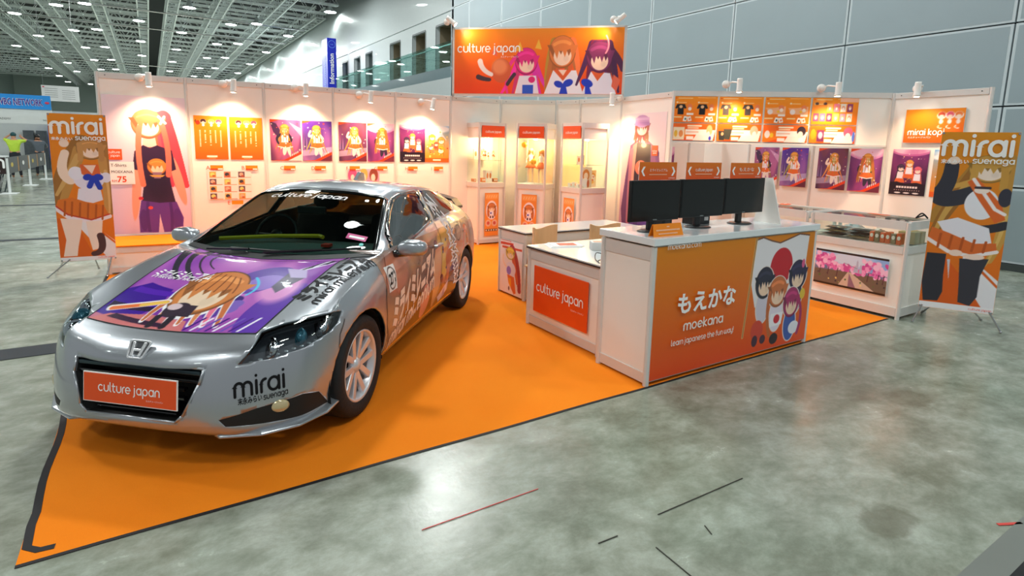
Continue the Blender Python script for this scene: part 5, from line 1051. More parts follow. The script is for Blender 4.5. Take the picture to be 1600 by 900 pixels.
sy = [[.80,.84,.862,.866,.85,.79],[.80,.845,.868,.873,.857,.79],[.79,.835,.862,.862,.845,.785],[.78,.83,.858,.852,.838,.785],[.775,.825,.858,.85,.836,.785],[.775,.825,.858,.85,.836,.785],[.775,.825,.858,.854,.838,.785],[.785,.835,.862,.862,.848,.785],[.795,.845,.862,.862,.848,.775],[.79,.835,.852,.85,.825,.735],[.755,.80,.82,.815,.775,.67]]
sz = [[.19,.28,.42,.56,.67,.765],[.2,.3,.44,.60,.73,.82],[.2,.3,.45,.62,.76,.87],[.2,.3,.45,.64,.785,.905],[.2,.3,.46,.65,.81,.94],[.2,.3,.46,.66,.83,.96],[.2,.3,.46,.68,.85,.985],[.2,.3,.46,.69,.865,1.0],[.2,.31,.46,.70,.88,1.005],[.21,.32,.47,.70,.88,1.0],[.25,.34,.48,.70,.86,.985]]
ry = [.62,.55,.47,.38,.27,.14,0]
rx = [[3.87,3.9,3.92,3.91,3.88,3.82],[3.91,3.93,3.96,3.95,3.91,3.85],[3.94,3.96,3.99,3.98,3.94,3.88],[3.96,3.98,4.01,4.0,3.96,3.9],[3.97,3.99,4.03,4.02,3.98,3.92],[3.98,4.0,4.04,4.03,3.99,3.93],[3.98,4.0,4.05,4.03,3.99,3.94]]
rz = [[.28,.36,.5,.69,.84,.975]]*7
A = [[(fx[i][j], fy[i]+fyo[i][j], fz[i][j]) for j in range(6)] for i in range(7)]
A += [[(sx[i], sy[i][j], sz[i][j]) for j in range(6)] for i in range(11)]
A += [[(rx[i][j], ry[i], rz[i][j]) for j in range(6)] for i in range(7)]
A = np.array(A)
B = [[tuple(A[6-c][5]) for c in range(7)]]
def rowB(k, cols): B.append([tuple(A[7+k][5])]+cols)
rowB(0, [(.72,.72,.79),(.72,.62,.792),(.71,.5,.784),(.70,.35,.782),(.70,.18,.786),(.70,0,.788)])
rowB(1, [(.95,.72,.85),(.94,.63,.855),(.92,.5,.838),(.90,.35,.835),(.89,.18,.836),(.89,0,.838)])
rowB(2, [(1.18,.735,.893),(1.16,.66,.90),(1.12,.52,.885),(1.09,.36,.878),(1.07,.18,.872),(1.06,0,.87)])
rowB(3, [(1.41,.755,.925),(1.365,.70,.905),(1.30,.54,.893),(1.25,.36,.888),(1.22,.18,.885),(1.21,0,.883)])
rowB(4, [(1.75,.715,1.03),(1.68,.625,1.075),(1.645,.485,1.09),(1.61,.32,1.097),(1.59,.16,1.10),(1.58,0,1.10)])
rowB(5, [(2.05,.68,1.11),(1.99,.55,1.235),(1.98,.43,1.258),(1.975,.3,1.27),(1.97,.15,1.276),(1.97,0,1.278)])
rowB(6, [(2.42,.685,1.135),(2.33,.575,1.27),(2.27,.45,1.308),(2.24,.3,1.326),(2.22,.15,1.335),(2.22,0,1.338)])
rowB(7, [(2.79,.685,1.135),(2.76,.575,1.258),(2.74,.45,1.292),(2.72,.3,1.308),(2.71,.15,1.315),(2.7,0,1.317)])
rowB(8, [(3.15,.67,1.11),(3.15,.56,1.208),(3.14,.44,1.238),(3.13,.3,1.253),(3.12,.15,1.26),(3.12,0,1.262)])
rowB(9, [(3.48,.64,1.07),(3.47,.53,1.135),(3.46,.42,1.163),(3.45,.28,1.178),(3.45,.14,1.186),(3.45,0,1.188)])
rowB(10, [(3.73,.59,1.02),(3.71,.49,1.06),(3.7,.39,1.083),(3.7,.27,1.096),(3.7,.14,1.103),(3.7,0,1.106)])
B.append([tuple(A[18+c][5]) for c in range(7)])
B = np.array(B)
def dense(P, si, sj):
    R_ = cr(P, si); return np.swapaxes(cr(np.swapaxes(R_, 0, 1), sj), 0, 1)
DA = dense(A, 6, 5); DB = dense(B, 6, 6)
bm = bmesh.new()
def grid_in(D, sgn):
    ni, nj = D.shape[:2]
    vv = [[bm.verts.new((D[i, j, 0], sgn*D[i, j, 1], D[i, j, 2])) for j in range(nj)] for i in range(ni)]
    for i in range(ni-1):
        for j in range(nj-1):
            q = [vv[i][j], vv[i+1][j], vv[i+1][j+1], vv[i][j+1]]
            if sgn > 0: q = q[::-1]
            try: bm.faces.new(q)
            except ValueError: pass
for sg in (1, -1): grid_in(DA, sg)
for sg in (1, -1): grid_in(DB, -sg if False else sg)
bmesh.ops.remove_doubles(bm, verts=bm.verts, dist=.004)
bmesh.ops.recalc_face_normals(bm, faces=bm.faces)
ctr = sum((f.normal.z*f.calc_area() for f in bm.faces if f.calc_center_median().z > 1.1))
if ctr < 0: bmesh.ops.reverse_faces(bm, faces=bm.faces)
bm.normal_update()
_me = bpy.data.meshes.new('tmp'); bm.to_mesh(_me)
CAR_BVH = BVHTree.FromPolygons([v.co.copy() for v in _me.vertices], [tuple(p.vertices) for p in _me.polygons]); bpy.data.meshes.remove(_me)
REG = bm.faces.layers.int.new('reg'); TMP = bm.faces.layers.int.new('tmp'); NRM = bm.verts.layers.float_vector.new('nrm')
def cut_region(rid, pts, axis, test, outof=(0,)):
    """mark the faces inside a convex outline; pts are 3D, axis the direction the outline is seen along"""
    ax = Vector(axis).normalized(); P = [Vector(p) for p in pts]; c = sum(P, Vector())/len(P)
    G = [f for f in bm.faces if f[REG] in outof and test(f.calc_center_median())]
    for a, b in zip(P, P[1:]+P[:1]):
        n = (b-a).cross(ax)
        if n.length < 1e-9: continue
        n.normalize()
        if (c-a).dot(n) > 0: n = -n                      # n points outwards
        ge = list({e for f in G for e in f.edges}); gv = list({v for f in G for v in f.verts})
        for f in bm.faces: f[TMP] = 0
        for f in G: f[TMP] = 1
        bmesh.ops.bisect_plane(bm, geom=gv+ge+G, dist=1e-6, plane_co=a, plane_no=n)
        G = [f for f in bm.faces if f[TMP] and (f.calc_center_median()-a).dot(n) < 1e-7]
    for f in G: f[REG] = rid
    return len(G)
def sym_region(rid, pts, axis, test, outof=(0,)):
    cut_region(rid, pts, axis, lambda c: c.y < 0 and test(c), outof)
    cut_region(rid, [(p[0], -p[1], p[2]) for p in pts], (axis[0], -axis[1], axis[2]), lambda c: c.y > 0 and test(c), outof)
CAMDIR = (-.35, -.82, .40)
_c = [(.87, .31), (3.305, .31)]
for k, (wx, wz) in enumerate(_c):
    R_ = .352 if k == 0 else .345
    sym_region(9, [(wx+R_*math.cos(t), -.85, wz+R_*math.sin(t)) for t in [2*PI*q/28 for q in range(28)]], (0, 1, 0), lambda c: abs(c.y) > .6)
cut_region(8, [(.05, y, z) for y, z in ((.365,.54),(-.365,.54),(-.355,.47),(-.29,.32),(-.25,.285),(.25,.285),(.29,.32),(.355,.47))], (1, 0, 0), lambda c: c.x < .4)
cut_region(2, [(1.385,-.715,1),(1.30,-.5,1),(1.24,-.3,1),(1.215,0,1),(1.24,.3,1),(1.30,.5,1),(1.385,.715,1),(1.975,.565,1),(1.975,-.565,1)], (0, 0, 1), lambda c: c.z > .8)
cut_region(1, [(1.375,-.685,1),(1.30,-.48,1),(1.25,-.28,1),(1.228,0,1),(1.25,.28,1),(1.30,.48,1),(1.375,.685,1),(1.95,.535,1),(1.95,-.535,1)], (0, 0, 1), lambda c: c.z > .8, (2,))
sym_region(3, [(1.46,-.8,.905),(1.60,-.8,1.012),(1.86,-.8,1.158),(2.03,-.8,1.232),(2.18,-.8,1.262),(2.53,-.8,1.262),(2.435,-.8,1.0),(1.93,-.8,.93)], (0, 1, 0), lambda c: abs(c.y) > .45 and c.z > .85)
sym_region(4, [(1.54,-.8,.925),(1.64,-.8,1.012),(1.86,-.8,1.135),(2.03,-.8,1.21),(2.18,-.8,1.24),(2.47,-.8,1.24),(2.385,-.8,1.015),(1.93,-.8,.948)], (0, 1, 0), lambda c: abs(c.y) > .45 and c.z > .85, (3,))
sym_region(5, [(2.585,-.8,1.25),(2.49,-.8,1.012),(3.15,-.8,1.03),(3.36,-.8,1.09),(3.1,-.8,1.19),(2.85,-.8,1.238)], (0, 1, 0), lambda c: abs(c.y) > .45 and c.z > .85)
cut_region(6, [(3.30,-.42,1),(3.28,0,1),(3.30,.42,1),(3.68,.40,1),(3.70,0,1),(3.68,-.40,1)], (0, 0, 1), lambda c: c.z > .8)
sym_region(7, [(.172,-.505,.552),(.345,-.53,.672),(.43,-.60,.694),(.672,-.815,.712),(.60,-.83,.665),(.524,-.825,.635),(.378,-.768,.598),(.26,-.659,.572)], CAMDIR, lambda c: c.x < .9 and c.z > .5)
sym_region(10, [(.085,-.455,.300),(.165,-.61,.335),(.33,-.77,.355),(.42,-.81,.33),(.50,-.82,.235),(.33,-.77,.235),(.20,-.66,.245),(.10,-.48,.262)], (-.7,-.7,0), lambda c: c.x < .7 and c.z < .5)
bm.normal_update()
for v in bm.verts: v[NRM] = v.normal
CAR_PART = {0: ('body_shell', PAINT), 1: ('windscreen', CGLASS), 2: ('windscreen_surround', TRIMB), 3: ('window_trim', TRIMB), 4: ('side_window', SGLASS), 5: ('quarter_window', SGLASS), 6: ('rear_window', SGLASS), 7: ('headlamp_cover', glass('headlamp_lens', (225,232,235), .3, .95)), 10: ('fog_lamp_pocket', M('matt_black_plastic', (13,13,14), .6))}
def region_obj(rid, side=0):
    fs = [f for f in bm.faces if f[REG] == rid and (side == 0 or f.calc_center_median().y*side > 0)]
    ix = {}; vs = []; ns = []; F = []
    for f in fs:
        r = []
        for v in f.verts:
            if v.index not in ix or True:
                k = ix.get(v)
                if k is None: k = ix[v] = len(vs); vs.append(tuple(v.co)); ns.append(tuple(v[NRM]))
            r.append(k)
        F.append(tuple(r))
    nm, mt = CAR_PART[rid]
    if rid == 10: vs = [(v[0]-.0*n[0], v[1], v[2]) for v, n in zip(vs, ns)]
    me = bpy.data.meshes.new(nm); me.from_pydata(vs, [], F); me.materials.append(mt)
    me.polygons.foreach_set('use_smooth', [True]*len(F)); me.normals_split_custom_set_from_vertices(ns)
    o = bpy.data.objects.new(nm, me); COL.objects.link(o); o.parent = car
    if rid in (0, 2, 3):
        sd = o.modifiers.new('thickness', 'SOLIDIFY'); sd.thickness = .012; sd.offset = -1
    return o
body_o = region_obj(0); region_obj(1); region_obj(2); region_obj(6)
for rid in (3, 4, 5, 7, 10):
    for sd in (-1, 1): region_obj(rid, sd)
bm.free()
def onbody(p, d, off=.0015):
    """point of the bodywork hit from p along d, lifted a little off the paint"""
    h = CAR_BVH.ray_cast(Vector(p), Vector(d).normalized())
    if h[0] is None: return None
    n = h[1] if h[1].dot(Vector(d)) < 0 else -h[1]
    return h[0]+n*off
def decal(name, v2, faces, mat, org, ux, uz, d, off=.002, parent=None):
    """flat outline laid in a plane (org + a*ux + b*uz) and wrapped on the body along d"""
    O_v = Vector(org); ux = Vector(ux); uz = Vector(uz); vs = []; ok = []
    for a, b, *l in v2:
        p = O_v+ux*a+uz*b-Vector(d).normalized()*.6; q = onbody(p, d, off+(l[0] if l else 0)); ok.append(q is not None); vs.append(q or p)
    fs = [f for f in faces if all(ok[k] for k in f)]
    mb = MB(); mb.add(vs, fs); return mb.build(name, mat, parent or car)
def wrap(name, art, corner, d, mat=PRINT_CAR, off=.0012, keep=None):
    """painted grid wrapped on the body; corner(u, v) gives a point, u and v in 0..1"""
    nx, nz = art.nx, art.nz; vs = []; ok = []
    for j in range(nz+1):
        for i in range(nx+1):
            p = Vector(corner(i/nx, j/nz)); q = onbody(p-Vector(d).normalized()*.5, d, off)
            k = q is not None and (keep is None or keep(q)); ok.append(k); vs.append(q or p)
    fs = []
    for j in range(nz):
        for i in range(nx):
            f = (j*(nx+1)+i, j*(nx+1)+i+1, (j+1)*(nx+1)+i+1, (j+1)*(nx+1)+i)
            if all(ok[k] for k in f): fs.append(f)
    me = bpy.data.meshes.new(name); me.from_pydata([tuple(v) for v in vs], [], fs); me.materials.append(mat); color_attr(me, art.C)
    me.polygons.foreach_set('use_smooth', [True]*len(fs))
    o = bpy.data.objects.new(name, me); COL.objects.link(o); o.parent = car
    return o
def ribbon(name, pts, wdt, mat, d, off=.003, sub=10):
    P = [Vector(p) for p in pts]; Q = []
    for a, b in zip(P[:-1], P[1:]):
        for k in range(sub): Q.append(a.lerp(b, k/sub))
    Q.append(P[-1]); H = [onbody(q-Vector(d).normalized()*.5, d, off) for q in Q]; H = [h for h in H if h]
    vs = []; fs = []
    for k, h in enumerate(H):
        t = (H[min(k+1, len(H)-1)]-H[max(k-1, 0)]).normalized(); s_ = t.cross(Vector(d)).normalized()*wdt/2
        vs += [h+s_, h-s_]
        if k: fs.append((2*k-2, 2*k-1, 2*k+1, 2*k))
    mb = MB(); mb.add(vs, fs); return mb.build(name, mat, car)
#CARDETAIL
# --- bonnet print: violet and pink abstract with black streaks and an amber mass
def hood_pt(u, v):
    y = -(u-.5)*2
    fx_ = .256+.066*abs(y)**2.2; fy_ = .515*y
    bx_ = 1.168+.146*abs(y)**2; by_ = .585*y
    return (fx_+(bx_-fx_)*v, fy_+(by_-fy_)*v, 1.0)
a = Art(220, 190, 1.15); a.grad((120,40,150), (190,110,205))
a.cloud((236,150,215), .9, 2, 3).cloud((110,40,160), .6, 3, 9)
a.poly([(0,.98),(1,.98),(1,1),(0,1)], (130,50,160))
a.poly([(0,.0),(.24,.0),(.33,.22),(.28,.40),(.10,.42),(0,.3)], (62,18,150)).poly([(.0,.0),(.35,.0),(.33,.05),(.0,.06)], (200,110,140))
a.poly([(.02,.12),(.36,.16),(.35,.20),(.02,.18)], (40,20,60)).poly([(.05,.3),(.4,.33),(.4,.38),(.06,.36)], (88,30,180))
a.poly([(.0,.0),(.62,.0),(.58,.10),(.35,.13),(.1,.08)], (214,120,120)).poly([(.1,.05),(.5,.02),(.48,.06),(.14,.09)], (60,30,60))
for k, (p0, p1, p2, wd) in enumerate([((.13,.98),(.02,.75),(.30,.55),.03),((.20,.97),(.12,.78),(.33,.62),.012),((.03,.82),(.05,.65),(.2,.52),.035),((.28,.92),(.2,.8),(.35,.7),.01)]):
    a.curve(p0, p1, p2, wd, (52,48,62), 1, .5)
a.ell(.93,.25,.11,.28,(96,50,170), 0).ell(.85,.5,.1,.2,(225,150,210), 20, .4)
for q in range(6): a.line([(.70+.05*q,.62+.035*q),(.98,.80+.035*q)], .010, (42,36,56) if q % 2 else (235,225,245))
a.ell(.70,.60,.135,.19,(104,72,170), -20).ell(.74,.56,.09,.10,(150,120,205), -25).poly([(.80,.70),(.92,.60),(.86,.42),(.80,.50)], (96,86,110)).poly([(.76,.76),(.88,.72),(.93,.60),(.84,.62)], (188,170,215))
a.curve((.66,.62),(.76,.5),(.72,.4),.008,(90,200,235))
for q in range(7): a.ell(.66+.03*(q % 3),.34-.05*(q//2),.045,.05,[(96,60,160),(60,36,120),(130,100,190)][q % 3], 30*q)
a.ell(.50,.40,.190,.29,(250,248,250))
for q in range(7): a.curve((.36+.05*q,.36),(.32+.065*q,.2),(.34+.07*q,.06),.030,(250,248,250), 1, .5)
for q in range(7): a.curve((.36+.05*q,.36),(.32+.065*q,.2),(.34+.07*q,.07),.024,[(206,116,70),(226,140,90),(240,120,150)][q % 3], 1, .6)
a.ell(.50,.42,.182,.275,(70,40,40)).tress(.50,.42,.178,.268,(218,134,74),(244,214,184),6)
for q in range(6): a.curve((.40+.035*q,.66-.01*q),(.37+.05*q,.52),(.36+.055*q,.42),.004,(120,66,40))
a.poly([(.40,.26),(.54,.26),(.56,.14),(.40,.14)], (60,46,60)).poly([(.43,.26),(.50,.26),(.48,.18)], (236,216,214))
a.ell(.45,.20,.07,.08,(60,46,60)).ell(.42,.23,.04,.035,(225,200,205))
a.line([(.06,.12),(.34,.27)], .028, (250,240,235)).line([(.07,.12),(.34,.265)], .018, (242,120,60)).line([(.22,.2),(.34,.265)], .014, (248,205,90))
a.line([(.40,.12),(.41,.03)], .022, (44,36,48)).line([(.48,.12),(.49,.03)], .022, (44,36,48))
for q in range(8): a.line([(.62+.04*q,.02),(.66+.04*q,.14)], .008, [(70,30,130),(240,235,245),(110,80,180)][q % 3])
wrap('bonnet_print', a, hood_pt, (0, 0, -1))
GAP = M('panel_gap_black', (8,8,9), .8); WVIN = M('white_vinyl', (246,244,244), .35); KVIN = M('black_vinyl', (16,15,18), .6, spec=.2)
hb = [hood_pt(u, 0) for u in np.linspace(0, 1, 13)]
ribbon('bonnet_gap', hb, .007, GAP, (0, 0, -1), sub=3)
for s_ in (0, 1): ribbon('bonnet_gap', [hood_pt(s_, v) for v in np.linspace(0, 1, 7)], .006, GAP, (0, 0, -1), sub=3)
# white mechanical lettering on the bonnet print
v2, f2, wd = text2d('ミライミレニアム', .085, 'f', bold=.03)
decal('bonnet_lettering', [(x*.42/wd, y, *l) for x, y, *l in v2], f2, WVIN, (.80, .52, 1.0), (-.08, -.99, 0), (.97, -.25, 0), (0, 0, -1), .003)
v2, f2, wd = text2d('millennium', .026)
decal('bonnet_lettering', [(x*.36/wd, y, *l) for x, y, *l in v2], f2, WVIN, (.765, .50, 1.0), (-.08, -.99, 0), (.97, -.25, 0), (0, 0, -1), .003)
# black lettering on the wing
v2, f2, wd = text2d('ミライミレニアム', .125, 'f', bold=.055)
decal('wing_lettering', [(x*.60/wd, y, *l) for x, y, *l in v2], f2, KVIN, (.625, -.628, 1.1), (.975, -.20, 0), (.15, .98, 0), (0, .05, -1), .003)
v2, f2, wd = text2d('mirai millennium', .043, wgt=.21)
decal('wing_lettering', [(x*.60/wd, y, *l) for x, y, *l in v2], f2, KVIN, (.62, -.715, 1.1), (.985, -.145, 0), (.12, .99, 0), (0, .05, -1), .003)
# bumper lettering
dv = (.78, .58, 0); ux = (.62, -.78, .0)
v2, f2, wd = text2d('mirai', .062, wgt=.22); u_ = Vector((.58, -.81, .06))
decal('bumper_lettering', [(x*.235/wd, y*1.0, *l) for x, y, *l in v2], f2, KVIN, (.135, -.515, .405), u_, (0, 0, 1), dv, .003)
v2, f2, wd = text2d('末永みらい', .036, 'f', bold=.02)
decal('bumper_lettering', [(x*.11/wd, y, *l) for x, y, *l in v2], f2, KVIN, (.14, -.525, .367), u_, (0, 0, 1), dv, .003)
v2, f2, wd = text2d('suenaga', .020, wgt=.2)
decal('bumper_lettering', [(x*.115/wd, y, *l) for x, y, *l in v2], f2, KVIN, (.21, -.62, .373), u_, (0, 0, 1), dv, .003)

# --- near side wrap: graphics over painted-in reflections of orange carpet and beige walls
a = Art(260, 120, 2.6/.78)
a.grad((168,84,32), (160,138,124)); a.cloud((84,50,40), .8, 2, 5).cloud((226,150,84), .5, 2, 8)
a.poly([(0,0),(.16,0),(.12,.5),(0,.75)], (150,122,104)).ell(.10,.75,.10,.2,(196,120,92), 0, .3)
a.poly([(.12,.0),(.62,.0),(.55,.35),(.30,.52),(.14,.30)], (112,70,40)).ell(.42,.55,.1,.3,(96,50,40), 0, .2)
a.ell(.60,.70,.10,.30,(216,160,50), 10, .15).ell(.58,.62,.06,.25,(232,190,80), -10, .2).ell(.50,.45,.05,.4,(228,170,120), -14, .1).ell(.66,.45,.05,.35,(206,120,70), 10, .2)
a.ell(.36,.25,.045,.2,(235,150,130), -15).poly([(.52,.16),(.64,.30),(.66,.20),(.56,.06)], (238,225,238)).poly([(.58,.2),(.6,.24),(.62,.12),(.59,.09)], (190,170,210))
a.ell(.80,.72,.07,.18,(206,150,110), 20, .2).ell(.72,.25,.08,.25,(70,60,60), 0, .3).ell(.88,.55,.05,.3,(205,150,110), 0, .3)
a.curve((.90,.9),(.86,.5),(.84,.05),.028,(232,104,66)).spots(18, [(226,150,60),(120,60,50),(240,200,160),(90,90,110)], (.02,.06), (.4,.95,.05,.95), 4, .2)
a.poly([(0,-.1),(1,-.1),(1,.05),(0,.03)], (205,110,50))
wrap('side_print_reflections', a, lambda u, v: (1.22+u*2.22, -1.0, .235+v*.70), (0, 1, 0), keep=lambda q: q.y < -.5 and (q.x-3.305)**2+(q.z-.31)**2 > .36**2 and (q.x-.87)**2+(q.z-.31)**2 > .36**2 and not (q.z > .93 and q.x < 2.5))
CREAM = M('cream_vinyl', (246,214,190), .35)
v2, f2, wd = text2d('ミライミレニアム', .23, 'f', bold=.06)
decal('side_lettering', [(x*.98/wd+.25*y, y, *l) for x, y, *l in v2], f2, CREAM, (1.30, -1, .40), (.975, 0, .22), (0, 0, 1), (0, 1, 0), .003)
v2, f2, wd = text2d('mirai millennium', .078, wgt=.32, slant=.2)
decal('side_lettering', [(x*.95/wd, y, *l) for x, y, *l in v2], f2, CREAM, (1.30, -1, .275), (.975, 0, .22), (0, 0, 1), (0, 1, 0), .003)
# white graffiti outline on the rear quarter
g = np.random.default_rng(5); pts = []; px_ = 2.62
for k in range(46):
    t = k/45; pts.append((2.58+.30*t+.06*math.sin(k*2.4)+g.uniform(-.03, .03), -1.0, 1.16-.80*t+.035*math.cos(k*3.1)))
ribbon('quarter_outline', pts, .016, WVIN, (0, 1, 0), sub=3)
pts2 = [(p[0]+.10+.03*math.sin(k*1.7), -1, p[2]+.02*math.cos(k*2.2)) for k, p in enumerate(pts)]
ribbon('quarter_outline', pts2[::-1], .014, WVIN, (0, 1, 0), sub=3)
# race number roundel
a = Art(30, 30, 1); a.grad((250,248,246), (250,248,246)); a.ell(.5,.5,.46,.46,(30,24,24)).ell(.5,.5,.40,.40,(248,246,244))
wrap('number_roundel', a, lambda u, v: (1.27+u*.15, -1.0, .665+v*.17), (0, 1, 0), off=.003)
v2, f2, wd = text2d('271', .10, 'f', bold=.03)
decal('number_roundel_digits', [(x*.10/wd, y, *l) for x, y, *l in v2], f2, KVIN, (1.295, -1, .712), (1, 0, .1), (0, 0, 1), (0, 1, 0), .005)
# door outline, sill line
ribbon('door_gap', [(1.36,-1,.90),(1.25,-1,.76),(1.20,-1,.63),(1.215,-1,.45),(1.29,-1,.30)], .006, GAP, (0, 1, 0))
ribbon('door_gap', [(2.46,-1,.99),(2.48,-1,.75),(2.42,-1,.5),(2.30,-1,.30)], .006, GAP, (0, 1, 0))
ribbon('sill_strip', [(1.20,-1,.255),(1.6,-1,.262),(2.2,-1,.268),(2.85,-1,.27)], .008, CHROME, (0, 1, 0))
ribbon('bumper_gap', [(.66,-1,.67),(.60,-1,.60),(.585,-1,.52)], .005, GAP, (0, 1, 0))
ribbon('fuel_flap_gap', [(2.98+.075*math.cos(t), -1, .83+.075*math.sin(t)) for t in np.linspace(0, 2*PI, 15)], .006, GAP, (0, 1, 0), sub=2)
b_ = MB(); b_.box(2.26, 2.42, -.885, -.845, .80, .825); b_.build('door_handle', PAINT_D, car, bevel=.008)
# windscreen lettering and stickers
n_ws = Vector((-.42, 0, .9)); up_ws = Vector((.9, 0, .42))
v2, f2, wd = text2d('culture japan', .040, wgt=.22, slant=.25)
decal('windscreen_lettering', [(x*.64/wd, y, *l) for x, y, *l in v2], f2, WVIN, (1.845, .375, 1.25), (-.02, -1, 0), up_ws, (.3, 0, -1), .003)
v2, f2, wd = text2d('カルチャージャパン', .022, 'f')
decal('windscreen_lettering', [(x*.22/wd, y, *l) for x, y, *l in v2], f2, WVIN, (1.825, -.05, 1.25), (-.02, -1, 0), up_ws, (.3, 0, -1), .003)
MAG = M('magenta_sticker', (196,30,120), .4); TEALS = M('teal_sticker', (70,190,180), .4)
def patch(name, y0, y1, s0, s1, mat, off):
    N_ = 4; v2 = [(y0+(y1-y0)*i/N_, s0+(s1-s0)*j/N_) for j in range(N_+1) for i in range(N_+1)]
    f2 = [(j*5+i, j*5+i+1, j*5+i+6, j*5+i+5) for j in range(N_) for i in range(N_)]
    return decal(name, v2, f2, mat, (1.38, 0, 1.0), (0, -1, 0), up_ws, (.3, 0, -1), off)
patch('permit_sticker', .455, .60, .07, .125, MAG, .003); patch('permit_sticker_paper', .475, .585, .083, .105, WVIN, .0045)
v2 = [(.585+.016*math.cos(t), .035+.016*math.sin(t)) for t in [2*PI*k/14 for k in range(14)]]
decal('round_sticker', v2, [tuple(range(14))], TEALS, (1.38, 0, 1.0), (0, -1, 0), up_ws, (.3, 0, -1), .003)

# --- front end details
GR = MB()
ring = [(.365,.54),(-.365,.54),(-.355,.47),(-.29,.32),(-.25,.285),(.25,.285),(.29,.32),(.355,.47)]
fr = []; bk = []
for y, z in ring:
    h = CAR_BVH.ray_cast(Vector((-.5, y*.995, z)), Vector((1, 0, 0))); fr.append((h[0].x+.002 if h[0] else .06, y, z)); bk.append((.22, y*.92, .41+(z-.41)*.9))
GR.add(fr+bk, [(k, (k+1) % 8, 8+(k+1) % 8, 8+k) for k in range(8)]+[tuple(range(8, 16))])
MB().tube([(f_[0]-.003, f_[1]*1.01, f_[2]) for f_ in fr+fr[:1]], .007, 8).build('grille_surround', PAINT_D, car, smooth=True)
GR.build('grille_recess', M('grille_black', (9,9,10), .6), car)
for z, h_, x_ in ((.515,.020,.105),(.475,.016,.10),(.43,.016,.09),(.385,.016,.085),(.34,.016,.08),(.305,.012,.075)):
    yw = .35 if z > .45 else .27 if z > .36 else .23
    mb = MB(); mb.box(x_, x_+.03, -yw, yw, z-h_/2, z+h_/2); mb.build('grille_bar', TRIMB if z < .5 else M('grille_blade', (60,76,82), .3, metal=.6), car, bevel=.004)
pm = Matrix.Translation((.012, .238, .360)) @ Matrix.Rotation(-PI/2, 4, 'Z') @ Matrix.Rotation(-.10, 4, 'X')
PL = boxobj('number_plate', PAPER, car, 0, .53, 0, .006, 0, .148, mw=pm)
boxobj('plate_face', ORANGE_SIGN, PL, .005, .525, -.002, 0, .005, .143)
flat_text('plate_lettering', 'culture japan', .040, .265, .060, WHT_TXT, PL, y=-.004, align='c', fit=.345, wgt=.2)
flat_text('plate_lettering', 'カルチャージャパン', .018, .36, .030, WHT_TXT, PL, y=-.004, style='f', fit=.095)
# badge: an upright rounded square ring with a tapering letter of two posts and a bar
bd = MB(); BM = Matrix.Translation((.128, .0, .598)) @ Matrix.Rotation(-PI/2, 4, 'Z') @ Matrix.Rotation(.62, 4, 'X').inverted() @ Matrix.Translation((0, -.012, 0))
def rr(wt, wb, h, n=6, r=.3):
    pts = []
    for (cx, cz, a0) in ((1, 1, 0), (-1, 1, 90), (-1, -1, 180), (1, -1, 270)):
        for k in range(n+1):
            t = math.radians(a0+90*k/n); wloc = wt if cz > 0 else wb
            pts.append((cx*wloc*(1-r)+math.cos(t)*wloc*r, cz*h*(1-r)+math.sin(t)*h*r))
    return pts
o1 = rr(.062, .047, .048); i1 = rr(.053, .039, .040); nn = len(o1)
vs = [BM @ Vector((x, y, z)) for y in (0, -.008) for R_ in (o1, i1) for x, z in R_]
fs = []
for k in range(nn):
    q = (k+1) % nn; fs += [(2*nn+k, 2*nn+q, 3*nn+q, 3*nn+k), (k, q, 2*nn+q, 2*nn+k), (nn+q, nn+k, 3*nn+k, 3*nn+q)]
bd.add(vs, fs)
for s_ in (-1, 1): bd.prism([(s_*.040, .036), (s_*.024, .036), (s_*.014, -.036), (s_*.028, -.036)], -.010, 0, BM)
bd.prism([(-.02, .002), (.02, .002), (.018, -.010), (-.018, -.010)], -.010, 0, BM)
bdo = bd.build('badge', M('badge_silver', (248,248,250), .28, metal=.7), car, bevel=.0015)
mb = MB(); mb.prism(i1, -.001, .004, BM); mb.build('badge_backing', M('badge_grey', (70,72,76), .4), bdo)
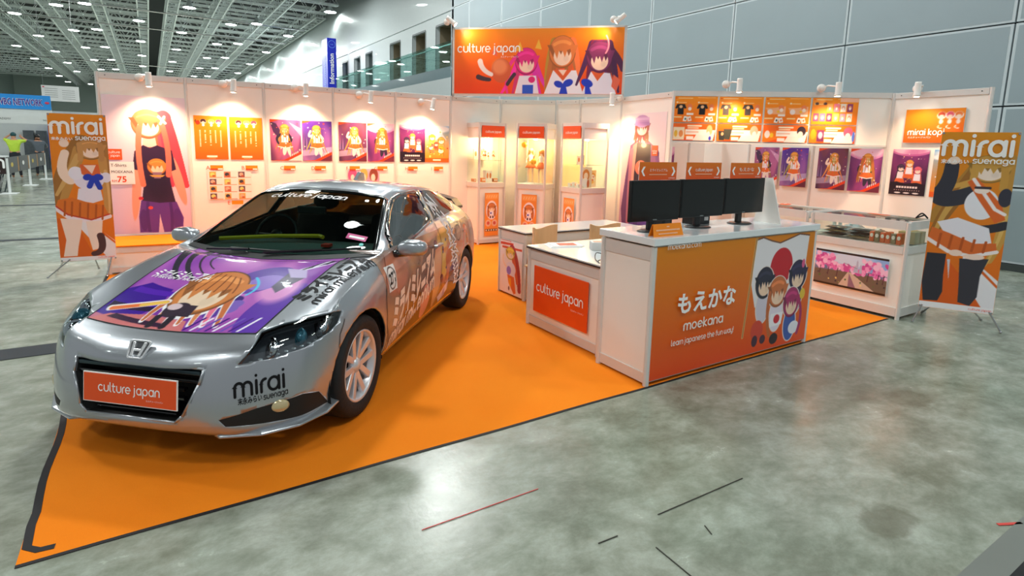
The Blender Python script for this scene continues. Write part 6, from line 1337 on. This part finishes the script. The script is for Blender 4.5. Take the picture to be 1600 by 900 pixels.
# splitter blades and chin under the corners
for s_ in (-1, 1):
    mb = MB(); pts = [(.10,.44),(.20,.62),(.34,.75),(.50,.82),(.66,.83)]
    vs = []; fs = []
    for k, (x, y) in enumerate(pts):
        dn = (.0,.002,.006,.01,.02)[k]
        vs += [(x-(.0,.03,.045,.04,.01)[k], s_*(y+(.0,.008,.012,.012,.005)[k]), .200+dn), (x+.03, s_*(y-.06), .232+dn), (x+.03, s_*(y-.06), .185+dn), (x-(.0,.03,.045,.04,.01)[k], s_*(y+(.0,.008,.012,.012,.005)[k]), .188+dn)]
        if k: b0 = 4*(k-1); fs += [(b0+q, b0+(q+1) % 4, b0+4+(q+1) % 4, b0+4+q) for q in range(4)]
    fs += [(0, 1, 2, 3), (16, 19, 18, 17)]
    mb.add(vs, fs); mb.build('splitter', PAINT_D, car, bevel=.006)
    # headlamp innards
    HL = thing('headlamp', None, None); HL.parent = car
    hb_ = MB(); C0 = Vector((.43, s_*.70, .60)); A_ = [(.20,.51,.535),(.36,.54,.64),(.45,.61,.66),(.66,.79,.675),(.52,.80,.60),(.38,.74,.565),(.28,.65,.54)]
    hb_.add([(x+.03, s_*(y-.02), z) for x, y, z in A_]+[(x+.10, s_*(y-.08), z-.05) for x, y, z in A_], [(k, (k+1) % 7, 7+(k+1) % 7, 7+k) for k in range(7)]+[tuple(range(7, 14))])
    hb_.build('lamp_housing', M('headlamp_grey', (120,124,130), .3), HL)
    for (x, y, z, r, mt) in ((.33,.60,.590,.060,CHROME),(.455,.69,.618,.050,M('projector_glass', (60,130,150), .05, metal=.3, coat=1)),(.565,.755,.640,.050,CHROME)):
        mm = Matrix.Translation((x-.0, s_*y, z)) @ Vector((-.7, s_*-.6, .35)).to_track_quat('Z', 'Y').to_matrix().to_4x4()
        mb = MB(); mb.lathe([(r*.3, -.03), (r*.8, -.01), (r, .012), (r*.9, .014), (r*.62, .0), (r*.6, .012), (r*.3, .024), (.0005, .028)], 18, mm); mb.build('reflector', mt, HL, smooth=True)
    mb = MB()
    for k in range(9):
        t = k/8; x, y, z = .215+.27*t, .545+.235*t-.03*t*t, .548+.042*t; mb.ell((x+.012, s_*y, z), (.012, .014, .006), 8)
    mb.build('daylight_strip', M('clear_plastic', (230,235,235), .15, metal=.5), HL)
    fp = CAR_BVH.ray_cast(Vector((-.2, s_*1.0, .322)), Vector((.78, s_*-.55, 0)).normalized())[0]
    mb = MB(); mb.lathe([(.0005, .010), (.026, .008), (.034, 0), (.030, -.012), (.0005, -.014)], 18, Matrix.Translation(fp) @ Matrix.Rotation(math.atan2(s_*.62, -.78), 4, 'Z') @ Matrix.Rotation(PI/2, 4, 'Y') @ Matrix.Scale(1.35, 4, (0, 1, 0)))
    mb.build('fog_lamp', M('fog_glass', (214,196,150), .12, metal=.4, coat=1), car, smooth=True)
    # arch liner
    for wx in (.87, 3.305):
        mb = MB(); n = 20
        vs = []; 
        for k in range(n+1):
            t = PI*1.16*k/n-.25; r = .362
            vs += [(wx+r*math.cos(t), s_*.82, .31+r*math.sin(t)), (wx+r*math.cos(t), s_*.52, .31+r*math.sin(t))]
        mb.add(vs, [(2*k, 2*k+2, 2*k+3, 2*k+1) for k in range(n)]+[tuple(range(1, 2*n+2, 2))])
        mb.build('wheel_arch_liner', M('liner_black', (10,10,10), .8), car)
    # mirrors
    MR = thing('door_mirror', None, None); MR.parent = car
    Mm = Matrix.Translation((1.56, s_*.915, .925))
    mb = MB(); out = [(-.105,-.040),(-.06,-.058),(.07,-.060),(.118,-.030),(.122,.020),(.098,.058),(.0,.066),(-.08,.050),(-.112,.0)]
    vs = []; fs = []; rings = [(-.070,.25),(-.064,.62),(-.045,.88),(-.012,1.0),(.022,1.0),(.030,.94)]; n = len(out)
    for dx, sc in rings: vs += [(1.56+dx+.16*0, s_*(.905+y*sc), .925+z*sc) for y, z in out]
    for r in range(len(rings)-1): fs += [(r*n+q, r*n+(q+1) % n, (r+1)*n+(q+1) % n, (r+1)*n+q) for q in range(n)]
    fs += [tuple(range(n))[::-1], tuple(range((len(rings)-1)*n, len(rings)*n))]
    mo = mb.add(vs, fs).build('mirror_shell', PAINT_D, MR, smooth=True, weld=True); sb = mo.modifiers.new('round', 'SUBSURF'); sb.levels = 2; sb.render_levels = 2
    mb = MB(); mb.cyl((1.5, s_*.79, .885), (1.56, s_*.88, .895), .026, .03, 10); mb.build('mirror_stalk', TRIMB, MR, smooth=True)
    boxobj('mirror_glass', CHROME, MR, 1.588, 1.593, min(s_*.825, s_*.995), max(s_*.825, s_*.995), .885, .965)
    # wiper
    mb = MB()
    if s_ < 0: a_, b_, c_ = (1.20, .02, .905), (1.30, -.36, .925), (1.395, -.60, .935)
    else: a_, b_, c_ = (1.20, .45, .91), (1.23, .15, .915), (1.235, -.12, .912)
    mb.tube([a_, b_], .010, 6); mb.tube([(a_[0]+.05, (a_[1]+b_[1])/2, a_[2]+.004), c_], .007, 6); mb.build('wiper', BLACK, car)
mb = MB(); vs = []
for k, (x, y) in enumerate([(1.365,-.70),(1.295,-.5),(1.235,-.3),(1.205,0),(1.235,.3),(1.295,.5),(1.365,.70)]):
    for dx in (-.055+.02*abs(y), .012):
        h = onbody((x+dx, y, 1.6), (0, 0, -1), .004); vs.append(h)
mb.add(vs, [(2*k, 2*k+1, 2*k+3, 2*k+2) for k in range(6)]); mb.build('scuttle_panel', M('scuttle_black', (22,24,25), .6), car)
# rear spoiler and roof fin
mb = MB(); ys = [-.66,-.60,-.45,-.2,0,.2,.45,.60,.66]; vs = []
for y in ys:
    d = (abs(y)/.66)**2; z = 1.165-.09*d-(.06 if abs(y) > .64 else 0); x = 3.60+.02*d
    vs += [(x, y, z), (x+.24, y, z+.005-.02*d), (x+.25, y, z-.02-.02*d), (x+.02, y, z-.025)]
fs = [(4*k+q, 4*k+(q+1) % 4, 4*k+4+(q+1) % 4, 4*k+4+q) for k in range(8) for q in range(4)]+[(0, 1, 2, 3), (35, 34, 33, 32)]
mb.add(vs, fs); mb.box(3.62, 3.78, -.40, -.36, 1.08, 1.15); mb.box(3.62, 3.78, .36, .40, 1.08, 1.15); mb.build('rear_spoiler', M('dark_spoiler', (38,36,38), .35), car)
mb = MB(); mb.prism([(2.55, 1.318), (2.66, 1.395), (2.73, 1.385), (2.75, 1.312)], -.018, .018); mb.build('roof_aerial_fin', PAINT_D, car, bevel=.008)
# --- wheels
WSIL = M('wheel_silver', (222,222,226), .3, metal=.55)
def wheel(x, s_):
    W_ = thing('wheel', None, None); W_.parent = car
    mm = Matrix.Translation((x, s_*.745, .311)) @ Matrix.Rotation(PI/2*s_*-1, 4, 'X')      # +Z of the wheel points outwards
    T = MB(); T.lathe([(.205,-.09),(.27,-.10),(.300,-.094),(.311,-.07),(.311,.07),(.300,.094),(.27,.102),(.232,.098),(.217,.085),(.210,.05)], 48, mm)
    T.build('tyre', RUBBER, W_, smooth=True)
    R1 = MB(); R1.lathe([(.208,-.08),(.20,-.05),(.196,.03),(.210,.075),(.222,.088),(.215,.094),(.202,.082),(.192,.045)], 48, mm); R1.build('rim', WSIL, W_, smooth=True)
    sp = MB()
    for k in range(5):
        for dl in (-.13, .13):
            t = 2*PI*k/5+PI/2; c, s2 = math.cos(t), math.sin(t)
            def P(r, o, z): return mm @ Vector((r*c-o*s2, r*s2+o*c, z))
            o0, o1_ = .022*(1 if dl > 0 else -1), .058*(1 if dl > 0 else -1); w0, w1 = .019, .022
            vs = [P(.035,o0-w0,.062),P(.035,o0+w0,.062),P(.205,o1_+w1,.078),P(.205,o1_-w1,.078),P(.035,o0-w0,.035),P(.035,o0+w0,.035),P(.205,o1_+w1,.045),P(.205,o1_-w1,.045)]
            sp.add(vs, [(0,1,2,3),(7,6,5,4),(0,4,5,1),(1,5,6,2),(2,6,7,3),(3,7,4,0)])
    sp.build('spoke_set', WSIL, W_, bevel=.005)
    hb2 = MB(); hb2.lathe([(.0005,.078),(.028,.076),(.034,.068),(.050,.060),(.055,.03)], 24, mm); hb2.build('hub_cap', WSIL, W_, smooth=True)
    dk = MB(); dk.lathe([(.0005,.02),(.14,.02),(.14,.0),(.0005,.0)], 32, mm); dk.build('brake_disc', M('brake_iron', (70,68,66), .4, metal=.8), W_)
for x in (.87, 3.305):
    for s_ in (-1, 1): wheel(x, s_)
# --- cabin
CAB = M('cabin_charcoal', (34,38,40), .7); CAB2 = M('dashboard_grey', (62,78,76), .55)
mb = MB(); mb.prism([(1.30,.80),(1.40,.885),(1.62,.905),(1.80,.90),(1.86,.80),(1.80,.60),(1.30,.60)], -.66, .66); mb.build('dashboard', CAB2, car, bevel=.02)
mb = MB(); mb.box(1.1, 3.6, -.70, .70, .22, .30); mb.box(1.0, 1.15, -.62, .62, .3, .78); mb.box(2.9, 3.55, -.60, .60, .3, .88); mb.build('floor_pan', M('floor_black', (12,12,13), .9), car)
for s_ in (-1, 1):
    mb = MB(); mb.box(2.0, 2.48, s_*.37-.24, s_*.37+.24, .38, .58); mb.build('seat_cushion', CAB, car, bevel=.05)
    mb = MB(); mb.prism([(2.40,.52),(2.56,.52),(2.76,1.0),(2.62,1.02)], s_*.37-.24, s_*.37+.24); mb.build('seat_back', CAB, car, bevel=.04)
    mb = MB(); mb.ell((2.73, s_*.37, 1.10), (.055, .13, .075), 14); mb.build('head_rest', CAB, car, smooth=True)
mb = MB(); mm = Matrix.Translation((1.90, .37, .90)) @ Matrix.Rotation(-1.1, 4, 'Y')
n = 28; r1, r2 = .175, .014; vs = []; fs = []
for k in range(n):
    for q in range(8): t, p_ = 2*PI*k/n, 2*PI*q/8; vs.append(mm @ Vector(((r1+r2*math.cos(p_))*math.cos(t), (r1+r2*math.cos(p_))*math.sin(t), r2*math.sin(p_))))
for k in range(n):
    for q in range(8): fs.append((k*8+q, ((k+1) % n)*8+q, ((k+1) % n)*8+(q+1) % 8, k*8+(q+1) % 8))
mb.add(vs, fs); mb.ell((0, 0, 0), (.06, .06, .02), 12, mm); mb.box(-.012, .012, -.16, .16, -.01, .01, mm); mb.build('steering_wheel', BLACK, car, smooth=True)
mb = MB(); mb.tube([(1.50, .58, .925), (1.62, .2, .945), (1.70, -.12, .95), (1.68,-.16,.945)], .016, 6); mb.build('yellow_belt', M('yellow_webbing', (232,196,24), .5), car)
boxobj('rear_view_mirror', BLACK, car, 1.80, 1.83, -.12, .12, 1.10, 1.16, bevel=.01)
boxobj('red_tag', M('red_plastic', (220,50,30), .5), car, 1.50, 1.56, -.30, -.24, .905, .925)
# ================================================================ neighbouring booth, barriers and people at the far left
NW = M('neighbour_white', (226,230,228), .5); SKYB = M('fascia_blue', (30,150,236), .45, vary=.12, scale=2)
t = thing('neighbour_booth', 'white neighbour booth with a blue network fascia at the far left', 'booth', frame((-9.05, 28.0)))
K = 1.56
def zz(z): return 1.65+(z-1.65)*K
boxobj('fascia', SKYB, t, 0, 3.97*K, 0, .05, zz(2.34), zz(2.71)); flat_text('fascia_lettering', 'WBG NETWORK', .36, 5.93, zz(2.44), M('fascia_violet', (70,30,150), .4), t, y=-.009, style='f', align='r', fit=1.44, tall=True, bold=.02)
flat_text('fascia_lettering', 'WBG NETWORK', .36, 5.94, zz(2.44), WHT_TXT, t, y=-.004, style='f', align='r', fit=1.46, tall=True, bold=.05)
mb = MB(); mb.ell((6.07,-.01,zz(2.52)),(.08,.006,.05),10); mb.build('fascia_mark', M('mark_red', (220,60,90), .4), t)
boxobj('name_rail', NW, t, 0, 3.97*K, 0, .04, zz(1.96), zz(2.17)); boxobj('upper_beam', NW, t, 0, 3.97*K, .05, .10, zz(2.17), zz(2.34))
flat_text('rail_lettering', 'ACADEMY', .11, 4.35, zz(2.05), DGREY, t, y=-.004, style='f', align='l'); flat_text('rail_lettering', '945', .09, 5.88, zz(2.04), DGREY, t, y=-.004, style='f')
for x in (0, 3.93*K): boxobj('post', NW, t, x, x+.07, 0, .06, 0, zz(2.3))
boxobj('back_wall', NW, t, 0, 8.4, 6.0, 6.06, 0, 2.9); boxobj('side_wall', NW, t, 7.0, 7.05, 3.2, 6.0, 0, 2.7)
boxobj('blue_panel', M('panel_blue', (60,120,220), .4, vary=.3, scale=4), t, 5.4, 6.3, 5.2, 5.25, .5, 2.5)
for k in range(2): boxobj('shelf_rack', M('rack_grey', (90,96,100), .6, vary=.4, scale=9), t, 4.4+.5*k, 4.8+.5*k, 5.5, 5.8, .0, 1.9)
# hanging notice
o = MB().box(0, 1.75, 0, .03, 0, .88).build('hanging_notice', M('notice_white', (224,224,224), .5), mw=frame((-4.56, 40.0, 3.68), -.03)); props(o, 'white hanging notice board with small lines of text in the distance', 'sign')
mb = MB()
for k in range(5): mb.box(.15, .75, -.006, -.002, .70-.12*k, .715-.12*k); mb.box(.95, 1.55, -.006, -.002, .62-.12*k, .635-.12*k)
mb.build('notice_lines', DGREY, o); boxobj('notice_mark', M('mark_red'), o, .06, .15, -.008, -.002, .76, .82)
for x in (.1, 1.65): MB().cyl((x, .015, .88), (x, .015, 8.3), .008, n=5).build('hanging_wire', STEEL, o)
# barrier with printed boards
BRD = M('board_black', (34,34,38), .4, vary=.4, scale=4)
t = thing('barrier_boards', 'row of black printed barrier boards on white posts at the far left', 'barrier', frame((-2.90, 18.4), PI/2))
for k in range(4):
    b_ = boxobj('barrier_board', BRD, t, .02+1.75*k, 1.73+1.75*k, -.015, .015, .56, 1.02)
    bb = MB(); bb.ell((.6+1.75*k, -.018, .8), (.18,.004,.07), 10); bb.build('board_print', [M('board_yellow', (210,180,50), .5), PAPER][k % 2], b_); bb = MB(); bb.box(1.45+1.75*k, 1.62+1.75*k, -.018, -.015, .58, 1.0); bb.build('board_stripe', M('board_amber', (170,120,50), .5), b_)
for k in range(3): mb = MB(); mb.cyl((3.4*k, 0, .0), (3.4*k, 0, 1.0), .035, n=8); mb.box(3.4*k-.25, 3.4*k+.25, -.18, .18, 0, .02); mb.build('post', NW, t)
t = thing('barrier_boards', 'brown barrier board with a large white m at the left edge', 'barrier', frame((-4.65, 18.36), 0)); boxobj('barrier_board', M('board_brown', (46,30,28), .4), t, 0, 1.72, -.015, .015, .56, 1.02)
flat_text('board_lettering', 'm', .22, 1.40, .74, WHT_TXT, t, y=-.02, wgt=.24); flat_text('board_lettering', 'ashkin', .065, 1.25, .62, WHT_TXT, t, y=-.02, wgt=.2); boxobj('post', NW, t, 0, .06, -.03, .03, 0, 1.0)
boxobj('shelf_top', NW, t, 0, 1.74, 0, .5, 1.03, 1.06)
# bicycles-like row of folded chairs under the boards
FC = M('folded_chair_grey', (70,84,88), .35, metal=.4)
for k in range(7):
    t = thing('folded_chair', 'dark folded chair leaning under the barrier boards, %s in the row' % ordw(k), 'folded chair', frame((-4.1+.17*k, 19.0), .2), 'folded chairs under the barrier boards')
    mb = MB(); mb.tube([(-.03,0,0),(.10,.03,.52)], .016, 6); mb.tube([(.05,.30,0),(.16,.33,.52)], .016, 6); mb.tube([(.10,.03,.52),(.16,.33,.52)], .016, 6); mb.build('frame', FC, t); mb = MB(); mb.add([(0,.03,.10),(.07,.30,.10),(.14,.31,.42),(.08,.04,.42)], [(0,1,2,3)]); mb.add([(.01,.03,.10),(.08,.30,.10),(.15,.31,.42),(.09,.04,.42)], [(3,2,1,0)]); mb.build('seat', BLACK, t)
# two people seen from behind
def person(mat, J, shirt, label, cap):
    t = thing('person', label, 'person', mat)
    names = list(J); E_ = [('hip','waist'),('waist','chest'),('chest','neck'),('neck','head0'),('head0','head1'),('chest','shL'),('shL','elL'),('elL','haL'),('haL','fgL'),('chest','shR'),('shR','elR'),('elR','haR'),('haR','fgR'),('hip','thL'),('thL','knL'),('knL','anL'),('anL','toL'),('hip','thR'),('thR','knR'),('knR','anR'),('anR','toR')]
    R_ = dict(hip=.15,waist=.13,chest=.155,neck=.055,head0=.085,head1=.075,shL=.065,shR=.065,elL=.045,elR=.045,haL=.032,haR=.032,fgL=.02,fgR=.02,thL=.095,thR=.095,knL=.06,knR=.06,anL=.042,anR=.042,toL=.035,toR=.035)
    def skin(nm_, keys, mt, grow=1.0):
        me = bpy.data.meshes.new(nm_); ix = {k: i for i, k in enumerate(keys)}; me.from_pydata([J[k] for k in keys], [(ix[a_], ix[b_]) for a_, b_ in E_ if a_ in ix and b_ in ix], []); me.materials.append(mt)
        o = bpy.data.objects.new(nm_, me); COL.objects.link(o); o.parent = t; o.modifiers.new('skin', 'SKIN'); sv = me.skin_vertices[0].data
        for k in keys: r = R_[k]*grow; sv[ix[k]].radius = (r, r*(.75 if k in ('hip','waist','chest') else 1))
        sv[ix[keys[0]]].use_root = True; s_ = o.modifiers.new('sub', 'SUBSURF'); s_.levels = 1; s_.render_levels = 1; return o
    skin('body', names, M('person_skin', (206,150,120), .5)); skin('shirt', ['hip','waist','chest','shL','elL','shR','elR'], shirt, 1.22); skin('trousers', ['waist','hip','thL','knL','anL','thR','knR','anR'], M('trousers_dark', (34,36,44), .7), 1.12)
    mb = MB(); h = J['head1']; mb.ell((h[0], h[1]+.01, h[2]+.01), (.093,.10,.10), 12); mb.build('cap' if cap else 'hair', M('cap_teal', (30,80,84), .6) if cap else M('hair_black', (22,20,22), .5), t, smooth=True)
    for s_, k in ((-1, 'L'), (1, 'R')):
        f = J['fg'+k]; mb = MB()
        for q in range(4): mb.cyl((f[0]-.02+.013*q, f[1], f[2]), (f[0]-.02+.013*q, f[1]+.01, f[2]+.06-.008*abs(q-1.5)), .007, .005, 6)
        mb.cyl(f, (f[0]+s_*.04, f[1], f[2]+.03), .008, .006, 6); mb.build('finger_set', M('person_skin'), t)
legs = dict(thL=(-.10,0,.85),knL=(-.11,0,.48),anL=(-.12,.02,.09),toL=(-.13,.16,.04),thR=(.10,0,.85),knR=(.11,0,.48),anR=(.12,.02,.09),toR=(.13,.16,.04))
person(frame((-3.87, 26.0), 0), dict(hip=(0,0,.95),waist=(0,0,1.12),chest=(0,0,1.36),neck=(0,.02,1.50),head0=(0,.03,1.58),head1=(0,.03,1.66),shL=(-.18,0,1.43),elL=(-.30,.10,1.50),haL=(-.14,.16,1.64),fgL=(-.10,.17,1.66),shR=(.18,0,1.43),elR=(.36,.12,1.44),haR=(.22,.16,1.60),fgR=(.18,.18,1.63), **legs), M('shirt_lime', (196,230,70), .7), 'person in a lime yellow shirt and dark cap, hands raised to the head', True)
person(frame((-3.28, 27.2), .3), dict(hip=(0,0,.93),waist=(0,0,1.10),chest=(-.02,.0,1.32),neck=(-.02,.02,1.46),head0=(-.02,.04,1.53),head1=(-.02,.05,1.61),shL=(-.18,0,1.40),elL=(-.36,.12,1.46),haL=(-.50,.2,1.56),fgL=(-.53,.22,1.58),shR=(.16,0,1.38),elR=(.28,.16,1.20),haR=(.30,.34,1.24),fgR=(.30,.40,1.25), **legs), M('shirt_slate', (92,100,110), .7), 'person in a slate grey shirt with black hair, left arm stretched out', False)
# far grey hall furniture
